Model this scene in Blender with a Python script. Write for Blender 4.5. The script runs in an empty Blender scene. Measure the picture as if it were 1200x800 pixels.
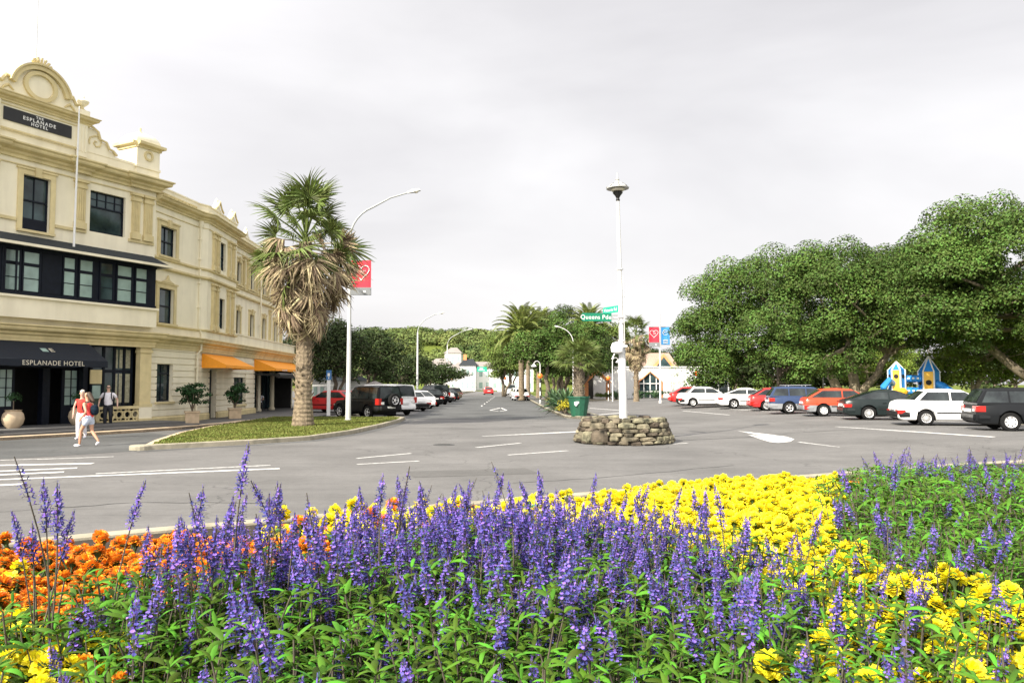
import bpy, math, random
import numpy as np
from mathutils import Vector, Matrix, Euler

R = math.radians
rnd = random.Random(11)
rng = np.random.default_rng(5)
scene = bpy.context.scene
col = scene.collection

# ------------------------------------------------------------------ camera
CAM_Z = 1.9
PITCH = math.atan(50 / 900)
cd = bpy.data.cameras.new('camera'); cam = bpy.data.objects.new('camera', cd); col.objects.link(cam)
cam.location = (0, 0, CAM_Z); cam.rotation_euler = (R(90) + PITCH, 0, 0)
cd.sensor_width = 36; cd.sensor_fit = 'HORIZONTAL'; cd.lens = 27; cd.clip_end = 5000; cd.clip_start = .05
scene.camera = cam
CP, SP = math.cos(PITCH), math.sin(PITCH)
def ray(px, py):
    dx = (px - 600) / 900; dy = (400 - py) / 900
    return dx, CP - SP * dy, SP + CP * dy
def G(px, py, z=0.0):
    r = ray(px, py); t = (z - CAM_Z) / r[2]
    return (r[0] * t, r[1] * t)
def at(px, py, Y):
    r = ray(px, py); t = Y / r[1]
    return Vector((r[0] * t, Y, CAM_Z + r[2] * t))

# ------------------------------------------------------------------ materials
def mat(name, c, rough=.6, var=.12, scale=6., bump=0., bscale=40., metal=0., spec=.5, c2=None, coord='Object', island=0., trans=0., coat=0., grime=0.):
    m = bpy.data.materials.new(name); m.use_nodes = True
    nt = m.node_tree; N = nt.nodes; L = nt.links
    b = N['Principled BSDF']
    b.inputs['Roughness'].default_value = rough; b.inputs['Metallic'].default_value = metal
    b.inputs['Specular IOR Level'].default_value = spec
    if coat: b.inputs['Coat Weight'].default_value = coat; b.inputs['Coat Roughness'].default_value = .05
    tc = N.new('ShaderNodeTexCoord')
    n = N.new('ShaderNodeTexNoise'); n.inputs['Scale'].default_value = scale; n.inputs['Detail'].default_value = 4
    L.new(tc.outputs[coord], n.inputs['Vector'])
    r = N.new('ShaderNodeMapRange'); L.new(n.outputs['Fac'], r.inputs[0])
    r.inputs[1].default_value = .3; r.inputs[2].default_value = .7
    mx = N.new('ShaderNodeMix'); mx.data_type = 'RGBA'
    a = c2 if c2 else [max(0, v * (1 - var)) for v in c]
    bb = c if c2 else [min(1, v * (1 + var)) for v in c]
    mx.inputs[6].default_value = (*a, 1); mx.inputs[7].default_value = (*bb, 1)
    L.new(r.outputs[0], mx.inputs[0])
    out = mx.outputs[2]
    if island:
        g = N.new('ShaderNodeNewGeometry'); hs = N.new('ShaderNodeHueSaturation')
        mr = N.new('ShaderNodeMapRange'); mr.inputs[3].default_value = 1 - island; mr.inputs[4].default_value = 1 + island
        L.new(g.outputs['Random Per Island'], mr.inputs[0]); L.new(mr.outputs[0], hs.inputs['Value'])
        mh = N.new('ShaderNodeMapRange'); mh.inputs[3].default_value = .5 - island * .05; mh.inputs[4].default_value = .5 + island * .05
        L.new(g.outputs['Random Per Island'], mh.inputs[0]); L.new(mh.outputs[0], hs.inputs['Hue'])
        L.new(out, hs.inputs['Color']); out = hs.outputs[0]
    if grime:
        n3 = N.new('ShaderNodeTexNoise'); n3.inputs['Scale'].default_value = 1.; n3.inputs['Detail'].default_value = 6
        mp = N.new('ShaderNodeMapping'); mp.inputs['Scale'].default_value = (1.6, 1.6, .25)
        L.new(tc.outputs[coord], mp.inputs[0]); L.new(mp.outputs[0], n3.inputs['Vector'])
        r3 = N.new('ShaderNodeMapRange'); L.new(n3.outputs['Fac'], r3.inputs[0]); r3.inputs[1].default_value = .45; r3.inputs[2].default_value = .75
        r3.inputs[3].default_value = 0; r3.inputs[4].default_value = grime
        m3 = N.new('ShaderNodeMix'); m3.data_type = 'RGBA'; L.new(r3.outputs[0], m3.inputs[0]); L.new(out, m3.inputs[6])
        m3.inputs[7].default_value = (c[0] * .5, c[1] * .47, c[2] * .42, 1); out = m3.outputs[2]
    L.new(out, b.inputs['Base Color'])
    if bump:
        n2 = N.new('ShaderNodeTexNoise'); n2.inputs['Scale'].default_value = bscale; n2.inputs['Detail'].default_value = 5
        L.new(tc.outputs[coord], n2.inputs['Vector'])
        bp = N.new('ShaderNodeBump'); bp.inputs['Strength'].default_value = bump; bp.inputs['Distance'].default_value = .02
        L.new(n2.outputs['Fac'], bp.inputs['Height']); L.new(bp.outputs[0], b.inputs['Normal'])
    if trans:
        t = N.new('ShaderNodeBsdfTranslucent'); L.new(out, t.inputs['Color'])
        ms = N.new('ShaderNodeMixShader'); ms.inputs[0].default_value = trans
        L.new(b.outputs[0], ms.inputs[1]); L.new(t.outputs[0], ms.inputs[2]); L.new(ms.outputs[0], N['Material Output'].inputs['Surface'])
    return m

def asphalt(name, base, blotch, tint=(1, .97, .92)):
    m = bpy.data.materials.new(name); m.use_nodes = True; nt = m.node_tree; N = nt.nodes; L = nt.links; b = N['Principled BSDF']
    b.inputs['Roughness'].default_value = .85; b.inputs['Specular IOR Level'].default_value = .3
    tc = N.new('ShaderNodeTexCoord')
    def noise(s, d, rough=.5, sc=None):
        n = N.new('ShaderNodeTexNoise'); n.inputs['Scale'].default_value = s; n.inputs['Detail'].default_value = d; n.inputs['Roughness'].default_value = rough
        if sc:
            mp = N.new('ShaderNodeMapping'); mp.inputs['Scale'].default_value = sc; mp.inputs['Rotation'].default_value = (0, 0, R(-25))
            L.new(tc.outputs['Object'], mp.inputs[0]); L.new(mp.outputs[0], n.inputs['Vector'])
        else: L.new(tc.outputs['Object'], n.inputs['Vector'])
        return n
    def mrange(src, a, c, d, e):
        r = N.new('ShaderNodeMapRange'); L.new(src, r.inputs[0])
        for i, v in enumerate((a, c, d, e)): r.inputs[i + 1].default_value = v
        return r.outputs[0]
    def mul(a, c):
        x = N.new('ShaderNodeMath'); x.operation = 'MULTIPLY'; L.new(a, x.inputs[0]); L.new(c, x.inputs[1]); return x.outputs[0]
    big = mrange(noise(.35, 5, .6).outputs['Fac'], .3, .7, 1 - blotch, 1 + blotch)
    streak = mrange(noise(.5, 5, .6, (.25, 2.2, 1)).outputs['Fac'], .35, .7, .93, 1.06)
    grain = mrange(noise(90, 2, .8).outputs['Fac'], .3, .7, .72, 1.28)
    mid = mrange(noise(6, 6, .7).outputs['Fac'], .3, .7, .9, 1.1)
    f = mul(mul(big, streak), mul(grain, mid))
    vo = N.new('ShaderNodeTexVoronoi'); vo.feature = 'DISTANCE_TO_EDGE'; vo.inputs['Scale'].default_value = .16
    wn = noise(1.2, 4); va = N.new('ShaderNodeVectorMath'); va.operation = 'MULTIPLY_ADD'; va.inputs[1].default_value = (.9, .9, .9)
    L.new(wn.outputs['Color'], va.inputs[0]); L.new(tc.outputs['Object'], va.inputs[2]); L.new(va.outputs[0], vo.inputs['Vector'])
    crack = mrange(vo.outputs['Distance'], .0, .004, .62, 1.)
    f = mul(f, crack)
    stn = mrange(noise(.9, 7, .75).outputs['Fac'], .60, .72, 1., .8); trk = mrange(noise(1.6, 3, .5, (.1, 3.2, 1)).outputs['Fac'], .55, .75, 1., .87)
    f = mul(f, mul(stn, trk))
    c = N.new('ShaderNodeVectorMath'); c.operation = 'SCALE'; c.inputs[0].default_value = [base * t for t in tint]; L.new(f, c.inputs['Scale'])
    L.new(c.outputs[0], b.inputs['Base Color'])
    bp = N.new('ShaderNodeBump'); bp.inputs['Strength'].default_value = .5; bp.inputs['Distance'].default_value = .004
    L.new(noise(120, 2, .8).outputs['Fac'], bp.inputs['Height']); L.new(bp.outputs[0], b.inputs['Normal'])
    return m

M = {}
M['asphalt'] = asphalt('asphalt', .148, .2, (1, .97, .93))
M['asphalt_dark'] = asphalt('asphalt_dark', .1, .26, (.98, 1, .98))
M['paving'] = asphalt('paving', .13, .12)
M['paint'] = mat('road_paint', (.78, .77, .74), .8, .1, 9, .2, 60, c2=(.36, .35, .33))
M['kerb'] = mat('kerb_concrete', (.42, .38, .29), .9, .15, 3, .3, 30, c2=(.26, .24, .18), spec=.1)
M['tan'] = mat('kerb_tan', (.58, .45, .3), .8, .15, 3, .3, 30)
M['grass'] = mat('grass', (.15, .18, .035), .95, .3, 1.3, .5, 60, c2=(.085, .12, .022), spec=.1)
M['blade'] = mat('grass_blade', (.2, .2, .06), .9, .3, .7, island=.5, trans=.2, spec=.1, c2=(.11, .14, .03))
M['soil'] = mat('soil', (.03, .021, .013), .95, .3, 20, .8, 60)
M['cream'] = mat('cream_plaster', (.87, .805, .615), .9, .03, 2, .12, 30, grime=.3, spec=.1)
M['creamd'] = mat('cream_recess', (.66, .59, .42), .8, .05, 2, .1, 50, grime=.15)
M['yellow'] = mat('ochre_trim', (.68, .575, .32), .8, .08, 3, .05, 40, grime=.4, spec=.1)
M['timber'] = mat('dark_timber', (.007, .01, .018), .5, .2, 5, spec=.2)
M['glass'] = mat('window_glass', (.06, .1, .105), .06, .5, .9, spec=.6, c2=(.008, .013, .015))
M['blind'] = mat('pale_blind', (.3, .42, .38), .25, .25, 1.5, spec=.8)
M['curtain'] = mat('curtain', (.35, .34, .24), .5, .3, 14)
M['navy'] = mat('navy_canvas', (.007, .011, .019), .9, .15, 30, .2, 80)
M['orange'] = mat('orange_canvas', (.95, .36, .02), .7, .06, 8, .1, 60)
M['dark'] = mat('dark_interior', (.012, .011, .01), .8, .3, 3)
M['darkfloor'] = mat('dark_floor', (.06, .055, .05), .8, .2, 3)
M['white'] = mat('white_paint', (.76, .76, .74), .45, .04, 3, grime=.1)
M['pole'] = mat('white_pole_paint', (.6, .6, .59), .5, .05, 3, grime=.35, spec=.2)
M['galv'] = mat('galvanised_steel', (.3, .31, .3), .5, .12, 4, metal=.3)
M['black'] = mat('black_metal', (.012, .012, .012), .35, .2, 5)
M['grey'] = mat('grey_lamp', (.4, .4, .38), .5, .1, 6)
M['lampglass'] = mat('lamp_glass', (.6, .56, .45), .2, .1, 6)
M['stone'] = mat('field_stone', (.25, .215, .15), .95, .4, 3.5, 1., 25, c2=(.035, .034, .026), island=.6, spec=.1)
M['mortar'] = mat('mortar', (.11, .1, .08), .95, .2, 8, .4, 30)
M['slate'] = mat('roof_slate', (.016, .022, .026), .85, .25, 14, .4, 30)
M['gsign'] = mat('green_sign', (.0, .16, .085), .35, .05, 3)
M['gsign2'] = mat('faded_green_sign', (.02, .36, .24), .35, .05, 3)
M['bark'] = mat('bark', (.2, .16, .11), .9, .35, 5, .9, 14, c2=(.09, .075, .055))
M['barkpale'] = mat('pale_bark', (.36, .3, .2), .9, .35, 5, .9, 14, c2=(.17, .14, .1))
M['palmtrunk'] = mat('palm_trunk', (.28, .22, .145), .95, .35, 8, 1., 22, c2=(.1, .075, .05))
M['dead'] = mat('dead_frond', (.36, .285, .185), .9, .2, 3, island=.6, trans=.2, spec=.1)
M['fan'] = mat('fan_frond', (.12, .16, .035), .6, .25, 3, island=.4, trans=.2)
M['phoenix'] = mat('date_frond', (.19, .23, .05), .6, .25, 1, island=.4, trans=.2)
def leafmat(n, c, isl=.4, tr=.15, rough=.6, spec=.18): return mat(n, c, rough, .42, .28, island=isl, trans=tr, spec=spec)
M['pohut'] = leafmat('broad_tree_leaves', (.07, .115, .022), .6)
M['lime'] = leafmat('light_tree_leaves', (.15, .21, .03), .45)
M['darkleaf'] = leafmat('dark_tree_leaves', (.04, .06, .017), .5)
M['midleaf'] = leafmat('mid_tree_leaves', (.12, .165, .035), .5)
M['hillleaf'] = mat('hill_leaves', (.17, .2, .06), .7, .3, .05, c2=(.045, .075, .022), island=.4, spec=.1)
M['shrubleaf'] = leafmat('shrub_leaves', (.03, .075, .025), .4)
M['agave'] = mat('agave_leaf', (.1, .17, .07), .5, .2, 3, c2=(.05, .11, .05), island=.2)
M['salvialeaf'] = mat('salvia_leaf', (.082, .185, .015), .5, .35, 9, island=.65, trans=.22, spec=.2)
M['salviastem'] = mat('salvia_stem', (.13, .11, .08), .7, .3, 30, c2=(.06, .055, .045), spec=.1)
M['salviablue'] = mat('salvia_blossom', (.125, .1, .4), .6, .25, 30, island=.75, trans=.15, spec=.2)
M['salviacalyx'] = mat('salvia_calyx', (.13, .1, .2), .7, .25, 30, island=.45, trans=.1)
M['marileaf'] = mat('marigold_leaf', (.04, .095, .014), .7, .3, 9, island=.4, trans=.15)
M['mariy'] = mat('yellow_petal', (.9, .78, .02), .6, .1, 20, island=.3, trans=.12)
M['mario'] = mat('orange_petal', (.85, .36, .02), .55, .2, 1.1, island=.3, trans=.1, c2=(.8, .2, .01), coord='Object')
M['tyre'] = mat('tyre_rubber', (.012, .012, .012), .9, .2, 10, spec=.15)
M['rim'] = mat('wheel_alloy', (.6, .6, .6), .35, .1, 5, metal=.35)
M['carglass'] = mat('car_glass', (.035, .045, .045), .04, .4, 2.2, spec=.5, c2=(.006, .008, .009))
M['chrome'] = mat('chrome', (.55, .55, .55), .2, .1, 5, metal=.9)
M['redlamp'] = mat('red_tail_light', (.36, .015, .01), .2, .1, 5)
M['amber'] = mat('amber_indicator', (.85, .3, .02), .2, .1, 5)
M['plastic'] = mat('black_plastic', (.012, .012, .012), .6, .1, 5, spec=.2)
M['plate'] = mat('number_plate', (.7, .7, .68), .5, .1, 5)
for n_, c_ in dict(pred=(.5, .03, .03), pwhite=(.78, .78, .76), pblue=(.03, .05, .11), porange=(.5, .06, .025), pdark=(.012, .018, .018), pblack=(.006, .007, .008), pgrey=(.22, .23, .24), psilver=(.5, .5, .49), ptan=(.3, .24, .16)).items():
    M[n_] = mat('car_paint_' + n_[1:], c_, .3, .04, 3, coat=.06, spec=.22)
M['bred'] = mat('banner_red', (.62, .02, .045), .7, .05, 5)
M['bblue'] = mat('banner_blue', (.03, .22, .5), .7, .05, 5)
M['terra'] = mat('planter_clay', (.55, .42, .27), .8, .15, 5, .2, 30)
M['pot'] = mat('pot_clay', (.46, .36, .24), .8, .15, 5, .2, 30)
M['planter'] = mat('green_planter_paint', (.015, .09, .05), .5, .2, 5)
M['skin'] = mat('skin', (.55, .3, .19), .55, .06, 8)
M['skinpale'] = mat('pale_skin', (.62, .4, .3), .55, .06, 8)
M['hair'] = mat('brown_hair', (.06, .035, .02), .6, .3, 30)
M['hairw'] = mat('grey_hair', (.5, .45, .4), .6, .2, 30)
M['redcloth'] = mat('red_cloth', (.75, .045, .03), .8, .1, 10)
M['pinkcloth'] = mat('coral_cloth', (.8, .07, .06), .8, .1, 10)
M['whitecloth'] = mat('white_cloth', (.78, .76, .8), .8, .06, 10)
M['denim'] = mat('pale_denim', (.55, .62, .75), .8, .15, 14)
M['blackcloth'] = mat('black_cloth', (.012, .013, .018), .8, .2, 10)
M['bagcloth'] = mat('navy_bag_cloth', (.009, .018, .03), .8, .5, 16, spec=.1)
M['brick'] = mat('orange_brick', (.6, .25, .1), .8, .15, 8)
M['paleroof'] = mat('pale_roof', (.27, .24, .22), .8, .1, 1)
M['iron'] = mat('cast_iron', (.05, .05, .048), .7, .2, 20)
M['tar'] = mat('tar_seal', (.045, .045, .044), .6, .2, 3)
M['terracotta'] = mat('roof_terracotta', (.42, .3, .24), .8, .15, 8)
M['pgblue'] = mat('play_blue', (.03, .25, .7), .4, .05, 4)
M['pgyellow'] = mat('play_yellow', (.8, .45, .04), .4, .05, 4)
M['signblue'] = mat('sign_blue', (.02, .13, .35), .4, .05, 4)
M['beacon'] = mat('beacon_orange', (.95, .2, .02), .35, .05, 4)
M['wicker'] = mat('cafe_furniture', (.03, .028, .025), .6, .2, 10)

# ------------------------------------------------------------------ mesh builder
class MB:
    def __init__(s): s.v = []; s.f = []; s.m = []; s.M = Matrix.Identity(4); s.mi = 0
    def add(s, vs, fs, mi=None):
        o = len(s.v); s.v += [tuple(s.M @ Vector(p)) for p in vs]
        s.f += [tuple(i + o for i in f) for f in fs]; s.m += [s.mi if mi is None else mi] * len(fs); return s
    def box(s, x0, x1, y0, y1, z0, z1, mi=None):
        if x0 > x1: x0, x1 = x1, x0
        if y0 > y1: y0, y1 = y1, y0
        return s.add([(x0, y0, z0), (x1, y0, z0), (x1, y1, z0), (x0, y1, z0), (x0, y0, z1), (x1, y0, z1), (x1, y1, z1), (x0, y1, z1)],
              [(0, 3, 2, 1), (4, 5, 6, 7), (0, 1, 5, 4), (1, 2, 6, 5), (2, 3, 7, 6), (3, 0, 4, 7)], mi)
    def fb(s, u0, u1, d0, d1, z0, z1, mi=None): return s.box(u0, u1, -d1, -d0, z0, z1, mi)
    def quad(s, a, b, c, d, mi=None): return s.add([a, b, c, d], [(0, 1, 2, 3)], mi)
    def tube(s, pts, rad, n=8, cap=True, mi=None, flat=1.):
        pts = [Vector(p) for p in pts]; k = len(pts)
        if not hasattr(rad, '__len__'): rad = [rad] * k
        vs = []; up = None
        for i, p in enumerate(pts):
            t = (pts[min(i + 1, k - 1)] - pts[max(i - 1, 0)]).normalized()
            if up is None: up = Vector((1, 0, 0)) if abs(t.x) < .9 else Vector((0, 1, 0))
            a = (up - t * up.dot(t)).normalized(); up = a; b = t.cross(a)
            for j in range(n):
                w = 2 * math.pi * j / n; vs.append(p + (a * math.cos(w) + b * math.sin(w) * flat) * rad[i])
        fs = [(i * n + j, i * n + (j + 1) % n, (i + 1) * n + (j + 1) % n, (i + 1) * n + j) for i in range(k - 1) for j in range(n)]
        if cap: fs += [tuple(range(n))[::-1], tuple((k - 1) * n + j for j in range(n))]
        return s.add(vs, fs, mi)
    def lathe(s, prof, n=16, c=(0, 0, 0), mi=None, sx=1., sy=1.):
        vs = [(c[0] + r * math.cos(2 * math.pi * j / n) * sx, c[1] + r * math.sin(2 * math.pi * j / n) * sy, c[2] + z) for r, z in prof for j in range(n)]
        k = len(prof); fs = [(i * n + j, i * n + (j + 1) % n, (i + 1) * n + (j + 1) % n, (i + 1) * n + j) for i in range(k - 1) for j in range(n)]
        fs += [tuple(range(n))[::-1], tuple((k - 1) * n + j for j in range(n))]
        return s.add(vs, fs, mi)
    def prism(s, poly, y0, y1, mi=None):     # poly in x,z, extruded along y
        n = len(poly); vs = [(x, y0, z) for x, z in poly] + [(x, y1, z) for x, z in poly]
        fs = [tuple(range(n)), tuple(range(2 * n - 1, n - 1, -1))] + [(i, (i + 1) % n + n - n + 0, (i + 1) % n + n, i + n)[::-1] for i in range(n)]
        return s.add(vs, fs, mi)
    def slab(s, poly, z0, z1, mi=None):      # poly in x,y
        n = len(poly); vs = [(x, y, z0) for x, y in poly] + [(x, y, z1) for x, y in poly]
        fs = [tuple(range(n))[::-1], tuple(range(n, 2 * n))] + [(i, (i + 1) % n, (i + 1) % n + n, i + n) for i in range(n)]
        return s.add(vs, fs, mi)
    def sweep(s, path, prof, mi=None, close=True):   # path (x,y) with the outside on the right hand; prof (d,z)
        k = len(path); P = [Vector(p) for p in path]; ms = []
        for i in range(k):
            ns = []
            if i > 0: t = (P[i] - P[i - 1]).normalized(); ns.append(Vector((t.y, -t.x)))
            if i < k - 1: t = (P[i + 1] - P[i]).normalized(); ns.append(Vector((t.y, -t.x)))
            m = sum(ns, Vector((0, 0))).normalized(); ms.append(m / max(.3, m.dot(ns[0])))
        q = len(prof); vs = [(P[i].x + ms[i].x * d, P[i].y + ms[i].y * d, z) for i in range(k) for d, z in prof]
        fs = [(i * q + j, (i + 1) * q + j, (i + 1) * q + (j + 1) % q, i * q + (j + 1) % q)[::-1] for i in range(k - 1) for j in range(q if close else q - 1)]
        if close: fs += [tuple(range(q)), tuple((k - 1) * q + j for j in range(q))[::-1]]
        return s.add(vs, fs, mi)
    def build(s, name, mats, parent=None, smooth=False, ang=35):
        me = bpy.data.meshes.new(name); me.from_pydata(s.v, [], s.f)
        if not isinstance(mats, (list, tuple)): mats = [mats]
        for m in mats: me.materials.append(m)
        me.polygons.foreach_set('material_index', s.m)
        if smooth:
            me.polygons.foreach_set('use_smooth', [True] * len(s.f)); me.update()
            if ang < 180: me.set_sharp_from_angle(angle=R(ang))
        me.update()
        return link(name, me, parent)
def link(name, me, parent=None):
    o = bpy.data.objects.new(name, me); col.objects.link(o)
    if parent: o.parent = parent
    return o
def tag(o, label=None, cat=None, group=None, kind=None):
    if label: o['label'] = label
    if cat: o['category'] = cat
    if group: o['group'] = group
    if kind: o['kind'] = kind
    return o
def thing(name, label, cat, loc=(0, 0, 0), rz=0, group=None, s=1.):
    o = bpy.data.objects.new(name, None); col.objects.link(o); o.empty_display_size = .2
    o.location = loc; o.rotation_euler = (0, 0, rz); o.scale = (s, s, s)
    return tag(o, label, cat, group)
KIDS = {}
def copy_tree(o, loc=None, rz=None, label=None, group=None, s=None, parent=None):
    def rec(a, par):
        c = a.copy(); col.objects.link(c); c.parent = par
        for ch in CH(a): rec(ch, c)
        return c
    c = rec(o, parent)
    if loc is not None: c.location = loc
    if rz is not None: c.rotation_euler = (0, 0, rz)
    if s is not None: c.scale = (s, s, s) if not hasattr(s, '__len__') else s
    if label: c['label'] = label
    if group: c['group'] = group
    return c
def CH(a):
    if a.name not in KIDS: KIDS[a.name] = list(a.children)
    return KIDS[a.name]
def part(name, me, parent, loc=(0, 0, 0), rot=(0, 0, 0), s=1.):
    o = link(name, me, parent); o.location = loc; o.rotation_euler = rot; o.scale = (s, s, s) if not hasattr(s, '__len__') else s
    return o
def text(name, body, size, mtx, m, parent, extrude=.004, space=1., bold=0.):
    cu = bpy.data.curves.new('t', 'FONT'); cu.body = body; cu.size = size; cu.align_x = 'CENTER'; cu.align_y = 'CENTER'; cu.extrude = extrude; cu.space_character = space; cu.offset = bold
    o = bpy.data.objects.new('t', cu); col.objects.link(o)
    bpy.context.view_layer.update()
    me = bpy.data.meshes.new_from_object(o.evaluated_get(bpy.context.evaluated_depsgraph_get()))
    bpy.data.objects.remove(o); me.transform(mtx); me.materials.clear(); me.materials.append(m)
    for p in me.polygons: p.material_index = 0
    return link(name, me, parent)
def facing(loc, right, up):      # matrix whose x is 'right', y is 'up'
    r = Vector(right).normalized(); u = Vector(up).normalized(); n = r.cross(u)
    m = Matrix(((r.x, u.x, n.x, loc[0]), (r.y, u.y, n.y, loc[1]), (r.z, u.z, n.z, loc[2]), (0, 0, 0, 1)))
    return m
def npmesh(name, V, F, mats, mi=None):
    me = bpy.data.meshes.new(name); V = np.asarray(V, dtype=np.float32); F = np.asarray(F, dtype=np.int32); k = F.shape[1]
    me.vertices.add(len(V)); me.vertices.foreach_set('co', V.ravel())
    me.loops.add(F.size); me.loops.foreach_set('vertex_index', F.ravel())
    me.polygons.add(len(F)); me.polygons.foreach_set('loop_start', np.arange(len(F), dtype=np.int32) * k)
    for m in (mats if isinstance(mats, (list, tuple)) else [mats]): me.materials.append(m)
    if mi is not None: me.polygons.foreach_set('material_index', np.asarray(mi, dtype=np.int32))
    me.update(calc_edges=True); me.validate(); return me
def leaf_arrays(P, Nn, size, aspect=1.7, cup=.18):
    n = len(P); Nn = Nn / (np.linalg.norm(Nn, axis=1, keepdims=True) + 1e-9)
    t = rng.normal(size=(n, 3)); t -= Nn * (t * Nn).sum(1, keepdims=True); t /= np.linalg.norm(t, axis=1, keepdims=True) + 1e-9
    b = np.cross(Nn, t); L = np.asarray(size).reshape(-1, 1) * np.ones((n, 1)); W = L / aspect
    V = np.empty((n, 4, 3)); V[:, 0] = P - t * L / 2; V[:, 1] = P + b * W / 2 - Nn * L * cup; V[:, 2] = P + t * L / 2 - Nn * L * cup * .5; V[:, 3] = P - b * W / 2 - Nn * L * cup
    F = np.arange(n * 4).reshape(n, 4)
    return V.reshape(-1, 3), F
def sph(n):
    v = rng.normal(size=(n, 3)); return v / np.linalg.norm(v, axis=1, keepdims=True)
def clump_leaves(clumps, per, size, jit=.35, up=.35, top=True):
    Ps = []; Ns = []; Ss = []
    for (x, y, z, r, rz_) in clumps:
        n = max(6, int(per * r * r)); d = sph(n)
        if top: k_ = d[:, 2] < -.25; d[k_, 2] *= -rng.random(k_.sum())
        rad = r * (1 - rng.random(n) ** 2 * jit)
        Ps.append(np.array([x, y, z]) + d * rad[:, None] * np.array([1, 1, rz_])); q = d + rng.normal(size=(n, 3)) * .36; q[:, 2] += up; Ns.append(q)
        Ss.append(size * (.65 + .7 * rng.random(n)))
    return leaf_arrays(np.vstack(Ps), np.vstack(Ns), np.concatenate(Ss))
# ------------------------------------------------------------------ light and sky
SUN = Vector((-.64 * .82, -.77 * .82, .574)).normalized()
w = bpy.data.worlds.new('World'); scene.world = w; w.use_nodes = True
nt = w.node_tree; N = nt.nodes; L = nt.links; N.clear()
out = N.new('ShaderNodeOutputWorld'); bg1 = N.new('ShaderNodeBackground'); bg2 = N.new('ShaderNodeBackground'); mixs = N.new('ShaderNodeMixShader')
sky = N.new('ShaderNodeTexSky'); sky.sky_type = 'NISHITA'; sky.sun_disc = False
sky.sun_elevation = math.asin(SUN.z); sky.sun_rotation = math.atan2(SUN.x, SUN.y); sky.air_density = 1.5; sky.dust_density = 3
L.new(sky.outputs[0], bg1.inputs[0]); bg1.inputs[1].default_value = .1
tc = N.new('ShaderNodeTexCoord')
mp = N.new('ShaderNodeMapping'); mp.inputs['Scale'].default_value = (1., 1., 3.2); mp.inputs['Rotation'].default_value = (R(6), R(-9), 0); L.new(tc.outputs['Generated'], mp.inputs[0])
n1 = N.new('ShaderNodeTexNoise'); n1.inputs['Scale'].default_value = 1.5; n1.inputs['Detail'].default_value = 5; n1.inputs['Roughness'].default_value = .5; n1.inputs['Distortion'].default_value = .4
L.new(mp.outputs[0], n1.inputs['Vector'])
r1 = N.new('ShaderNodeMapRange'); r1.inputs[1].default_value = .32; r1.inputs[2].default_value = .7; L.new(n1.outputs['Fac'], r1.inputs[0])
mc = N.new('ShaderNodeMix'); mc.data_type = 'RGBA'; mc.inputs[6].default_value = (.71, .69, .71, 1); mc.inputs[7].default_value = (.97, .95, .96, 1); L.new(r1.outputs[0], mc.inputs[0])
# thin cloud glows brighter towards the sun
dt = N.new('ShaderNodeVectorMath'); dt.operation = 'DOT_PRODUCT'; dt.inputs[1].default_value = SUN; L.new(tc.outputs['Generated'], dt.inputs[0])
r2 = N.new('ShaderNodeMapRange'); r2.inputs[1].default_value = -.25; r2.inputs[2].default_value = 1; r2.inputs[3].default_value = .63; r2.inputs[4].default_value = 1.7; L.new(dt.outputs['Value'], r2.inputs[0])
# and towards the horizon
sp = N.new('ShaderNodeSeparateXYZ'); L.new(tc.outputs['Generated'], sp.inputs[0])
r3 = N.new('ShaderNodeMapRange'); r3.inputs[1].default_value = 0; r3.inputs[2].default_value = .5; r3.inputs[3].default_value = 1.03; r3.inputs[4].default_value = .97; L.new(sp.outputs[2], r3.inputs[0])
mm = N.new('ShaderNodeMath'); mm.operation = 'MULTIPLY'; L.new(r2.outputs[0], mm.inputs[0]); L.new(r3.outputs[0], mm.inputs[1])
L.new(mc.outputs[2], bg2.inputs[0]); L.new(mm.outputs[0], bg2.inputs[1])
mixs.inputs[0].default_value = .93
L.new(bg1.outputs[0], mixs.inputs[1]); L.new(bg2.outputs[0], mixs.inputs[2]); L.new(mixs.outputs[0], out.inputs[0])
sl = bpy.data.lights.new('sun', 'SUN'); sl.energy = 5.0; sl.angle = R(.6); sl.color = (1, .93, .8)
so = bpy.data.objects.new('sun', sl); col.objects.link(so); so.rotation_euler = SUN.to_track_quat('Z', 'Y').to_euler()
vs = scene.view_settings; vs.view_transform = 'Standard'; vs.look = 'None'; vs.exposure = .78; vs.gamma = 1; vs.use_curve_mapping = False
scene.cycles.max_bounces = 6; scene.cycles.diffuse_bounces = 3; scene.cycles.glossy_bounces = 3; scene.cycles.transparent_max_bounces = 4

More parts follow.
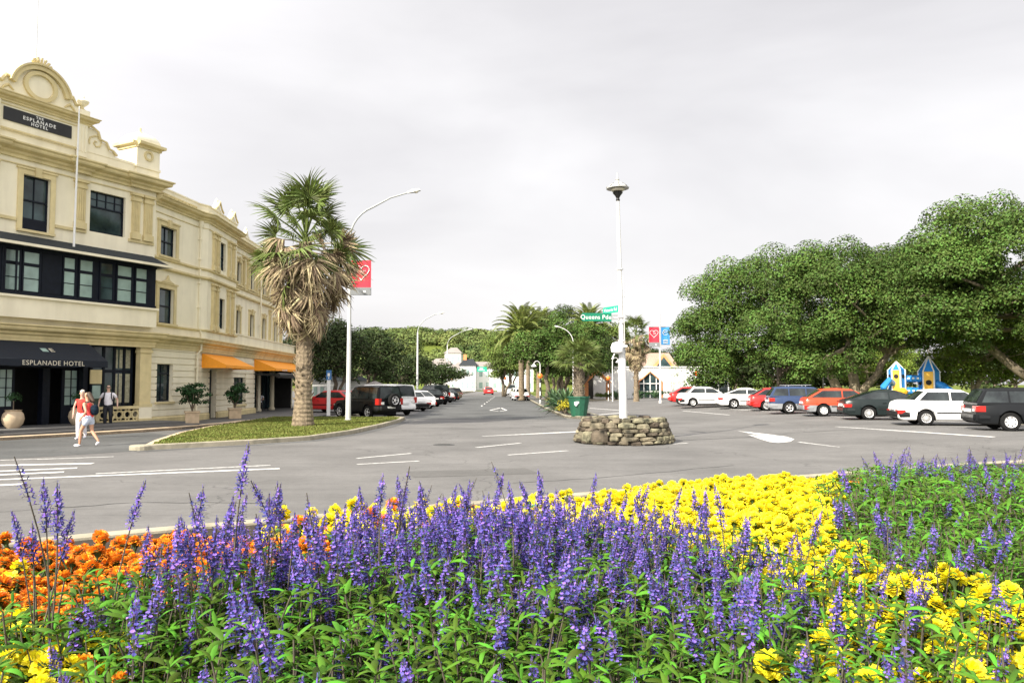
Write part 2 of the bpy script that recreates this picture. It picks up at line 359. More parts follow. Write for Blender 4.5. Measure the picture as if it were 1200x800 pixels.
# ------------------------------------------------------------------ ground, road, markings
def zg(x, y=0): return .28 * min(1, max(0, (x - 9) / 7))
def struct(name, mb, m): return tag(mb.build(name, m), kind='structure')
mb = MB(); mb.quad((-1500, -300, -.06), (1500, -300, -.06), (1500, 2500, -.06), (-1500, 2500, -.06)); struct('ground', mb, M['grass'])
mb = MB(); xs = [-70, -9.4, 3.6, 9, 16, 60]
for i in range(5): mb.quad((xs[i], -30, zg(xs[i])), (xs[i + 1], -30, zg(xs[i + 1])), (xs[i + 1], 118, zg(xs[i + 1])), (xs[i], 118, zg(xs[i])))
mb.quad((-9.4, 118, 0), (3.6, 118, 0), (3.6, 330, 0), (-9.4, 330, 0)); struct('road', mb, M['asphalt'])
def strip(mb, pts, ws, dz=.006, step=.5):
    """painted line draped over the road: pts (x,y), width per point"""
    if not hasattr(ws, '__len__'): ws = [ws] * len(pts)
    for i in range(len(pts) - 1):
        a = Vector(pts[i]); b = Vector(pts[i + 1]); d = b - a; n = Vector((-d.y, d.x)).normalized(); k = max(1, int(d.length / step))
        for j in range(k):
            t0 = j / k; t1 = (j + 1) / k; p = a + d * t0; q = a + d * t1; w0 = (ws[i] + (ws[i + 1] - ws[i]) * t0) / 2; w1 = (ws[i] + (ws[i + 1] - ws[i]) * t1) / 2
            c = [p - n * w0, q - n * w1, q + n * w1, p + n * w0]
            mb.quad(*[(v.x, v.y, zg(v.x) + dz) for v in c])
# darker resurfaced asphalt of the side street and of the hotel driveway
mb = MB(); mb.quad((-9.3, 118, .004), (-5.9, 42.2, .004), (3.0, 41.2, .004), (1.9, 118, .004)); struct('street_resurfacing', mb, M['asphalt_dark'])
mb = MB(); mb.slab([(-30, 6), (-12.7, 19.9), (-10.7, 22.0), (-11.6, 24.6), (-12.7, 28.7), (-14.4, 30.4), (-16.0, 28.0), (-17.4, 25.8), (-32, 9)], .0, .005); struct('driveway', mb, M['asphalt_dark'])
mb = MB()
marks = [((-13, 14.3), (-5.23, 17.43), .22), ((-8.84, 16.44), (-5.67, 18.16), .13), ((-14.5, 17.6), (-10.05, 18.55), .3), ((-13.5, 15.8), (-9.86, 17.55), .25), ((-13.5, 14.9), (-9.7, 16.76), .28),
         ((-11, 13.8), (-9.29, 14.77), .26), ((-12, 19.55), (-10.45, 20.29), .12), ((-14.5, 18.6), (-11.59, 19.82), .1), ((-3.98, 19.82), (-2.77, 21.28), .12), ((-3.68, 18.35), (-2.3, 19.16), .12),
         ((-1.08, 23.2), (.28, 24.96), .13), ((-.11, 20.77), (1.59, 22.1), .13), ((4.04, 23.93), (5.68, 24.96), .13), ((11.53, 52.08), (12.44, 44.09), .15), ((6.12, 61.37), (7.98, 55.44), .3),
         ((4.63, 46.46), (7.78, 52.08), .3), ((17.0, 37.5), (19.2, 33.0), .15), ((17.4, 28.6), (19.35, 27.8), .12), ((15.2, 47), (16.2, 42), .14), ((15.8, 41), (16.6, 37), .14), ((14.6, 53), (15.1, 48.5), .14)]
for a, b, wd in marks: strip(mb, [a, b], wd)
strip(mb, [(-1.09, 28.22), (1.0, 29.7), (2.9, 31.1)], [.12, .35, .5])
strip(mb, [(13.2, 31.5), (14.2, 27.8), (15.1, 24.2)], [.1, .22, .24])
# merge arrow on the right
strip(mb, [(9.35, 25.2), (9.75, 23.0)], [.12, .05])
def gp(px, py): x, y = G(px, py); return (x, y, zg(x) + .011)
AR = [gp(*q) for q in ((864, 505), (893, 508.6), (921, 512.5), (931, 515.5), (926, 518), (912, 519), (902, 518), (892, 515), (876, 509.4), (893, 511), (908, 513.5))]
mb.add(AR, [(0, 9, 1), (1, 9, 10, 2), (2, 10, 3), (10, 4, 3), (10, 5, 4), (10, 6, 5), (10, 7, 6), (9, 7, 10), (9, 8, 7)])
# lane arrow and stall lines in the side street
for a, b in (((-1.6, 56), (-.9, 54)), ((-.9, 54), (-.4, 56)), ((-.4, 56), (-.9, 62)), ((-.9, 62), (-1.6, 56))): strip(mb, [a, b], .16, .008)
for k in range(16):
    y = 43.5 + k * 3.7; strip(mb, [(-7.2 - k * .05, y), (-9.6, y + 2.3)], .12, .008)
for k in range(8): strip(mb, [(-2.6, 66 + k * 7), (-2.7, 69 + k * 7)], .12, .009)
struct('road_markings', mb, M['paint'])
mb = MB()
def wig(pts, w_):
    o = []
    for a, b in zip(pts, pts[1:]):
        for k in range(6): t = k / 6; o.append((a[0] + (b[0] - a[0]) * t + rnd.uniform(-.06, .06), a[1] + (b[1] - a[1]) * t + rnd.uniform(-.06, .06)))
    o.append(pts[-1]); strip(mb, o, [w_ * rnd.uniform(.5, 1.3) for _ in o], .0045)
wig([G(795, 516), G(860, 513), G(930, 509), G(1040, 508), G(1200, 512)], .07); wig([G(640, 500), G(560, 503), G(430, 500), G(380, 512)], .06); wig([G(0, 600), G(160, 588), G(320, 590)], .03)
wig([G(600, 566), G(700, 560), G(860, 545)], .03); wig([G(470, 494), G(560, 494.5), G(655, 492.5)], .1)
struct('tar_seams', mb, M['tar'])
mb = MB(); x_, y_ = G(555, 556); mb.quad((x_ - 1.2, y_ - .5, .0035), (x_ + 1.4, y_ + .2, .0035), (x_ + 1.1, y_ + 1.3, .0035), (x_ - 1.5, y_ + .6, .0035)); x_, y_ = G(930, 534); mb.quad((x_ - .8, y_ - .6, .012), (x_ + .8, y_ - .6, .03), (x_ + .8, y_ + 1.6, .03), (x_ - .8, y_ + 1.6, .012)) if False else None
struct('road_patch', mb, asphalt('asphalt_patch', .115, .1))
# hotel side footpath, verge, kerbs
KF = [(-10.75, 22.2), (-9.6, 23.2), (-8.2, 24.5), (-6.86, 26.2), (-6.1, 29.5), (-5.75, 34), (-5.6, 38.5), (-5.75, 41.4), (-6.4, 42.3)]
KB = [(-10.8, 22.7), (-11.4, 24.6), (-12.3, 28.4), (-12.9, 33), (-13.1, 38), (-13.1, 42.3)]
KL = [(-36, -3), (-20.5, 20.9), (-17.3, 25.9), (-15.9, 28.1), (-14.6, 30.5), (-13.9, 32.5), (-13.3, 35.5), (-13.1, 38)]
mb = MB(); mb.slab([(-11.0, 43)] + [(-10.6, 300), (-11.5, 300)] + [(-60, 300), (-60, -3)] + KL + [(-13.1, 43)], 0, .10); struct('footpath', mb, M['paving'])
def kerb(mb, path, wd=.16, h=.14, z=0):
    mb.sweep([(a, b) for a, b in path], [(0, z - .05), (0, z + h - .02), (-.02, z + h), (-wd, z + h), (-wd, z - .05)])
mb = MB(); kerb(mb, KF, .18, .15); kerb(mb, [(-9.55, 300), (-9.4, 118), (-9.3, 60), (-9.2, 43.0), (-6.4, 42.35)][::-1], .16, .14)
mb.lathe([(.3, -.05), (.3, .11), (.27, .14), (0, .145)], 16, (-10.78, 22.42, 0)); struct('kerb', mb, M['kerb'])
mb = MB(); kerb(mb, KB[::-1], .22, .13); kerb(mb, KL, .25, .13); struct('kerb_edging', mb, M['tan'])
poly = [(-10.55, 22.55), (-9.5, 23.4), (-8.1, 24.7), (-6.98, 26.3), (-6.3, 29.5), (-5.95, 34), (-5.8, 38.5), (-6.0, 41.2), (-6.5, 42.1), (-13.0, 42.1), (-12.9, 38), (-12.7, 33), (-12.1, 28.4), (-11.2, 24.6)]
mb = MB(); mb.slab(poly, 0, .125); struct('grass_verge', mb, M['grass'])
def inside(p, poly):
    x, y = p; c = False; j = len(poly) - 1
    for i in range(len(poly)):
        xi, yi = poly[i]; xj, yj = poly[j]
        if (yi > y) != (yj > y) and x < (xj - xi) * (y - yi) / (yj - yi) + xi: c = not c
        j = i
    return c
def blades(name, poly, n, z, h, m):
    xs_ = [p[0] for p in poly]; ys_ = [p[1] for p in poly]; P = []
    while len(P) < n:
        p = (rnd.uniform(min(xs_), max(xs_)), rnd.uniform(min(ys_), max(ys_)))
        if inside(p, poly): P.append(p)
    P = np.array(P); a = rng.random(n) * 6.28; hh = h * (.5 + rng.random(n)); V = np.empty((n, 4, 3)); wv = .02 + .02 * rng.random(n)
    dx = np.cos(a) * wv; dy = np.sin(a) * wv; lx = rng.normal(size=n) * h * .35; ly = rng.normal(size=n) * h * .35
    for k_, (sx, zz) in enumerate(((-1, 0), (1, 0), (.3, 1), (-.3, 1))):
        V[:, k_, 0] = P[:, 0] + dx * sx + lx * zz; V[:, k_, 1] = P[:, 1] + dy * sx + ly * zz; V[:, k_, 2] = z + hh * zz
    return tag(link(name, npmesh(name, V.reshape(-1, 3), np.arange(4 * n).reshape(n, 4), m)), 'short sunlit grass growing on the kerbed verge round the palm', 'grass', kind='stuff')
blades('verge_grass', poly, 30000, .12, .035, M['blade'])
# gutter seam along the verge
mb = MB(); strip(mb, [(-10.6, 21.8), (-8.1, 24.1), (-6.6, 26.0), (-5.8, 29.5), (-5.4, 34), (-5.3, 38.5), (-5.4, 41.6)], .3, .004); struct('gutter', mb, M['asphalt_dark'])
# park lawn on the right with its kerb
LAWN = [(21.6, 18), (20.6, 30), (19.9, 44), (19.6, 55), (19.6, 75), (24.0, 92), (24, 118), (400, 300), (400, 10), (22, 10)]
mb = MB(); mb.slab(LAWN, -.1, .36); struct('park_lawn', mb, M['grass'])
mb = MB(); kerb(mb, [(21.55, 10), (21.55, 18), (20.55, 30), (19.85, 44), (19.55, 55), (19.55, 75), (23.9, 92)][::-1], .15, .12, .28)
struct('park_kerb', mb, M['kerb'])
mb = MB(); mb.slab([(5.5, 86.5), (24, 86.5), (24, 118), (5.5, 118)], -.1, .13); struct('terrace_path', mb, M['kerb'])
# median island with planting
ISL = [(3.75, 42.0), (4.6, 42.4), (5.0, 44), (4.6, 55), (3.9, 80), (3.4, 118), (1.75, 118), (1.9, 100), (2.45, 58), (2.95, 43.5)]
mb = MB(); mb.slab(ISL, 0, .13); struct('median_island', mb, M['paving'])
mb = MB(); kerb(mb, ISL + [ISL[0]], .14, .15); struct('median_kerb', mb, M['kerb'])
mb = MB(); mb.slab([(3.3, 44.2), (4.5, 44.2), (4.1, 57), (2.75, 57)], .1, .2); struct('median_soil', mb, M['soil'])
# flower bed: soil mound held by a kerb
BK = [(-16, 1.5), (-10, 6.2), (-5.67, 8.77), (-4.23, 9.63), (0, 12.0), (3.5, 13.9), (6.92, 15.7), (9.5, 17.0), (11.8, 17.97), (18, 19.6)]
def interp(tab, x):
    if x <= tab[0][0]: return tab[0][1]
    for (a, b), (c, d) in zip(tab, tab[1:]):
        if x <= c: return b + (d - b) * (x - a) / (c - a)
    return tab[-1][1]
def ykerb(x): return interp(BK, x)
YB = [(-3, 3.5), (-1.5, 3.9), (-.9, 4.5), (0, 5.2), (1, 6.3), (1.8, 7.7), (3.1, 9.0), (4.2, 9.3), (7, 9.8), (10, 11)]
def yback(x): return interp(YB, x)
FOL = .40
def zsoil(x, y):
    yb = yback(x)
    if y < .9: return max(.12, .84 - (.9 - y) * 1.1)
    core = .84 - .078 * max(0, min(y, yb) - 3.2)
    if y <= yb: return core
    t = min(1, (y - yb) / (ykerb(x) - .2 - yb)); return .1 + (core - .1) * (1 - t) ** 3.6
mb = MB(); gx = [-13 + .4 * i for i in range(72)]; rows = 40; vsx = []
for x in gx:
    for j in range(rows + 1):
        y0 = -.2; y1 = ykerb(x) - .14; y = y0 + (y1 - y0) * (j / rows); vsx.append((x, y, zsoil(x, y) + .02 * math.sin(9 * x + 5 * y) * math.cos(7 * y)))
mb.add(vsx, [(i * (rows + 1) + j, (i + 1) * (rows + 1) + j, (i + 1) * (rows + 1) + j + 1, i * (rows + 1) + j + 1) for i in range(len(gx) - 1) for j in range(rows)])
struct('bed_soil', mb, M['soil'])
mb = MB(); mb.sweep([(a, b) for a, b in BK], [(.0, -.05), (.0, .13), (-.0, .13)][:2] + [(.02, .15), (.16, .15), (.18, .13), (.18, -.05)]); struct('bed_kerb', mb, M['kerb'])
# ground beyond: hillside
def hill_z(x, y):
    rid = 18 * math.exp(-((x + 75) / 110) ** 2) + 10.5 * math.exp(-((x - 5) / 80) ** 2)
    t = min(1, max(0, (y - 205) / 170)); t = t * t * (3 - 2 * t); fade = min(1, max(0, (160 - x) / 90))
    return rid * t * fade + 1.2 * math.sin(x * .06) * math.cos(y * .05) * t
mb = MB(); nx, ny = 60, 40
mb.add([(-420 + 620 * i / nx, 200 + 420 * j / ny, hill_z(-420 + 620 * i / nx, 200 + 420 * j / ny) - .05) for i in range(nx + 1) for j in range(ny + 1)],
       [(i * (ny + 1) + j, (i + 1) * (ny + 1) + j, (i + 1) * (ny + 1) + j + 1, i * (ny + 1) + j + 1) for i in range(nx) for j in range(ny)])
struct('hill', mb, M['grass'])
# ------------------------------------------------------------------ the hotel
H1 = (-16.08, 34.29); A1 = R(63)            # local x runs along the front, local -y is outward
hotel = thing('hotel', 'cream three storey Victorian hotel with ochre cornices, curved gable and navy and orange awnings', 'building', (H1[0], H1[1], .1), A1)
def frame(u0, d0, ang):                     # frame inside the hotel: origin on the front plane, turned by ang
    return Matrix.Translation((u0, -d0, 0)) @ Matrix.Rotation(ang, 4, 'Z')
F1 = Matrix.Identity(4)
a2 = R(90 - 7.3) - A1; a3 = R(90 + 2.8) - A1
F2 = frame(0, -.12, a2)
L2 = 3.72
p3_ = F2 @ Vector((L2, 0, 0))
F3 = Matrix.Translation(p3_) @ Matrix.Rotation(a3, 4, 'Z')
L3 = 20.7
def path(*pts):  # frame-local (frame,u,d) -> hotel xy
    o = []
    for F_, u, d in pts:
        v = F_ @ Vector((u, -d, 0)); o.append((v.x, v.y))
    return o
MID = -5.35
def wall(mb, u0, u1, z0, z1, holes=(), d=0., rev=.22):
    us = sorted(set([u0, u1] + [h[0] for h in holes] + [h[1] for h in holes])); zs = sorted(set([z0, z1] + [h[2] for h in holes] + [h[3] for h in holes]))
    us = [u for u in us if u0 <= u <= u1]; zs = [z for z in zs if z0 <= z <= z1]
    for i in range(len(us) - 1):
        for j in range(len(zs) - 1):
            cu = (us[i] + us[i + 1]) / 2; cz = (zs[j] + zs[j + 1]) / 2
            if any(h[0] < cu < h[1] and h[2] < cz < h[3] for h in holes): continue
            mb.quad((us[i], -d, zs[j]), (us[i + 1], -d, zs[j]), (us[i + 1], -d, zs[j + 1]), (us[i], -d, zs[j + 1]))
    for a, b, c, e in holes:
        y0 = -d; y1 = -d + rev
        mb.quad((a, y0, c), (a, y0, e), (a, y1, e), (a, y1, c)); mb.quad((b, y0, e), (b, y0, c), (b, y1, c), (b, y1, e))
        mb.quad((a, y0, e), (b, y0, e), (b, y1, e), (a, y1, e)); mb.quad((b, y0, c), (a, y0, c), (a, y1, c), (b, y1, c))
def window(F_, u0, u1, z0, z1, d=0., cols=2, sash=.5, surround=True, rev=.2, upper_bars=False, blind=False, ped=False, bottom=None):
    fr = MB(); fr.M = F_; y = d - rev; t = .055
    fr.fb(u0, u0 + t, y, y + .07, z0, z1); fr.fb(u1 - t, u1, y, y + .07, z0, z1); fr.fb(u0 + t, u1 - t, y, y + .07, z0, z0 + t * 1.3); fr.fb(u0 + t, u1 - t, y, y + .07, z1 - t, z1)
    zm = z0 + (z1 - z0) * sash; fr.fb(u0 + t, u1 - t, y + .01, y + .08, zm - .03, zm + .03)
    for k in range(1, cols):
        uu = u0 + (u1 - u0) * k / cols; fr.fb(uu - .018, uu + .018, y + .01, y + .055, z0 + t * 1.3, zm - .03) if not upper_bars else None
        fr.fb(uu - .018, uu + .018, y + .01, y + .055, zm + .03, z1 - t)
    if upper_bars:
        zq = (zm + z1) / 2
        fr.fb(u0 + t, u1 - t, y + .012, y + .05, zq - .015, zq + .015)
    if bottom: fr.fb(u0 + t, u1 - t, y + .012, y + .062, z0 + t * 1.3, bottom)
    w_ = fr.build('window', M['timber'], hotel)
    g = MB(); g.M = F_; g.fb(u0 + .01, u1 - .01, y - .03, y + .02, z0 + .01, z1 - .01); g.build('pane', M['blind'] if blind else M['glass'], w_)
    if surround:
        s = MB(); s.M = F_; q = .2
        s.fb(u0 - q, u0, d, d + .06, z0, z1 + q); s.fb(u1, u1 + q, d, d + .06, z0, z1 + q); s.fb(u0, u1, d, d + .06, z1, z1 + q)
        s.fb(u0 - q - .06, u1 + q + .06, d, d + .1, z1 + q, z1 + q + .07)
        if not ped: s.fb((u0 + u1) / 2 - .12, (u0 + u1) / 2 + .12, d + .062, d + .14, z1 - .04, z1 + q + .12)
        else:
            s.prism([((u0 + u1) / 2 - .5, z1 + q + .07), ((u0 + u1) / 2 + .5, z1 + q + .07), ((u0 + u1) / 2 + .12, z1 + q + .2), ((u0 + u1) / 2, z1 + q + .42), ((u0 + u1) / 2 - .12, z1 + q + .2)], -d - .05, -d - .12)
        s.fb(u0 - q, u1 + q, d + .002, d + .14, z0 - .1, z0 - .002)
        s.build('architrave', M['yellow'], w_)
    return w_
def pilaster(mb, u0, u1, z0, z1, d=0.):
    mb.fb(u0, u1, d, d + .1, z0, z1 - .34); n = 4; s_ = (u1 - u0) / (2 * n + 1)
    for k in range(n): mb.fb(u0 + s_ * (2 * k + 1), u0 + s_ * (2 * k + 2), d + .1, d + .125, z0 + .25, z1 - .4)
    mb.fb(u0 - .04, u1 + .04, d, d + .15, z0 - .12, z0 + .14); mb.fb(u0 - .05, u1 + .05, d, d + .14, z1 - .34, z1 - .22)
    mb.fb(u0 - .02, u1 + .02, d, d + .12, z1 - .22, z1 - .1); mb.fb(u0 - .09, u1 + .09, d, d + .2, z1 - .1, z1)
CORN = [(0, 0), (.1, 0), (.1, .1), (.2, .16), (.2, .24), (.42, .3), (.46, .36), (.46, .42), (.54, .47), (.54, .52), (0, .52)]
def corn(z, s=1., sd=1.): return [(d * sd, z + h * s) for d, h in CORN]
def band(z0, z1, d): return [(0, z0), (d * .5, z0), (d, z0 + (z1 - z0) * .35), (d, z1), (0, z1)]
# walls
wl = MB()
holes1 = [(-5.88, -4.82, 7.72, 9.85), (-3.13, -1.51, 8.13, 9.86), (2 * MID + 1.51, 2 * MID + 3.13, 8.13, 9.86)]
wl.M = F1; wall(wl, -10.7, 0, 7.0, 11.4, holes1)
wl.fb(-10.7, 0, -.4, -.002, 3.5, 7.0)                                   # behind the bay and over the entrance
wl.quad((0, 0, 7.0), (0, 3, 7.0), (0, 3, 11.4), (0, 0, 11.4)); wl.quad((-10.7, 9, .0), (-10.7, 0, .0), (-10.7, 0, 11.4), (-10.7, 9, 11.4))
wl.M = F2; h2 = [(.5, 1.8, 1.0, 2.72), (.5, 1.72, 4.6, 6.22), (.5, 1.8, 7.72, 9.1)]
wall(wl, -.1, L2, 3.6, 10.9, h2[1:]); wall(wl, -.1, L2, 0, 3.6, h2[:1], d=-.03)
wl.M = F3
cols3 = [2.5, 7.3, 10.1, 12.9, 15.9]
BAY = .35
def hol3(z0, z1, us, wd=.85): return [(u, u + wd, z0, z1) for u in us]
h3a = hol3(4.75, 6.35, [2.45]) + hol3(7.85, 9.35, [2.45])
wall(wl, .55, 5.2, 4.0, 10.6, h3a, d=BAY)
wl.quad((-.0, 0, 4.0), (.55, -BAY, 4.0), (.55, -BAY, 10.6), (0, 0, 10.6)); wl.quad((5.2, -BAY, 4.0), (5.2, .35, 4.0), (5.2, .35, 10.6), (5.2, -BAY, 10.6))
h3b = hol3(4.75, 6.2, cols3[1:]) + hol3(7.75, 9.1, cols3[1:])
wall(wl, 5.2, 18.6, 3.6, 10.6, h3b, d=-.3)
wl.quad((18.6, .3, 3.4), (18.6, 9, 3.4), (18.6, 9, 10.6), (18.6, .3, 10.6))
h3g = [(2.1, 3.2, 0, 2.6), (6.2, 8.5, .62, 2.2)]
wall(wl, 0, 10.4, 0, 3.6, h3g, d=-.03); wl.quad((10.4, .03, 0), (10.4, 3.2, 0), (10.4, 3.2, 3.4), (10.4, .03, 3.4))
wl.fb(10.4, 20.7, -3.4, -3.2, 0, 3.6); wl.fb(10.4, 20.7, -.5, -.03, 3.05, 3.6); wl.fb(20.45, 20.7, -3.2, -.03, 0, 3.05)
# closing back walls
wl.M = F1; wl.fb(-10.7, 2, -12.2, -12, 0, 10.8)
wl.build('wall', M['cream'], hotel)
rf = MB(); ctr = path((F1, -10.7, -.02), (F1, 0, -.02), (F2, L2, -.05), (F3, .6, -.3), (F3, 18.6, -.35), (F3, 18.6, -9), (F1, -10.7, -11.9)); rf.slab(ctr, 10.2, 10.35)
terr = path((F3, 5.2, -.02), (F3, 20.7, -.02), (F3, 20.7, -3.2), (F3, 5.2, -3.2)); rf.slab(terr, 3.61, 3.7); rf.build('roof', M['slate'], hotel)
# rusticated courses on the ground floor of the side wing
rs = MB()
def courses(F_, u0, u1, z0, z1, holes):
    rs.M = F_; z = z0
    while z < z1 - .05:
        zt = min(z + .3, z1); segs = [(u0, u1)]
        for a, b, c, e in holes:
            if c < zt and e > z:
                segs = [s2 for s in segs for s2 in ((s[0], min(s[1], a - .0)), (max(s[0], b + .0), s[1])) if s2[1] - s2[0] > .03]
        for s in segs: rs.fb(s[0], s[1], -.028, .03, z, zt - .04)
        z = zt
courses(F2, -.1, L2 - .02, .35, 3.5, h2[:1]); courses(F3, .02, 10.4, .35, 3.3, h3g)
rs.build('rusticated_wall', M['cream'], hotel)
pl = MB(); pl.sweep(path((F2, -.1, 0), (F2, L2, 0), (F3, 2.0, 0)), [(0, 0), (.1, 0), (.1, .26), (.05, .33), (0, .33)]); pl.sweep(path((F3, 3.3, 0), (F3, 10.42, 0), (F3, 10.42, -.4)), [(0, 0), (.1, 0), (.1, .26), (.05, .33), (0, .33)]); pl.build('plinth', M['yellow'], hotel)
# front pediment block, arch, scrolls, side parapet
pd = MB(); pd.M = F1
pd.fb(-7.3, -3.4, -.5, .06, 11.35, 12.45)
pd.fb(-10.7, -7.3, -.3, .02, 11.4, 11.5); pd.fb(-3.4, 0, -.3, .02, 11.4, 11.5)
for s_ in (0, 1):
    mu = (lambda u: 2 * MID - u) if s_ else (lambda u: u)
    pd.fb(mu(-3.85), mu(-3.42), .062, .14, 11.1, 12.45)
    for k in range(3): pd.fb(mu(-3.8 + k * .13), mu(-3.74 + k * .13), .14, .165, 11.3, 12.35)
    # side scroll
    sc_ = [(-3.38, 11.5), (-2.05, 11.5), (-2.1, 11.66), (-2.35, 11.7), (-2.5, 11.95), (-2.78, 12.0), (-2.88, 12.28), (-3.12, 12.42), (-3.38, 12.46)]
    q = [(mu(a), b) for a, b in sc_]; pd.prism(q, .3, 0)
# arch gable on top: shoulders and round head, as one outline
out_ = []
for k in range(19):
    w_ = math.pi * k / 18; out_.append((MID + 1.12 * math.cos(w_), 13.05 + 1.05 * math.sin(w_)))
left = [(-1.75, 12.72), (-1.7, 12.95), (-1.45, 13.02), (-1.28, 13.2), (-1.12, 13.22)]
poly_ = [(MID + 2.0, 12.7), (MID + 1.95, 12.9), (MID + 1.75, 12.95), (MID + 1.62, 13.2), (MID + 1.4, 13.15), (MID + 1.25, 13.42), (MID + 1.06, 13.4)] + out_[2:-2] + [(MID - 1.06, 13.4), (MID - 1.25, 13.42), (MID - 1.4, 13.15), (MID - 1.62, 13.2), (MID - 1.75, 12.95), (MID - 1.95, 12.9), (MID - 2.0, 12.7)]
pd.prism(poly_, .25, 0)
pd.build('gable', M['cream'], hotel)
tr = MB(); tr.M = F1                                                        # ochre mouldings of the front
def arc(mb, c, z, r0, r1, d0, d1, a0=0, a1=180, n=20, sx=1.):
    for k in range(n):
        w0 = R(a0 + (a1 - a0) * k / n); w1 = R(a0 + (a1 - a0) * (k + 1) / n)
        P_ = [(c + r0 * sx * math.cos(w0), z + r0 * math.sin(w0)), (c + r1 * sx * math.cos(w0), z + r1 * math.sin(w0)), (c + r1 * sx * math.cos(w1), z + r1 * math.sin(w1)), (c + r0 * sx * math.cos(w1), z + r0 * math.sin(w1))]
        mb.prism(P_, -d0, -d1)
arc(tr, MID, 13.05, 1.0, 1.17, -.28, .16, 12, 168); arc(tr, MID, 13.05, 1.17, 1.24, -.28, .22, 12, 168)
arc(tr, MID, 13.42, .44, .58, .0, .1, 0, 360, 28, 1.15)
for s_ in (-1, 1):
    tr.tube([(MID + s_ * u, -.03, z) for u, z in ((1.13, 13.42), (1.3, 13.46), (1.45, 13.2), (1.64, 13.24), (1.8, 12.98), (1.98, 12.93), (2.05, 12.74))], .07, 6)
    tr.tube([(MID + s_ * u, -.02, z) for u, z in ((1.0, 12.95), (1.2, 13.12), (1.35, 13.0), (1.5, 12.82))], [.03, .06, .05, .02], 6)
    for v0, v1 in (((2.05, 2.28)), ((2.6, 2.85))): pass
tr.sweep(path((F1, -7.36, -.5), (F1, -7.36, .08), (F1, -3.34, .08), (F1, -3.34, -.5)), corn(12.43, .62, .62))
tr.fb(MID - 1.9, MID + 1.9, .062, .1, 11.38, 11.44); tr.fb(-7.3, -3.4, .062, .09, 12.3, 12.34)
tr.sweep(path((F1, -10.7, -.9), (F1, -10.7, .0), (F1, -7.5, 0), (F1, -7.5, .12), (F1, -7.05, .12), (F1, -7.05, 0), (F1, -3.85, 0), (F1, -3.85, .12), (F1, -3.35, .12), (F1, -3.35, 0), (F1, -1.3, 0), (F1, -1.3, .12), (F1, .0, .12), (F1, .0, -.9)), corn(10.4, 1., .95))
for s_ in (0, 1):
    mu = (lambda u: 2 * MID - u) if s_ else (lambda u: u)
    for a, b in ((-3.8, -3.38), (-1.22, -.85), (-.62, -.22)): pilaster(tr, min(mu(a), mu(b)), max(mu(a), mu(b)), 8.25, 10.14)
    # trim on the scroll
    tr.tube([(mu(u), .0 - .05, z) for u, z in ((-2.02, 11.56), (-2.2, 11.72), (-2.38, 11.76), (-2.52, 12.0), (-2.8, 12.06), (-2.9, 12.34), (-3.14, 12.47), (-3.34, 12.52))], .06, 6)
    for k in range(9):
        w_ = k * 1.1; tr.tube([(mu(-2.95 + .045 * k * math.cos(w_ + j * .5) * .9), -.015, 11.88 + .04 * k * math.sin(w_ + j * .5)) for j in range(3)], .035, 5)
    tr.fb(min(mu(-6.1 if s_ == 0 else -5.88), mu(-4.82)), 0, 0, 0, 0, 0) if False else None
tr.fb(-10.7, -6.1, .0, .07, 8.0, 8.12); tr.fb(-4.6, -3.3, .0, .07, 8.0, 8.12); tr.fb(-1.35, -.1, 0, .07, 8.0, 8.12)
tr.fb(-10.7, 0, 0, .05, 10.16, 10.2)
tr.build('cornice', M['yellow'], hotel)
# crest finial, urn, flagpole, turret
cr = MB(); cr.M = F1
for k in range(7):
    w_ = R(20 + k * 23); cr.tube([(MID, -.05, 14.15), (MID + .2 * math.cos(w_), -.05, 14.2 + .12 * math.sin(w_)), (MID + .42 * math.cos(w_), -.05, 14.22 + .34 * math.sin(w_))], [.05, .04, .06], 6)
cr.tube([(MID - .5, -.05, 14.12), (MID, -.05, 14.3), (MID + .5, -.05, 14.12)], .05, 6); cr.build('crest', M['yellow'], hotel)
URN = [(.1, 0), (.13, .04), (.05, .1), (.05, .16), (.2, .3), (.24, .4), (.18, .46), (.1, .5), (.05, .6), (.03, .66), (.0, .72)]
for s_ in (0, 1):
    u = -3.55 if not s_ else 2 * MID + 3.55
    ur = MB(); ur.M = F1; ur.box(u - .2, u + .2, -.15, .25, 12.76, 13.05); ur.lathe([(r, z + 13.05) for r, z in URN], 12, (u, .05, 0)); ur.build('urn', M['cream'], hotel, True)
fp = MB(); fp.M = F1; fp.tube([(MID, .35, 11.2), (MID, .35, 17.4)], [.05, .028], 8); fp.lathe([(.02, 17.4), (.07, 17.45), (.07, 17.5), (0, 17.55)], 8, (MID, .35, 0)); fp.build('flagpole', M['white'], hotel, True)
dp = MB(); dp.M = F1; dp.tube([(-4.18, -.62, 7.25), (-4.12, -.6, 12.95)], [.045, .03], 8); dp.build('thin_flagpole', M['white'], hotel, True)
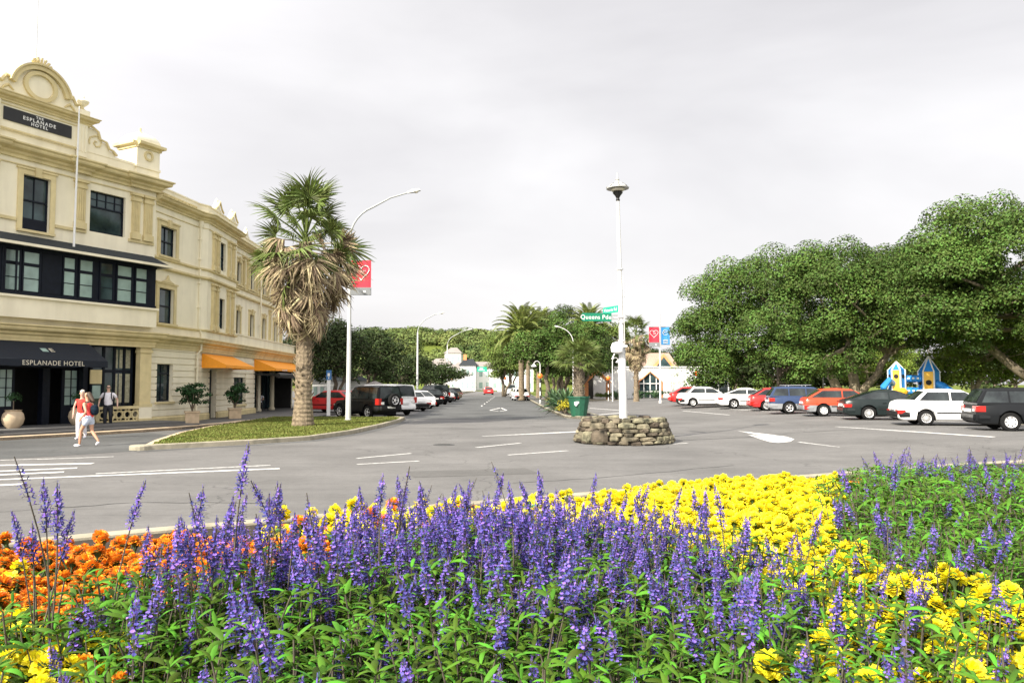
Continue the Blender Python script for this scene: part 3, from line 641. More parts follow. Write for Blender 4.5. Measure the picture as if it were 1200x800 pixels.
for s_ in (0, 1):
    c = -.52 if not s_ else 2 * MID + .52
    tu = MB(); tu.M = F1; tu.box(c - .58, c + .58, -.1, 1.1, 10.92, 12.35); tu.box(c - .62, c + .62, -.14, 1.14, 11.35, 11.45)
    prof = [(.66, 0), (.66, .12), (.6, .26), (.47, .42), (.26, .52), (.12, .56)]
    # square based dome
    vs_ = []; fs_ = []
    for r, z in prof:
        for k in range(16):
            w_ = R(45 + k * 22.5 - 22.5 * 0); cx_ = math.cos(w_); cy_ = math.sin(w_); q = (abs(cx_) ** 6 + abs(cy_) ** 6) ** (1 / 6) * .97
            vs_.append((c + r * cx_ / q, .5 + r * cy_ / q, 12.5 + z))
    for i in range(len(prof) - 1):
        for k in range(16): fs_.append((i * 16 + k, i * 16 + (k + 1) % 16, (i + 1) * 16 + (k + 1) % 16, (i + 1) * 16 + k))
    fs_.append(tuple((len(prof) - 1) * 16 + k for k in range(16))); tu.add(vs_, fs_)
    t_ = tu.build('turret', M['cream'], hotel, True)
    tt = MB(); tt.M = F1; P_ = [(c - .58, .1 * -1), (c + .58, -.1), (c + .58, 1.1), (c - .58, 1.1), (c - .58, -.1)]
    tt.sweep(P_, [(0, 12.24), (.06, 12.24), (.06, 12.32), (.2, 12.38), (.2, 12.5), (0, 12.5)])
    arc(tt, c, 11.95, .14, .23, .1, .16, 0, 360, 18); tt.lathe([(.05, 13.05), (.1, 13.1), (.04, 13.17), (.05, 13.3), (0, 13.35)], 8, (c, .5, 0))
    tt.build('turret_trim', M['yellow'], t_)
# name board
sb = MB(); sb.M = F1; sb.fb(-6.72, -4.08, .065, .1, 11.72, 12.22); sign = sb.build('name_board', M['black'], hotel)
def hfac(F_, u, d, z):
    r = (F_.to_3x3() @ Vector((1, 0, 0))); v = F_ @ Vector((u, -d, z)); return facing(v, r, (0, 0, 1))
for txt, z, s_ in (('THE', 12.13, .13), ('ESPLANADE', 11.98, .19), ('HOTEL', 11.82, .17)): text('lettering', txt, s_, hfac(F1, -5.38, .106, z), M['white'], sign, .004, 1.35, .004)
# timber bay on the first floor
by = MB(); by.M = F1; by.fb(-10.6, -.22, -.02, .4, 5.14, 6.95); bay = by.build('bay_window', M['timber'], hotel)
pn = MB(); pn.M = F1; bars = MB(); bars.M = F1
groups = [(-6.64, -6.14, 1), (-5.98, -5.4, 1), (-4.42, -3.98, 1), (-3.76, -3.22, 1), (-2.86, -2.32, 0), (-2.1, -1.45, 1), (-1.22, -.7, 1)]
groups += [(2 * MID - b, 2 * MID - a, k) for a, b, k in groups if a > -4.9]
for a, b, bl in groups:
    pn = MB(); pn.M = F1; pn.fb(a, b, .4, .412, 5.32, 6.8); pn.build('pane', M['blind' if bl else 'glass'], bay)
    bars.fb(a, b, .413, .43, 5.78, 5.81); bars.fb(a - .06, a, .4, .45, 5.25, 6.88); bars.fb(b, b + .06, .4, .45, 5.25, 6.88); bars.fb(a, b, .413, .44, 6.26, 6.38); bars.fb(a - .06, b + .06, .4, .44, 6.8, 6.86); bars.fb((a + b) / 2 - .012, (a + b) / 2 + .012, .413, .425, 5.32, 5.78) if False else None
for a, b in ((-5.28, -4.5), (-8.3, -6.75)): bars.fb(a, b, .4, .42, 5.3, 6.85)
bars.fb(-10.6, -.22, .4, .47, 5.16, 5.25); bars.fb(-10.6, -.22, .4, .46, 6.88, 6.95)
bars.build('glazing_bar', M['timber'], bay)
br = MB(); br.M = F1; br.add([(-11.1, -1.0, 7.02), (-.05 + .1, -1.0, 7.02), (-.1, -.0, 7.5), (-10.8, -.0, 7.5), (-11.1, -1.0, 6.97), (.05, -1.0, 6.97), (-.1, 0, 6.97), (-10.8, 0, 6.97)], [(0, 1, 2, 3), (0, 4, 5, 1), (1, 5, 6, 2), (0, 3, 7, 4), (4, 7, 6, 5)])
br.build('bay_roof', M['slate'], bay)
gt = MB(); gt.M = F1; gt.fb(-11.15, .1, 1.0, 1.09, 6.93, 7.03); gt.fb(.055, .12, .02, 1.0, 6.93, 7.02); gt.build('gutter', M['cream'], bay)
pb = MB(); pb.M = F1; pb.fb(-10.65, -.15, -.02, .42, 4.3, 5.05); pb.fb(-10.72, -.1, -.02, .52, 5.05, 5.14); pb.build('bay_parapet', M['cream'], hotel)
# ground floor cornice along all faces
gc = MB(); gc.sweep(path((F1, -10.7, -.5), (F1, -10.7, .04), (F1, 0.02, .04), (F1, .02, -.1), (F2, .3, .0), (F2, L2, 0.), (F3, 20.7, 0), (F3, 20.7, -3)), [(0, 3.42), (.06, 3.42), (.06, 3.55)] + corn(3.55, 1., .85)[1:]); gc.build('lower_cornice', M['yellow'], hotel)
fz = MB(); fz.M = F1; fz.fb(-10.7, 0, -.1, .03, 3.9, 4.3); fz.build('frieze', M['cream'], hotel); fz = MB()
fz.M = Matrix.Identity(4); fz.sweep(path((F3, 5.3, -.3), (F3, 5.3, .1), (F3, 20.6, .1), (F3, 20.6, -3)), [(-.25, 4.07), (0, 4.07), (0, 4.62), (.05, 4.66), (.05, 4.72), (-.25, 4.72)]); fz.build('balcony_parapet', M['cream'], hotel)
# upper bands of the side wing
ub = MB(); pth = lambda d: path((F2, 0, d), (F2, L2, d), (F3, .6, BAY + d), (F3, 5.25, BAY + d), (F3, 5.25, -.3 + d), (F3, 18.65, -.3 + d), (F3, 18.65, -6))
ub.sweep(pth(0), corn(9.95, .8, .8)); ub.sweep(pth(0), band(7.5, 7.62, .1)); ub.sweep(pth(0), band(7.05, 7.18, .16)); ub.sweep(pth(0), band(9.62, 9.66, .04)); ub.sweep(pth(0), band(4.44, 4.54, .1))
ub.M = F3
for a, b in ((1.15, 1.45), (1.75, 2.05), (3.6, 3.9), (4.35, 4.65)): pilaster(ub, a, b, 7.75, 9.62, BAY); pilaster(ub, a, b, 4.66, 6.95, BAY)
for u in cols3[1:]:
    for a in (u - .75, u + 1.2): pilaster(ub, a, a + .3, 7.75, 9.6, -.3)
for a in (14.6, 17.6): pilaster(ub, a, a + .35, 4.75, 6.9, -.3)
ub.build('string_course', M['yellow'], hotel)
pp = MB(); pp.sweep(pth(-.02), [(-.2, 10.36), (0, 10.36), (0, 10.78), (.05, 10.82), (.05, 10.87), (-.25, 10.87)])
pp.M = F3
for c, h in ((2.1, 1.), (4.6, 1.), (9.5, .8), (14, .8)):
    dd = -(BAY) + .05 if c < 5.2 else .35
    pp.prism([(c - .62, 10.87), (c + .62, 10.87), (c + .5, 11.0), (c + .3, 11.05), (c + .15, 11.25), (c, 11.32 + .1 * h), (c - .15, 11.25), (c - .3, 11.05), (c - .5, 11.0)], dd, dd + .22)
    pp.lathe([(.05, 11.38), (.09, 11.48), (.0, 11.6)], 8, (c, dd + .1, 0))
pp.build('parapet', M['cream'], hotel)
sw = MB(); sw.M = F2
sw.fb(.05, 3.6, .0, .02, 10.4, 10.64)
for k in range(11): arc(sw, .25 + k * .32, 10.52, .05, .11, .02, .06, 0, 360, 10)
sw.build('scroll_frieze', M['yellow'], hotel)
for c in (2.1, 4.6): sw = MB(); sw.M = F3; sw.tube([(c - .6, -BAY - .03, 10.93), (c - .28, -BAY - .03, 11.1), (c, -BAY - .03, 11.42), (c + .28, -BAY - .03, 11.1), (c + .6, -BAY - .03, 10.93)], .05, 6); sw.build('scroll_trim', M['yellow'], hotel)
# windows
for a, b, c, e in holes1[:1]: window(F1, a, b, c, e, cols=2, sash=.55, bottom=8.2)
for a, b, c, e in holes1[1:]: window(F1, a, b, c, e, cols=4, sash=.62, surround=False, upper_bars=True)
window(F2, *h2[0], d=-.03, cols=2, surround=False, sash=.75); window(F2, *h2[1], cols=1, ped=True); window(F2, *h2[2], cols=2)
sl_ = MB(); sl_.M = F2; sl_.fb(.4, 1.9, -.03, .1, .9, .99); sl_.M = F3; sl_.fb(6.1, 8.6, -.03, .1, .52, .61); sl_.build('sill', M['yellow'], hotel)
for h in h3a: window(F3, *h, d=BAY, cols=1, surround=False)
for h in h3b: window(F3, *h, d=-.3, cols=1)
window(F3, *h3g[1], d=-.03, cols=3, surround=False, sash=.8)
dr = MB(); dr.M = F3; dr.fb(2.12, 3.18, -.3, -.24, .02, 2.58); dr.fb(2.2, 2.62, -.24, -.22, .9, 2.4); dr.fb(2.68, 3.1, -.24, -.22, .9, 2.4); dr_ = dr.build('door', M['timber'], hotel)
# downpipes
dw = MB()
for F_, u, d in ((F3, .12, .12), (F3, 12.1, -.15)):
    dw.M = F_; dw.lathe([(.05, 9.6), (.12, 9.7), (.12, 9.95), (.0, 9.95)], 10, (u, -d, 0)); dw.tube([(u, -d, 9.7), (u, -d, 4.6), (u + .12, -d - .1, 4.3), (u + .12, -d - .1, 3.5), (u - .1, -d, 3.3), (u - .1, -d, .1)], .05, 8)
    for z in (9, 8, 6.8, 5.6, 2.6, 1.4): dw.fb(u - .09 if z > 3 else u - .19, u + .09 if z > 3 else u - .01, d - .1, d + .055, z, z + .05)
dw.build('downpipe', M['cream'], hotel, True)
# entrance: piers, recessed shopfront, doors, balustrade
for s_ in (0, 1):
    pr = MB(); pr.M = F1
    mu = (lambda u: 2 * MID - u) if s_ else (lambda u: u)
    a, b = sorted((mu(-.58), mu(-.02))); pr.fb(a, b, -.3, .0, .95, 3.42); pr.fb(a - .05, b + .05, -.3, .06, .8, .95); pr.fb(a - .04, b + .04, -.3, .05, .3, .8, 1); pr.fb(a - .1, b + .08, -.3, .12, .0, .3); pr.fb(a - .04, b + .04, -.3, .05, 3.18, 3.3); pr.build('pier', [M['yellow'], M['cream']], hotel)
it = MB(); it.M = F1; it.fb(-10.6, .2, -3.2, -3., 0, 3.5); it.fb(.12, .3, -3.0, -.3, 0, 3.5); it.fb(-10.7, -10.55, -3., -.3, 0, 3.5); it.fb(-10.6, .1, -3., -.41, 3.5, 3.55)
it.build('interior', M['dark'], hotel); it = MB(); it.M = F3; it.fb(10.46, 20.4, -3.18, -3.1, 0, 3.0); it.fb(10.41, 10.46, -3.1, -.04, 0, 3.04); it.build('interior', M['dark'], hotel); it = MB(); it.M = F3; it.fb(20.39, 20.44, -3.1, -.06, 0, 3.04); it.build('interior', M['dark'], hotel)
sf = MB(); sf.M = F1
for u in (-2.72, -2.5, -1.95, -1.45, -.98, -.62): sf.fb(u - .05, u + .05, -.62, -.5, .85, 3.5)
for z in (.85, 2.36, 3.44): sf.fb(-2.5, -.6, -.63, -.49, z - .06, z + .06)
sf.fb(-2.5, -.6, -.6, -.5, .1, .79)
sf.fb(-2.86, -2.72, -.8, -.5, 0, 3.5); sf.fb(-4.3, -4.0, -1.2, -.9, 0, 3.5); sf.fb(-7.0, -6.6, -1.2, -.8, 0, 3.5); sf.fb(-10.5, -2.5, -1.2, -.9, 2.45, 3.5)
sf.build('shopfront', M['timber'], hotel)
sg = MB(); sg.M = F1; sg.fb(-2.5, -.6, -.58, -.55, .9, 3.44); sg.build('pane', M['glass'], hotel)
gf = MB(); gf.M = F3; gf.fb(10.5, 20.4, -1.62, -1.6, .02, 3.0); gf.build('cafe_glazing', M['glass'], hotel)
for k in range(9): gf = MB(); gf.M = F3; gf.fb(10.6 + k * 1.2, 10.72 + k * 1.2, -1.6, -1.5, .02, 3.0); gf.build('cafe_mullion', M['timber'], hotel)
cu = MB(); cu.M = F1
for a, b in ((-1.42, -1.28), (-1.2, -1.06), (-.93, -.68)):
    cu.fb(a, b, -.549, -.535, 1.0, 2.25); cu.fb(a, b, -.549, -.535, 2.5, 3.3)
cu.build('curtain', M['curtain'], hotel)
for a, b in ((-5.98, -5.5), (-3.42, -2.88), (-9.2, -8.7)):
    f_ = MB(); f_.M = F1; f_.fb(a - .1, b + .1, -.95, -.88, .05, 2.42); d_ = f_.build('french_door', M['timber'], hotel)
    g_ = MB(); g_.M = F1
    g_.fb(a + .02, b - .02, -.88, -.87, .95, 2.36); g_.build('pane', M['blind'], d_); g_ = MB(); g_.M = F1; g_.fb((a + b) / 2 - .02, (a + b) / 2 + .02, -.868, -.85, .95, 2.36)
    for j in range(1, 4): g_.fb(a, b, -.868, -.852, .93 + j * .36, .96 + j * .36)
    g_.build('glazing_bar', M['timber'], d_)
nb = MB(); nb.M = F1; nb.fb(-2.62, -2.1, -.45, -.4, 1.82, 2.4); nb.build('notice', M['yellow'], hotel); nb = MB(); nb.M = F1; nb.fb(-2.5, -2.15, -.45, -.41, 1.2, 1.74); nb.build('menu_board', M['blind'], hotel)
bl = MB(); bl.M = F1; bl.fb(-2.6, -.66, -.12, .1, .74, .86); bl.fb(-2.6, -.66, -.12, .08, .0, .26); bl.fb(-2.64, -2.5, -.12, .1, .26, .74)
for k in range(5):
    c = -2.3 + k * .38; arc(bl, c, .5, .12, .18, -.03, .03, 0, 360, 12); arc(bl, c + .19, .5, .02, .07, -.025, .035, 0, 360, 8)
    arc(bl, c + .19, .26, .1, .15, -.025, .025, 0, 180, 7); arc(bl, c + .19, .74, .1, .15, -.025, .025, 180, 360, 7)
bl.build('balustrade', M['yellow'], hotel)
fl = MB(); fl.M = F1; fl.slab([(-16, -2.4), (.6, -2.4), (.6, -.1), (.1, 3), (-16, 3)], -.02, .09); fl.slab([(-16, -2.0), (.2, -2.0), (.2, .5), (-16, .5)], .09, .2); fl.build('entrance_step', M['paving'], hotel)
# awnings
def awning(F_, u0, u1, z1, z0, dep, val, m, name, hip=.25):
    a = MB(); a.M = F_
    P_ = [(u0, -.03, z1), (u1, -.03, z1), (u1, -dep, z0), (u0, -dep, z0)]; Q = [(u0, -.03, z0 - .0), (u1, -.03, z0), (u1, -dep, z0 - val), (u0, -dep, z0 - val)]
    n = 12
    for k in range(n):
        s0 = k / n; s1 = (k + 1) / n; ua = u0 + (u1 - u0) * s0; ub_ = u0 + (u1 - u0) * s1
        a.quad((ua, -.03, z1), (ua, -dep, z0), (ub_, -dep, z0), (ub_, -.03, z1)); a.quad((ua, -dep, z0), (ua, -dep - .01, z0 - val + .015 * (k % 2)), (ub_, -dep - .01, z0 - val + .015 * (k % 2)), (ub_, -dep, z0))
        a.quad((ub_, -.03, z1 - .02), (ub_, -dep + .02, z0 - .02), (ua, -dep + .02, z0 - .02), (ua, -.03, z1 - .02))
    for u in (u0, u1): a.add([(u, -.03, z1), (u, -dep, z0), (u, -dep, z0 - val), (u, -.03, z0 - val)], [(0, 1, 2, 3)])
    return a.build(name, m, hotel)
na = awning(F1, -7.65, -3.05, 3.48, 2.72, 1.3, .26, M['navy'], 'awning')
text('lettering', 'ESPLANADE HOTEL', .25, hfac(F1, -5.25, 1.325, 2.585), M['lampglass'], na, .004, 1.12)
sl_n = Vector((0, -1.27, -.76)).normalized(); mt = facing((-4.98, -.70, 3.1), (1, 0, 0), (0, 1.27, .76)); text('emblem', 'E', .36, mt, M['lampglass'], na, .004, 1, .006)
em = MB(); em.M = facing((-5.25, -.70, 3.1), (1, 0, 0), (0, 1.27, .76)); em.box(-.13, .1, -.13, .13, 0, .008); em.build('emblem_panel', M['blind'], na)
oa = awning(F3, .9, 5.9, 3.36, 2.78, 1.25, .16, M['orange'], 'awning'); ob = awning(F3, 10.2, 20.3, 3.38, 2.8, 1.35, .16, M['orange'], 'awning')
for q, (a_, b_) in enumerate(((0, .9), (.1, .5), (.0, .8), (.2, .6), (.0, 1.))):
    lt = MB(); lt.M = F3; lt.fb(11.9 + q * .26, 12.06 + q * .26, 1.365, 1.375, 2.66 + a_ * .06, 2.66 + b_ * .11); lt.build('lettering', M['white'], ob)
bc = MB(); bc.M = F3; bc.tube([(10.2, -1.5, 2.35), (20.3, -1.5, 2.35)], .16, 8); bc.fb(10.25, 20.3, -.3, 1.45, 2.38, 2.46); bc.build('cafe_blind', M['black'], hotel)
for u in (12.8, 16.2): cp = MB(); cp.M = F3; cp.lathe([(.22, 0), (.22, .15), (.16, .2), (.15, 2.4), (.22, 2.5), (.22, 3.05)], 12, (u, .4, 0)); cp.build('column', M['creamd'], hotel, True)
# ------------------------------------------------------------------ trees
def limb_path(p0, p1, k=5, wob=.25):
    p0 = Vector(p0); p1 = Vector(p1); o = []
    for i in range(k + 1):
        t = i / k; p = p0.lerp(p1, t); a = (p1 - p0).length * wob * math.sin(math.pi * t) * .3
        o.append(p + Vector((rnd.uniform(-a, a), rnd.uniform(-a, a), rnd.uniform(-a, a) * .5)))
    return o
def crown_clumps(c, rad, n, r0, r1, low=-.35, flat=.8, fill=.25):
    out = []; d = sph(n * 3); d = d[d[:, 2] > low][:n]
    for q in d:
        inn = 1 - (rng.random() ** 1.2) * (.6 if rng.random() < fill else .33); r = rnd.uniform(r0, r1)
        out.append((c[0] + q[0] * (rad[0] - r * .6) * inn, c[1] + q[1] * (rad[1] - r * .6) * inn, c[2] + q[2] * (rad[2] - r * .5) * inn, r, .95))
    return out
def tree(name, label, cat, loc, lobes, per, leaf, lm, trunks, bark='bark', group=None, up=.35, jit=.35):
    """lobes: (centre, radii, number, r0, r1, low) relative to the base; trunks: (p0, p1, r0, r1)"""
    t = thing(name, label, cat, loc, 0, group); cl = []
    for c, rad, n, r0, r1, low in lobes: cl += crown_clumps(c, rad, n, r0, r1, low)
    V, F = clump_leaves(cl, per, leaf, jit, up)
    link('crown', npmesh('crown', V, F, M[lm]), t)
    mb = MB()
    for p0, p1, ra, rb in trunks:
        pts = limb_path(p0, p1); mb.tube(pts, [ra + (rb - ra) * i / 5 for i in range(6)], 9)
    # limbs reaching into the crown
    top = Vector(trunks[0][1]); sel = rnd.sample(cl, min(len(cl), 16))
    for c in sel:
        a = Vector(rnd.choice(trunks)[1]); b = Vector(c[:3])
        if (b - a).length < 14: pts = limb_path(a * 1., b, 4, .5); r = trunks[0][3] * .55; mb.tube(pts, [r * (1 - .75 * i / 4) for i in range(5)], 6)
    mb.build('trunk', M[bark], t, True, 180)
    return t
def PT(label, loc, lobes, trunks, bark='bark', lm='pohut', per=400, leaf=.175, name='pohutukawa_tree'): return tree(name, label, 'tree', loc, lobes, per, leaf, lm, trunks, bark, None, .3, .3)
PT('broad dense dark tree at the left end of the park, behind the white cars', (21.2, 60, .35),
     [((0, 0, 6.3), (9.0, 6, 5.7), 78, 1.1, 1.9, -.75), ((-5.4, -1.5, 3.9), (3.7, 3.5, 3.9), 28, .8, 1.4, -.9), ((3.0, -3.4, 4.0), (4.2, 2.5, 3.0), 20, .8, 1.3, -.7), ((-1.8, -3.4, 3.4), (3.6, 2.5, 3.0), 20, .8, 1.3, -.9)],
     [((0, 0, 0), (.3, 0, 4.5), .8, .45), ((.8, .2, 0), (2.6, 0, 5), .45, .3)])
PT('broad dark tree with pale forked trunks, left of the blue play tower', (23.2, 52.5, .35),
     [((-.6, 0, 6.6), (7.2, 5, 4.6), 62, 1.1, 1.8, -.6), ((4.4, -1.5, 6.2), (4.8, 3.5, 4.0), 34, .9, 1.5, -.7), ((-3.0, -2.6, 3.6), (3.6, 2.2, 2.6), 22, .7, 1.1, -.8), ((1.4, -2.6, 4.8), (3.0, 2.0, 2.2), 13, .7, 1.1, -.6)],
     [((-.4, 0, 0), (-1.7, 0, 3.4), .36, .26), ((.3, 0, 0), (2.4, -.3, 3.6), .3, .2), ((.1, .3, 0), (.2, .5, 4.4), .36, .3)], 'barkpale')
PT('tallest dark tree, rising at the right edge behind the black estate', (32.4, 47, .35),
     [((0, 0, 7.8), (10.3, 6.5, 5.9), 110, 1.2, 2.0, -.6), ((-6.4, -1.5, 6.4), (3.8, 3, 4.0), 36, .9, 1.4, -.8), ((1.0, -3.5, 5.4), (5.0, 3.2, 3.8), 36, .9, 1.5, -.8)],
     [((0, 0, 0), (.3, 0, 5.5), .7, .45), ((-.4, 0, 1.6), (-5.2, .4, 6.4), .3, .16)])
for args in (('lower yellow green tree right of the play tower, under the tallest dark tree', (31.0, 51, .35), [((0, 0, 3.7), (4.2, 3, 3.3), 70, .6, 1.1, -.8)]),
             ('light green spreading tree at the right edge behind the black estate', (35.6, 51.5, .35), [((0, 0, 3.6), (3.8, 3, 3.1), 64, .6, 1.1, -.8)]),
             ('yellow green tree deep in the park behind the play tower', (33.0, 72, .35), [((0, 0, 3.8), (5.2, 3, 3.6), 60, .8, 1.3, -.8)])):
    PT(args[0], args[1], args[2], [((0, 0, 0), (.2, 0, 3), .22, .14), ((0, 0, 0), (-.9, 0, 2.8), .16, .1)], 'barkpale', 'lime', 300, .17, 'park_tree')
# darker planting deep in the park closes the view under the crowns
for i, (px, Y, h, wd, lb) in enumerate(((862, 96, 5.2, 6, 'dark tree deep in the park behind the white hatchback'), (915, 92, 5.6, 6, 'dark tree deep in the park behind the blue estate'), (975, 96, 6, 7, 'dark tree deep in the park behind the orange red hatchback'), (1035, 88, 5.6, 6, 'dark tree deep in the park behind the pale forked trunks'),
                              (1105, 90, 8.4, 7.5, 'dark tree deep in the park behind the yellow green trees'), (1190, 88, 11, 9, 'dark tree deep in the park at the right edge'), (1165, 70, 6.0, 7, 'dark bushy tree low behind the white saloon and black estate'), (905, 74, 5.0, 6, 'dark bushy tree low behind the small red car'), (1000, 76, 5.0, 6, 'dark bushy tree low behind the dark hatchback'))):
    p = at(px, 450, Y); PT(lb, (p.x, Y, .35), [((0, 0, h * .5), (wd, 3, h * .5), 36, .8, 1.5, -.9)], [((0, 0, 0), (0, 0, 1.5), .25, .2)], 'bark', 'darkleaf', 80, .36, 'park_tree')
# dark street trees on the left
for i, (px, Y, h, wd, lb) in enumerate(((392, 62, 7.2, 3.4, 'dark leafy street tree directly behind the tall white street light'), (430, 68, 7.0, 3.8, 'tallest dark street tree behind the black four wheel drive'), (468, 80, 5.1, 4.2, 'dark street tree left of the second street light'),
                              (498, 92, 5.0, 4.2, 'small dark street tree right of the second street light'), (518, 124, 4.9, 5.0, 'farthest dark street tree on the left kerb near the orange beacons'), (350, 70, 6.8, 4.0, 'dark tree behind the fan palm trunk at the end of the hotel'))):
    p = at(px, 450, Y); tree('street_tree', lb, 'tree', (p.x, Y, .1), [((0, 0, h * .58), (wd, wd * .8, h * .44), 54, .7, 1.3, -.85)], 120, .24, 'darkleaf', [((0, 0, 0), (.1, 0, h * .4), .2, .14), ((.1, 0, .2), (.9, 0, h * .45), .14, .1)], group='dark street trees along the left kerb', jit=.55)
# trees in the middle, beyond the island
for px, Y, h, wd, lm, lb in ((656, 92, 10.4, 4.4, 'pohut', 'fuller green tree between the two rounded ones behind the island'), (694, 94, 8.0, 4.2, 'darkleaf', 'dark tree directly left of the lamp pole, above the brick porch'), (600, 150, 11.5, 6.5, 'midleaf', 'far mid green tree on the right kerb left of the date palms'), (590, 112, 9.5, 3.6, 'midleaf', 'slim mid green tree beside the tall date palm trunk'), (640, 84, 8.6, 4.6, 'pohut', 'dense rounded green tree just behind the agaves of the island'), (676, 86, 8.8, 4.8, 'pohut', 'dense rounded green tree behind the potted fan palm'),
                             (660, 104, 12.6, 6, 'darkleaf', 'tall dark tree rising between the two date palms'), (708, 100, 10, 4.2, 'midleaf', 'mid green tree behind the street name signs'), (745, 112, 7.6, 5.2, 'darkleaf', 'dark tree behind the arched white building, left of the banners'), (780, 116, 7, 5, 'darkleaf', 'dark tree behind the roof of the white building')):
    p = at(px, 450, Y); tree('round_tree', lb, 'tree', (p.x, Y, .1), [((0, 0, h * .6), (wd, wd * .8, h * .42), 64, .8, 1.4, -.9)], 150, .25, lm, [((0, 0, 0), (.1, 0, h * .45), .28, .18), ((.2, 0, 0), (1.4, 0, h * .5), .2, .12)])
# hillside wood
cl = []; P_ = []
for _ in range(1500):
    x = rnd.uniform(-190, 90); y = rnd.uniform(225, 420); z = hill_z(x, y)
    if z < 1.5: continue
    if abs(x + 12) < 22 and y < 262: continue
    r = rnd.uniform(2.6, 5.6); cl.append((x, y, z + r * .3, r, .85))
V, F = clump_leaves(cl, 14, 1.1, .35, .3)
tag(link('hill_wood', npmesh('hill_wood', V, F, M['hillleaf'])), 'wooded hillside of rounded green tree crowns beyond the end of the street', 'wood', kind='stuff')
for px, py, Y, s_, lb in ((428, 400, 385, 5, 'dark flat topped tree standing proud on the left end of the ridge'), (505, 398, 395, 5.5, 'dark domed tree on the ridge above the second street light'), (540, 402, 390, 5, 'dark rounded tree on the ridge right of the domed one'), (548, 418, 300, 8.5, 'big dark round tree on the slope above the slate roofed building'), (475, 398, 350, 7, 'dark tree on the slope above the far end of the parked cars')):
    p = at(px, py, Y); tree('hill_tree', lb, 'tree', (p.x, Y, p.z - s_ * 1.1), [((0, 0, s_ * .9), (s_, s_, s_ * .75), 24, 2, 3.4, -.7)], 16, 1.0, 'darkleaf', [((0, 0, 0), (0, 0, s_ * .7), .5, .3)])

# ------------------------------------------------------------------ palms
def fan_mesh(name, m, R0=1.0, n=22, spread=285, droop=.5, pet=1.2, dead=False):
    mb = MB(); mb.tube([(0, 0, 0), (pet * .5, 0, .05), (pet, 0, 0)], [.035, .025, .018], 4, True)
    if dead: n = int(n * 1.7)
    for k in range(n):
        a = R(-spread / 2 + spread * (k + .5) / n) + rnd.uniform(-.06, .06) * (3 if dead else 1); L_ = R0 * (1 - .22 * abs(a) / R(spread / 2)) * rnd.uniform(.72 if dead else .88, 1.12); w = R0 * math.tan(R(spread / n) / 2) * (.75 if dead else .8)
        pv = []; seg = 5; aa = a * (.5 if dead else 1); dr = droop * rnd.uniform(.5, 1.5); sd = rnd.uniform(-.25, .25) if dead else rnd.uniform(-.06, .06); off = rnd.uniform(-.14, .1) if dead else 0
        for j in range(seg + 1):
            t = j / seg; wd = w * min(1, 2.2 * t) * (1 - max(0, t - .4) / .6) * .62 + .003
            dz = -dr * L_ * max(0, t - .3) ** 1.6 * 1.3 + off * t; rr = L_ * t * (1 - .2 * dr * t); an = aa + sd * t * t
            ca, sa = math.cos(an), math.sin(an); cx, cy = pet + rr * ca, rr * sa; fold = .03 * L_ * (1 if k % 2 else -1)
            pv += [(cx - sa * wd, cy + ca * wd, dz), (cx, cy, dz + fold * t * (1 - t) * 3), (cx + sa * wd, cy - ca * wd, dz)]
        fs = []
        for j in range(seg): fs += [(3 * j, 3 * j + 3, 3 * j + 4, 3 * j + 1), (3 * j + 1, 3 * j + 4, 3 * j + 5, 3 * j + 2)]
        mb.add(pv, fs)
    me = bpy.data.meshes.new(name); me.from_pydata(mb.v, [], mb.f); me.materials.append(m); me.update(); return me
def frond_rot(az, el, roll=0): return (Matrix.Rotation(az, 3, 'Z') @ Matrix.Rotation(-el, 3, 'Y') @ Matrix.Rotation(roll, 3, 'X')).to_euler()
FG = [fan_mesh('green_frond', M['fan'], R0=.95, pet=1.25, n=26, droop=d, spread=230) for d in (.3, .55, .8, .45)]
FD = [fan_mesh('dead_frond', M['dead'], R0=1.15, n=18, droop=d, dead=True, spread=q) for d, q in ((.4, 200), (.7, 280), (1., 240), (.5, 320))]
def ringed_trunk(mb, h, r0, r1, flare=1.3, n=14, step=.09, lean=0.):
    k = int(h / step); pts = []; rs_ = []
    for i in range(k + 1):
        t = i / k; z = h * t; f = flare - (flare - 1) * min(1, t * 7); pts.append((lean * t * t, 0, z)); rs_.append((r0 + (r1 - r0) * t) * f * (1 + (.035 if i % 2 else -.02) * rnd.uniform(.6, 1.3)))
    mb.tube(pts, rs_, n); return mb
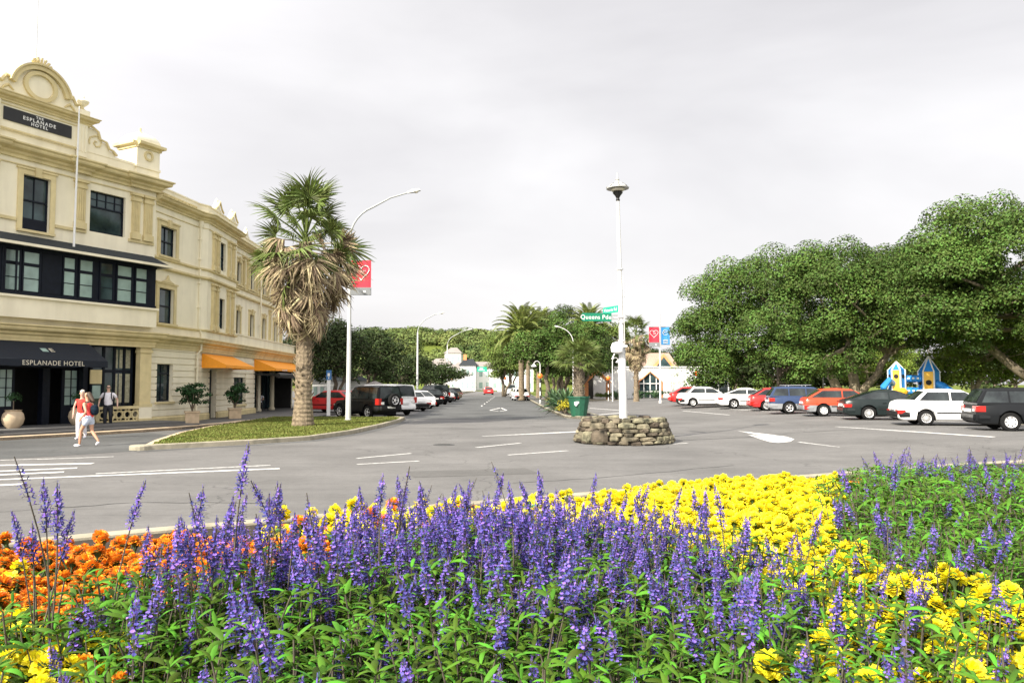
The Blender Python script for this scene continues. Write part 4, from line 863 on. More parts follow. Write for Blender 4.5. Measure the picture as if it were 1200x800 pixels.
def fan_palm(label, loc, h, r0, r1, skirt, ng, nd, s=1., boots=0):
    t = thing('fan_palm', label, 'palm', loc, rnd.uniform(0, 6))
    mb = ringed_trunk(MB(), h - .4 * s, r0, r1)
    for i in range(boots):
        z = rnd.uniform(h * .12, h * .5); a = rnd.uniform(0, 6.28); r = (r0 + (r1 - r0) * z / h) * .97; c, q = math.cos(a), math.sin(a); f = .5 + z / h
        mb.tube([(r * c, r * q, z), ((r + .07) * c, (r + .07) * q, z + .1 * f), ((r + .1) * c, (r + .1) * q, z + .2 * f)], [.04, .03, .01], 5)
    mb.build('trunk', M['palmtrunk'], t, False)
    for i in range(ng):
        u = (i + .5) / ng; el = R(84 - 128 * u) + rnd.uniform(-.25, .25); az = i * 2.39996 + rnd.uniform(-.3, .3)
        part('green_frond', FG[i % 4], t, (0, 0, h - .9 * s + .95 * s * (1 - u)), frond_rot(az, el, rnd.uniform(-1.1, 1.1)), s * rnd.uniform(.68, 1.2))
    for i in range(nd):
        u = (i + .5) / nd; el = R(2 - 80 * u ** .75) + rnd.uniform(-.22, .22); az = i * 2.39996 + rnd.uniform(-.4, .4); z = h - .5 - (skirt) * u ** 1.1
        rr = .18
        part('dead_frond', FD[i % 4], t, (rr * math.cos(az), rr * math.sin(az), z), frond_rot(az, el, rnd.uniform(-1.2, 1.2)), s * rnd.uniform(.65, 1.12) * (1 - .22 * u))
    return t
fan_palm('thick trunked fan palm with a shaggy skirt of dead brown fronds on the grass verge', (-8.97, 33.1, .12), 8.4, .37, .28, 2.7, 54, 100, 1.2, 90)
fan_palm('smaller sunlit fan palm with a pale shaggy skirt in front of the arched building', (12.6, 78, .1), 7.0, .25, .2, 2.2, 44, 70, .85, 20)
p = at(673, 478, 43.6)
def fan_small(): pass
def pinnate_mesh(name, m, L_=3.2, n=34, arch=1.4, leaf=.45):
    mb = MB(); P = []
    for i in range(n + 1):
        t = i / n; P.append(Vector((L_ * t * (1 - .18 * t * t), 0, arch * (.9 * t - 1.35 * t ** 2.2) * .9)))
    mb.tube(P[::3] + [P[-1]], [.035 * (1 - .8 * i / (len(P[::3]))) for i in range(len(P[::3]) + 1)], 4)
    for i in range(3, n + 1):
        t = i / n; Ls = leaf * (math.sin(math.pi * min(1, .15 + t * .83)) ** .6) * rnd.uniform(.9, 1.1); tg = (P[i] - P[i - 1]).normalized()
        for sd in (-1, 1):
            dirv = (Vector((.55, sd, 0)).normalized() * .95 + Vector((0, 0, .25 - .55 * t))).normalized(); a = P[i]; b = a + dirv * Ls * .55 + Vector((0, 0, .02)); c = a + dirv * Ls + Vector((0, 0, -.12 * Ls / leaf)); w = tg * .03
            mb.add([a - w, a + w, b + w * 1.1, c, b - w * 1.1], [(0, 1, 2, 3, 4)])
    me = bpy.data.meshes.new(name); me.from_pydata([tuple(v) for v in mb.v], [], mb.f); me.materials.append(m); me.update(); return me
PH = [pinnate_mesh('frond', M['phoenix'], 3.3, arch=a) for a in (1.1, 1.6)]
def date_palm(label, loc, h, r, s, n):
    t = thing('date_palm', label, 'palm', loc, rnd.uniform(0, 6)); mb = ringed_trunk(MB(), h, r, r * .85, 1.25, step=.16)
    mb.lathe([(r * .8, h - .7), (r * 1.5, h - .2), (r * 1.5, h + .2), (r * .6, h + .5)], 10); mb.build('trunk', M['palmtrunk'], t)
    for i in range(n):
        u = (i + .5) / n; el = R(80 - 108 * u); az = i * 2.39996
        part('frond', PH[i % 2], t, (.15 * math.cos(az), .15 * math.sin(az), h + .3 - .4 * u), frond_rot(az, el, rnd.uniform(-.3, .3)), s * rnd.uniform(.9, 1.08))
date_palm('tall date palm with a bare pale trunk on the right kerb beyond the island', (1.0 * 88 / 82, 88, .1), 7.6, .34, 1.25, 66)
date_palm('date palm with arching fronds just right of the tallest date palm', (3.5, 100, .1), 8.6, .34, 1.2, 60)
date_palm('date palm head showing over the round trees, left of the street name signs', (10.0, 100, .1), 9.2, .34, 1.15, 60)
date_palm('shorter date palm behind the second date palm, deep in the tree row', (2.6, 124, .1), 9.5, .34, 1.15, 50)

# ------------------------------------------------------------------ median planter palm, agaves, low plants
pp_ = thing('planter', 'tapered dark green street planter at the tip of the island, holding a fan palm', 'planter', (3.72, 44.0 - 1.15, .13))
mb = MB(); mb.lathe([(.42, 0), (.6, 1.0), (.64, 1.02), (.64, 1.1), (.56, 1.1), (.54, 1.0), (.1, .98)], 12); mb.build('tub', M['planter'], pp_)
mb = MB(); nrm = Vector((-.25, -1, .17)).normalized()
for k in range(9):
    a = rnd.uniform(0, 6.28); r = rnd.uniform(0, .11); mb.lathe([(.0, 0), (.05, .002), (.03, .012), (0, .012)], 7, (0, 0, 0)); o_ = len(mb.v) - 28
    c = Vector((-.2 + r * math.cos(a), -.56 + .0, .72 + r * math.sin(a) * 1.2)); q = Vector((0, 0, 1)).rotation_difference(nrm)
    for i in range(o_, len(mb.v)): mb.v[i] = tuple(q @ (Vector(mb.v[i]) * 1.3) + c)
mb.build('crest', M['whitecloth'], pp_)
pm = thing('potted_fan_palm', 'short shaggy trunked fan palm growing in the dark green planter', 'palm', (3.72, 42.85, 1.1)); mb = ringed_trunk(MB(), 1.9, .3, .24, 1.1, step=.07)
for i in range(120):
    z = rnd.uniform(.1, 1.9); a = rnd.uniform(0, 6.28); c, q = math.cos(a), math.sin(a); mb.tube([(.25 * c, .25 * q, z), (.36 * c, .36 * q, z + .14)], [.04, .01], 4)
mb.build('trunk', M['bark'], pm)
for i in range(38):
    u = (i + .5) / 38; az = i * 2.4; part('green_frond', FG[i % 2], pm, (0, 0, 1.9 + .1 * (1 - u)), frond_rot(az, R(75 - 85 * u), rnd.uniform(-.4, .4)), .8 * rnd.uniform(.8, 1.1))
def strap_leaf(mb, base, az, el, L_, w, droop, mi=0, seg=6):
    pts = []; p = Vector(base); e = el
    for j in range(seg + 1):
        pts.append(p.copy()); p = p + Vector((math.cos(az) * math.cos(e), math.sin(az) * math.cos(e), math.sin(e))) * L_ / seg; e -= droop / seg
    side = Vector((-math.sin(az), math.cos(az), 0)); vs_ = []
    for j, q in enumerate(pts):
        t = j / seg; wd = w * (.75 + .6 * t) * (1 - t ** 2.4) + .003; vs_ += [q - side * wd + Vector((0, 0, wd * .35)), q, q + side * wd + Vector((0, 0, wd * .35))]
    fs = []
    for j in range(seg): fs += [(3 * j, 3 * j + 1, 3 * j + 4, 3 * j + 3), (3 * j + 1, 3 * j + 2, 3 * j + 5, 3 * j + 4)]
    mb.add(vs_, fs, mi)
def agave(label, loc, r, n=34):
    t = thing('agave', label, 'plant', loc); mb = MB()
    for i in range(n): u = i / n; strap_leaf(mb, (0, 0, .05 + .2 * u), i * 2.4, R(8 + 75 * u), r * (1.1 - .25 * u), .075 * r, R(45 - 25 * u))
    mb.build('leaves', M['agave'], t); mb = MB(); mb.lathe([(.12, 0), (.14, .15), (.06, .35)], 8); mb.build('stem', M['bark'], t)
agave('large striped agave beside the green planter', (2.95 + .3, 46.4, .2), 1.6, 46); agave('second agave behind the large striped one', (3.4, 50, .2), 1.35, 44); agave('farthest dark agave on the island near the side street', (2.95, 54, .2), 1.5, 44); agave('agave deep in the island behind the row', (3.5, 60, .13), 1.2)
def bush(name, label, loc, rad, n, per, leaf, lm, cat='shrub'):
    t = thing(name, label, cat, loc); V, F = clump_leaves(crown_clumps((0, 0, rad[2] * .55), rad, n, min(rad) * .3, min(rad) * .5, -.3), per, leaf, .3, .3); link('foliage', npmesh('foliage', V, F, M[lm]), t)
    mb = MB()
    for k in range(5): a = k * 1.3; mb.tube([(0, 0, 0), (rad[0] * .3 * math.cos(a), rad[1] * .3 * math.sin(a), rad[2] * .6)], [.03, .015], 5)
    mb.build('stem', M['bark'], t); return t
M['yelbush'] = leafmat('yellow_shrub_leaves', (.5, .42, .03), .4)
bush('low_shrub', 'low dark green cover behind the agave nearest the planter', (3.1, 47.5, .2), (.9, 1.4, .5), 20, 300, .08, 'shrubleaf')
bush('low_shrub', 'low dark green cover along the middle of the island', (2.9, 51.5, .2), (.8, 2.2, .5), 24, 300, .08, 'shrubleaf')
bush('yellow_shrub', 'bright yellow flowered clump beside the planter', (3.05, 44.5, .2), (.55, .8, .55), 20, 400, .07, 'yelbush'); bush('yellow_shrub', 'bright yellow flowered clump at the far end of the island planting', (2.85, 56.5, .2), (.5, .7, .5), 16, 400, .07, 'yelbush')
for i, (x0, x1, y, h, lb) in enumerate(((14.2, 19.5, 89.5, .95, 'clipped dark hedge before the arched window'), (9.8, 13.2, 90, .7, 'clipped low hedge left of the lamp pole'), (19.8, 23, 90, .8, 'clipped low hedge right of the banner pole'))):
    t = thing('hedge', lb, 'hedge', ((x0 + x1) / 2, y, .13)); w_ = (x1 - x0) / 2; cl = [(rnd.uniform(-w_, w_), rnd.uniform(-.5, .5), rnd.uniform(.3, h - .1), .3, .9) for _ in range(60)]
    V, F = clump_leaves(cl, 500, .12, .3, .3); link('foliage', npmesh('foliage', V, F, M['shrubleaf' if i == 0 else 'midleaf']), t)
bush('shrub', 'dark rounded bush against the white building right of the arched window', (21.2, 90.5, .13), (1.5, 1, 1.9), 24, 120, .16, 'shrubleaf'); bush('climber', 'yellow green climbing shrub on the white wall beside the banner pole', (19.0, 90.8, .13), (.9, .5, 3.6), 24, 160, .16, 'lime')
for px, lb in ((722, 'small spiky plant in front of the brick porch'), (748, 'small spiky plant between the lamp pole and the arched window'), (768, 'pale spiky plant left of the banner pole')):
    p = at(px, 464, 88.5); agave(lb, (p.x, 88.5, .13), 1.2, 26)
# planted shrubs before the hotel
def pot_shrub(label, loc, s):
    b = thing('planter_box', 'square clay planter box, ' + label, 'planter', loc, R(25)); mb = MB(); mb.slab([(-.3, -.3), (.3, -.3), (.3, .3), (-.3, .3)], 0, .48); mb.slab([(-.34, -.34), (.34, -.34), (.34, .34), (-.34, .34)], .48, .55); b1 = mb.build('box', M['terra'], b)
    t = thing('potted_shrub', 'glossy leaved shrub in a clay box, ' + label, 'shrub', (loc[0], loc[1], loc[2] + .55))
    V, F = clump_leaves([(rnd.gauss(0, .3) * s, rnd.gauss(0, .3) * s, .6 + rnd.uniform(-.35, .6) * s, .24, .9) for _ in range(34)], 620, .13, .5, .2); link('foliage', npmesh('foliage', V, F, M['shrubleaf']), t)
    mb = MB()
    for k in range(6): a = k * 1.05; mb.tube([(0, 0, 0), (.1 * math.cos(a), .1 * math.sin(a), .3), (.35 * math.cos(a), .35 * math.sin(a), .8 * s)], [.03, .02, .012], 5)
    mb.build('stem', M['bark'], t)
pot_shrub('left of the smaller orange awning', (-14.9, 35.9, .1), 1.); pot_shrub('under the smaller orange awning', (-14.6, 40.6, .1), .95)
def urn_pot(label, u, d):
    v = Matrix.Translation((H1[0], H1[1], .1)) @ Matrix.Rotation(A1, 4, 'Z') @ Vector((u, -d, .2)); t = thing('clay_pot', 'large round clay pot ' + label, 'pot', v)
    mb = MB(); mb.lathe([(.2, 0), (.32, .15), (.37, .34), (.33, .52), (.25, .62), (.29, .66), (.24, .66), (.2, .6)], 18); mb.build('pot', M['pot'], t, True)
    q = thing('topiary_ball', 'dark clipped ball shrub in the clay pot ' + label, 'shrub', (v.x, v.y, v.z + .6)); V, F = clump_leaves([(0, 0, .45, .3, 1)], 3000, .06, .4, 0); link('foliage', npmesh('foliage', V, F, M['shrubleaf']), q)
    mb = MB(); mb.tube([(0, 0, 0), (0, 0, .4)], .02, 5); mb.build('stem', M['bark'], q)
urn_pot('left of the hotel entrance', -6.45, .9); urn_pot('right of the hotel entrance', -3.95, .9)
# ------------------------------------------------------------------ street furniture
def pole_arm(label, loc, h, arm, az, r0=.09, r1=.05, rise=1.4, cat='street light', name='street_lamp', hs=1., lean=(0, 0), mt='pole'):
    t = thing(name, label, cat, loc, az); mb = MB(); mb.lathe([(r0 * 1.6, 0), (r0 * 1.6, .02), (r0 * 1.15, .05), (r0 * 1.1, 1.3), (r0, 1.35)], 12)
    mb.tube([(lean[0] * z / h, lean[1] * z / h, z) for z in (1.3, h * .5, h - rise)], [r0, (r0 + r1) / 2 + .01, r1 + .01], 12); mb.build('pole', M[mt], t, True)
    ar = MB(); x0 = 0; P = [(x0, 0, h - rise)]
    for k in range(1, 7): a = R(90 - 64 * k / 6); P.append((P[-1][0] + math.cos(a) * rise * .2, 0, P[-1][2] + math.sin(a) * rise * .2))
    ex = arm - P[-1][0]; P += [(P[-1][0] + ex * .5, 0, P[-1][2] + ex * .27), (arm, 0, P[-1][2] + ex * .42)]
    ar.tube(P, [r1] + [r1 * .8] * 6 + [r1 * .65, r1 * .6], 8); ar.build('arm', M['galv' if arm > 1.5 else mt], t, True)
    e = P[-1]; hd = MB(); hd.M = Matrix.Translation(e) @ Matrix.Rotation(R(-14), 4, 'Y'); s = hs
    hd.add([(-.05 * s, -.06 * s, -.03 * s), (.3 * s, -.13 * s, -.06 * s), (.62 * s, -.1 * s, -.05 * s), (.62 * s, .1 * s, -.05 * s), (.3 * s, .13 * s, -.06 * s), (-.05 * s, .06 * s, -.03 * s), (-.05 * s, -.05 * s, .05 * s), (.3 * s, -.1 * s, .1 * s), (.6 * s, -.07 * s, .05 * s), (.6 * s, .07 * s, .05 * s), (.3 * s, .1 * s, .1 * s), (-.05 * s, .05 * s, .05 * s)],
           [(0, 5, 4, 3, 2, 1), (6, 7, 8, 9, 10, 11), (0, 1, 7, 6), (1, 2, 8, 7), (2, 3, 9, 8), (3, 4, 10, 9), (4, 5, 11, 10), (5, 0, 6, 11)])
    h_ = hd.build('lamp_head', M['grey'], t); ln = MB(); ln.M = hd.M; ln.lathe([(.02, -.13 * s), (.09 * s, -.11 * s), (.1 * s, -.065 * s)], 10, (.4 * s, 0, 0)); ln.build('lens', M['lampglass'], h_, True)
    return t
sl1 = pole_arm('tall white street light on the grass verge with a long bent arm', (-8.12, 38.2, .12), 10.8, 2.9, R(0), .115, .06, 1.6, hs=1.0)
pole_arm('second street light, standing among the dark trees left of the side street', (at(489, 460, 74).x, 74, .1), 8.4, 1.9, R(0), .1, .06, 1.6, hs=1.1)
pole_arm('far street light on the left kerb near the end of the street', (at(524, 460, 118).x, 118, .1), 9.4, 3.2, R(-5), .1, .06, 1.6)
pole_arm('thin street light over the round trees behind the potted fan palm', (at(672, 460, 78).x, 78, .1), 7.6, 1.3, R(180), .08, .05, 1.5)
def hook_lamp(label, loc, h, sgn, balls=True):
    t = thing('hook_lamp', label, 'street light', loc); mb = MB(); mb.tube([(0, 0, 0), (0, 0, h * .86)], [.07, .05], 10)
    P = [(0, 0, h * .86)] + [(sgn * (.3 - .3 * math.cos(R(a))), 0, h * .86 + .35 * math.sin(R(a))) for a in (20, 50, 80, 110, 140, 165)]; mb.tube(P, .035, 8); mb.build('pole', M['pole'], t, True)
    e = P[-1]; hd = MB(); hd.lathe([(.04, 0), (.1, -.05), (.26, -.22), (.26, -.26), (.05, -.3)], 12, (e[0], 0, e[2])); hd.build('lamp_shade', M['white'], t, True)
hook_lamp('white hook topped lamp before the brick porch', (at(718, 466, 80).x, 80, .1), 4.9, 1)
hook_lamp('white hook topped lamp in front of the round trees', (at(633, 466, 72).x, 72, .1), 4.2, -1)
def beacon(label, loc, h=2.6):
    t = thing('crossing_beacon', label, 'beacon', loc); mb = MB(); 
    for k in range(6): mb.lathe([(.05, h * k / 6), (.05, h * (k + 1) / 6)], 10, mi=k % 2)
    mb.build('pole', [M['white'], M['black']], t); gb = MB(); gb.lathe([(.02, h), (.16, h + .06), (.24, h + .2), (.24, h + .3), (.16, h + .44), (.0, h + .5)], 14); gb.build('globe', M['beacon'], t, True)
for px, Y, lb, h in ((817, 76, 'orange globe crossing beacon behind the first white car', 2.6), (612 + 21, 70, 'orange globe crossing beacon left of the island agaves', 2.3), (524, 128, 'orange globe crossing beacon on the far left kerb', 2.6), (530, 148, 'farther orange globe crossing beacon on the left kerb', 2.6), (592, 140, 'orange globe crossing beacon on the far right kerb', 2.6), (713, 84, 'orange globe crossing beacon near the brick porch', 2.2)):
    p = at(px, 465, Y); beacon(lb, (p.x, Y, .1), h)
for px, Y, h, lb in ((842, 78, 3.0, 'short white post behind the white hatchback'), (854, 78, 2.4, 'slim white post right of the short white post'), (965, 60, 2.5, 'grey post standing behind the blue wagon')):
    p = at(px, 465, Y); t = thing('post', lb, 'post', (p.x, Y, .3)); mb = MB(); mb.tube([(0, 0, 0), (0, 0, h)], [.07, .06], 8); mb.lathe([(.08, h), (.08, h + .05), (0, h + .08)], 8); mb.build('shaft', M['pole'], t)
# blue topped sign post on the footpath
t = thing('sign_post', 'white post with a small blue sign, left of the tall street light', 'sign', (-10.5, 44.1, .1)); mb = MB(); mb.box(-.1, .1, -.03, .03, 0, 2.05); mb.build('post', M['white'], t)
mb = MB(); mb.box(-.14, .14, -.05, .04, 2.05, 2.6); b_ = mb.build('sign_panel', M['signblue'], t); mb = MB(); mb.box(-.07, .07, -.056, -.05, 2.25, 2.43); mb.box(-.03, .03, -.056, -.05, 2.12, 2.2); mb.build('symbol', M['white'], b_)
# banners
def heart(cx, cz, s, n=26):
    o = []
    for k in range(n + 1):
        a = 2 * math.pi * k / n; o.append((cx + s * .062 * 16 * math.sin(a) ** 3, cz + s * .062 * (13 * math.cos(a) - 5 * math.cos(2 * a) - 2 * math.cos(3 * a) - math.cos(4 * a))))
    return o
def banner(name, label, P, x0, x1, z0, z1, kind, root_name='banner'):
    t = thing(root_name, label, 'banner', P); mb = MB(); n = 8; w_ = x1 - x0
    def yy(x): return .05 * math.sin((x - x0) / w_ * 5)
    for k in range(n):
        a = x0 + w_ * k / n; b = x0 + w_ * (k + 1) / n
        mb.quad((a, yy(a), z0), (b, yy(b), z0), (b, yy(b), z1), (a, yy(a), z1), 0); mb.quad((b, yy(b) + .012, z0), (a, yy(a) + .012, z0), (a, yy(a) + .012, z1), (b, yy(b) + .012, z1), 0)
    c = mb.build('cloth', M['bred' if kind == 'red' else 'bblue'], t)
    cx = (x0 + x1) / 2; cz = z0 + (z1 - z0) * (.58 if kind == 'red' else .68); mk = MB()
    if kind == 'red':
        h_ = heart(cx, cz, w_ * .42); mk.tube([(x, yy(x) - .025, z) for x, z in h_], w_ * .022, 5)
        mk.build('heart', M['white'], c); text('lettering', 'ART', w_ * .2, facing((cx + w_ * .12, yy(cx) - .05, cz - .0), (1, 0, 0), (0, 0, 1)), M['white'], c)
        bt = MB(); bt.box(x0, x1, -.07, .07, z0 - (z1 - z0) * .28, z0); bt.box(x0 + w_ * .62, x0 + w_ * .74, -.08, -.07, z0 - (z1 - z0) * .2, z0 - (z1 - z0) * .12, 1); bt.build('lower_strip', [M['pgrey'], M['white']], c) if root_name == 'banner' and w_ > .8 else None
    else:
        mk.tube([(cx + w_ * .3 * math.cos(R(a)), yy(cx) - .04, cz + w_ * .3 * math.sin(R(a))) for a in range(0, 361, 24)], w_ * .03, 5)
        mk.tube([(cx - w_ * .2, -.04, cz - w_ * .05), (cx - w_ * .05, -.04, cz + w_ * .12), (cx + w_ * .05, -.04, cz - w_ * .02), (cx + w_ * .2, -.04, cz + w_ * .08)], w_ * .03, 5)
        for k in range(3): mk.box(x0 + w_ * .2, x1 - w_ * .2, -.065, -.06, z0 + .12 + k * .14, z0 + .17 + k * .14)
        mk.build('emblem', M['lampglass'], c)
    rd = MB(); rd.tube([(x0 - .05 if x0 >= 0 else x0, 0, z1 + .02), (x1 if x1 > 0 else x1 + .05, 0, z1 + .02)], .02, 6)
    if not (kind == 'red' and w_ > .8): rd.tube([(x0, 0, z0 - .02), (x1, 0, z0 - .02)], .02, 6)
    rd.build('rod', M['galv'], t)
banner('b', 'red banner with white heart on the tall street light beside the palm', (-8.1, 38.05, 0), .08, 1.08, 6.7, 8.05, 'red')
bp_ = thing('banner_pole', 'slim white pole carrying a red and a blue banner right of the lamp pole', 'pole', (at(774, 470, 70).x, 70, .1)); mb = MB(); mb.lathe([(.16, 0), (.16, .3), (.1, .35), (.09, 4), (.06, 8.2), (.05, 8.3), (0, 8.3)], 12); mb.build('shaft', M['pole'], bp_, True)
X = at(774, 470, 70).x
banner('b', 'red banner with a white heart, left side of the slim banner pole', (X, 69.9, 0), -1.0, -.1, 5.7, 7.1, 'red'); banner('b', 'blue banner with a pale emblem, right side of the slim banner pole', (X, 69.9, 0), .1, .88, 5.5, 7.1, 'blue')
# central lamp on the stone plinth
cx, cy = 3.68, 25.45
pl = thing('stone_plinth', 'low round dry stone plinth in the middle of the crossing', 'plinth', (cx, cy, 0)); mb = MB(); mb.lathe([(1.5, 0), (1.36, .35), (1.22, .66), (.2, .68)], 24); mb.build('core', M['mortar'], pl)
st = MB()
def rock(mb, c, sx, sy, sz, rz, tilt=0.):
    m = Matrix.Translation(c) @ Matrix.Rotation(rz, 4, 'Z') @ Matrix.Rotation(tilt, 4, 'Y'); n = 9; vs_ = []
    for k, (zf, rf) in enumerate(((-1, .72), (-.55, 1.), (.5, .97), (1, .7))):
        for j in range(n):
            a = 2 * math.pi * j / n; q = (abs(math.cos(a)) ** 3.4 + abs(math.sin(a)) ** 3.4) ** (-1 / 3.4) * rf * rnd.uniform(.86, 1.08)
            vs_.append(m @ Vector((math.cos(a) * q * sx, math.sin(a) * q * sy, zf * sz * rnd.uniform(.85, 1.1))))
    fs = [(i * n + j, i * n + (j + 1) % n, (i + 1) * n + (j + 1) % n, (i + 1) * n + j) for i in range(3) for j in range(n)] + [tuple(range(n))[::-1], tuple(3 * n + j for j in range(n))]
    mb.add(vs_, fs)
z = .02; lay = 0
while z < .72:
    hz = rnd.uniform(.055, .1); r = 1.52 - .3 * (z / .7) ; a = rnd.uniform(0, 1)
    while a < 6.28 + rnd.uniform(0, .2):
        wd = rnd.uniform(.12, .3); a += wd / r; rock(st, (r * math.cos(a), r * math.sin(a), z + hz + rnd.uniform(-.02, .02)), .17, wd * .98, hz * rnd.uniform(.85, 1.15), a, rnd.uniform(-.15, .15)); a += wd / r
    z += hz * 1.75
for k in range(46):
    a = rnd.uniform(0, 6.28); r = 1.15 * math.sqrt(rnd.uniform(.03, 1)); rock(st, (r * math.cos(a), r * math.sin(a), .7 + rnd.uniform(-.01, .03)), rnd.uniform(.12, .24), rnd.uniform(.12, .22), .06, rnd.uniform(0, 6))
for (ax, rr, s_) in ((R(232), 1.5, .3), (R(216), 1.55, .24), (R(200), 1.5, .22)): rock(st, (rr * math.cos(ax), rr * math.sin(ax), .22), s_ * .6, s_, s_ * .75, ax)
st.build('stones', M['stone'], pl)
lp = thing('lamp_post', 'tall white lamp post with a saucer lantern on the stone plinth', 'street light', (cx, cy, .7)); mb = MB()
mb.lathe([(.17, 0), (.17, .06), (.135, .1), (.13, 2.0), (.105, 2.06), (.1, 2.4), (.085, 2.5), (.07, 5), (.055, 7.3), (.055, 7.35)], 16)
sp_ = lp; mb.M = Matrix.Rotation(R(-1.0), 4, 'Y'); mb.v = [tuple(mb.M @ Vector(v)) for v in mb.v]; mb.build('pole', M['pole'], lp, True)
LM = Matrix.Rotation(R(-1.0), 4, 'Y')
hd = MB(); hd.M = LM; hd.lathe([(.05, 7.3), (.07, 7.36), (.05, 7.42), (.09, 7.5), (.17, 7.6), (.15, 7.64), (.0, 7.64)], 16); hd.build('lamp_holder', M['black'], lp, True)
hd = MB(); hd.M = LM; hd.lathe([(.1, 7.64), (.2, 7.66), (.24, 7.72), (.2, 7.76)], 16); hd.build('lamp_bowl', M['lampglass'], lp, True)
hd = MB(); hd.M = LM; hd.lathe([(.2, 7.76), (.38, 7.74), (.38, 7.77), (.3, 7.85), (.18, 7.92), (.07, 7.96), (.05, 8.02), (.07, 8.06), (.03, 8.1), (.025, 8.25), (.0, 8.3)], 20); hd.build('lamp_cap', M['grey'], lp, True)
hd = MB(); hd.M = LM
for k in range(8): a = k * math.pi / 4; hd.tube([(.2 * math.cos(a), .2 * math.sin(a), 7.95 - .04), (.385 * math.cos(a), .385 * math.sin(a), 7.775)], .014, 5)
hd.build('rib', M['black'], lp)
bx = MB(); bx.M = LM; bx.box(-.16, .16, -.22, -.1, 2.42, 2.48); bx.lathe([(.02, 2.2), (.19, 2.26), (.21, 2.42), (.15, 2.56), (0, 2.6)], 12, (-.18, -.2, 0), sy=.7); bx.tube([(-.28, -.3, 2.2), (-.38, -.36, 2.02)], .02, 6); bx.build('floodlight', M['white'], lp, True)
bk = MB(); bk.M = LM
for z_ in (2.2, 2.62, 3.22, 3.4, 5.0): bk.lathe([(.115, z_), (.115, z_ + .04)], 12)
bk.tube([(.1, -.05, 2.0), (.1, -.06, 4.8)], .012, 5); bk.box(.08, .16, -.03, .03, 4.1, 4.16); bk.build('bracket', M['pole'], lp, True)
t = thing('manhole_cover', 'round iron manhole cover in the open road left of the stone plinth', 'manhole cover', (*G(520, 521), 0)); mb = MB(); mb.lathe([(.34, .001), (.34, .008), (.31, .012), (.0, .012)], 24); mb.build('cover', M['iron'], t); mb = MB()
for k in range(5): mb.box(-.2, .2, -.2 + k * .09, -.17 + k * .09, .012, .016)
mb.build('grip_bar', M['iron'], t)
# street name blades
def blade_sign(label, c, ang, w_, h_, txt, m, sz, tip=True):
    t = thing('street_sign', label, 'sign', c, ang); mb = MB(); P = [(-w_ / 2, -h_ / 2 + .04), (-w_ / 2 + .04, -h_ / 2), (w_ / 2, -h_ / 2), (w_ / 2, h_ / 2), (-w_ / 2 + .04, h_ / 2), (-w_ / 2, h_ / 2 - .04)]
    mb.prism(P, -.01, .01); b = mb.build('blade', m, t); text('lettering', txt, sz, facing((-.02, -.014, -.005), (1, 0, 0), (0, 0, 1)), M['white'], b, .002, 1.05, .0)
    br_ = MB(); br_.box(w_ / 2, w_ / 2 + .22, -.012, .012, .04, .08); br_.box(w_ / 2, w_ / 2 + .22, -.012, .012, -.08, -.04); br_.build('bracket', M['galv'], t); return t
p = at(699, 371.5, 25.2); blade_sign('green street name blade reading Queens Pde on the lamp post', (p.x, p.y, p.z), R(5), 1.0, .27, 'Queens Pde', M['gsign'], .2)
p = at(718, 362, 25.75); blade_sign('pale green street name blade behind the Queens Pde one', (p.x - .02, p.y + .28, p.z), R(-63), .95, .22, 'Victoria Rd', M['gsign2'], .16)

# ------------------------------------------------------------------ far buildings
def P3(pxl, pxr, Y): return at(pxl, 450, Y).x, at(pxr, 450, Y).x
bd = thing('garden_building', 'low white plaster building with pointed arch window and small gabled roof', 'building', (16, 92, .13)); mb = MB()
x0, x1 = P3(696, 838, 92); x0 -= 16; x1 -= 16; zt = 3.75
arch = []
c = at(762, 450, 92).x - 16; hw = 1.35
us = [c - hw, c + hw]
mb.box(x0, c - hw, 0, .3, 0, zt); mb.box(c + hw, x1, 0, .3, 0, zt); mb.box(c - hw, c + hw, .0, .3, 3.15, zt); mb.box(x0, x1, .3, 9, 0, zt - .01); mb.box(x0 - .1, x1 + .1, -.12, .3, zt, zt + .14)
mb.prism([(c - hw, 2.0), (c, 3.15), (c - hw, 3.15)], .0, .3); mb.prism([(c + hw, 3.15), (c, 3.15), (c + hw, 2.0)], .0, .3)
mb.build('wall', M['white'], bd)
w_ = MB(); w_.add([(c - hw, .2, 0), (c + hw, .2, 0), (c + hw, .2, 2), (c, .2, 3.15), (c - hw, .2, 2)], [(0, 1, 2, 3, 4)]); pw = w_.build('arched_window', M['glass'], bd)
w_ = MB()
for u in (-.75, 0, .75): w_.box(c + u - .05, c + u + .05, .1, .19, 0, 3.15 - abs(u) * .85)
for z_ in (.9, 1.85): w_.box(c - hw, c + hw, .09, .19, z_ - .05, z_ + .05)
w_.build('glazing_bar', M['white'], pw); w_ = MB(); w_.tube([(c - hw - .05, -.06, 0), (c - hw - .05, -.06, 2.05), (c, -.06, 3.25), (c + hw + .05, -.06, 2.05), (c + hw + .05, -.06, 0)], .09, 6); w_.build('surround', M['brick'], pw)
for u in (6.6, 8.2, 9.4):
    w_ = MB(); w_.box(u - .35, u + .35, -.02, .02, .4, 3.0); q = w_.build('window', M['glass'], bd); w_ = MB(); w_.box(u - .03, u + .03, -.05, -.02, .4, 3); w_.box(u - .42, u - .35, -.06, .0, .4, 3); w_.box(u + .35, u + .42, -.06, 0, .4, 3); w_.build('frame', M['white'], q)
rf = MB(); gx0, gx1 = (at(758, 450, 95).x - 16, at(792, 450, 95).x - 16); rf.prism([(gx0 - .3, 3.85), (gx1 + .3, 3.85), ((gx0 + gx1) / 2 + .9, 5.6), ((gx0 + gx1) / 2 - 1.4, 5.6)], 2.6, 6); rf.build('roof', M['terracotta'], bd)
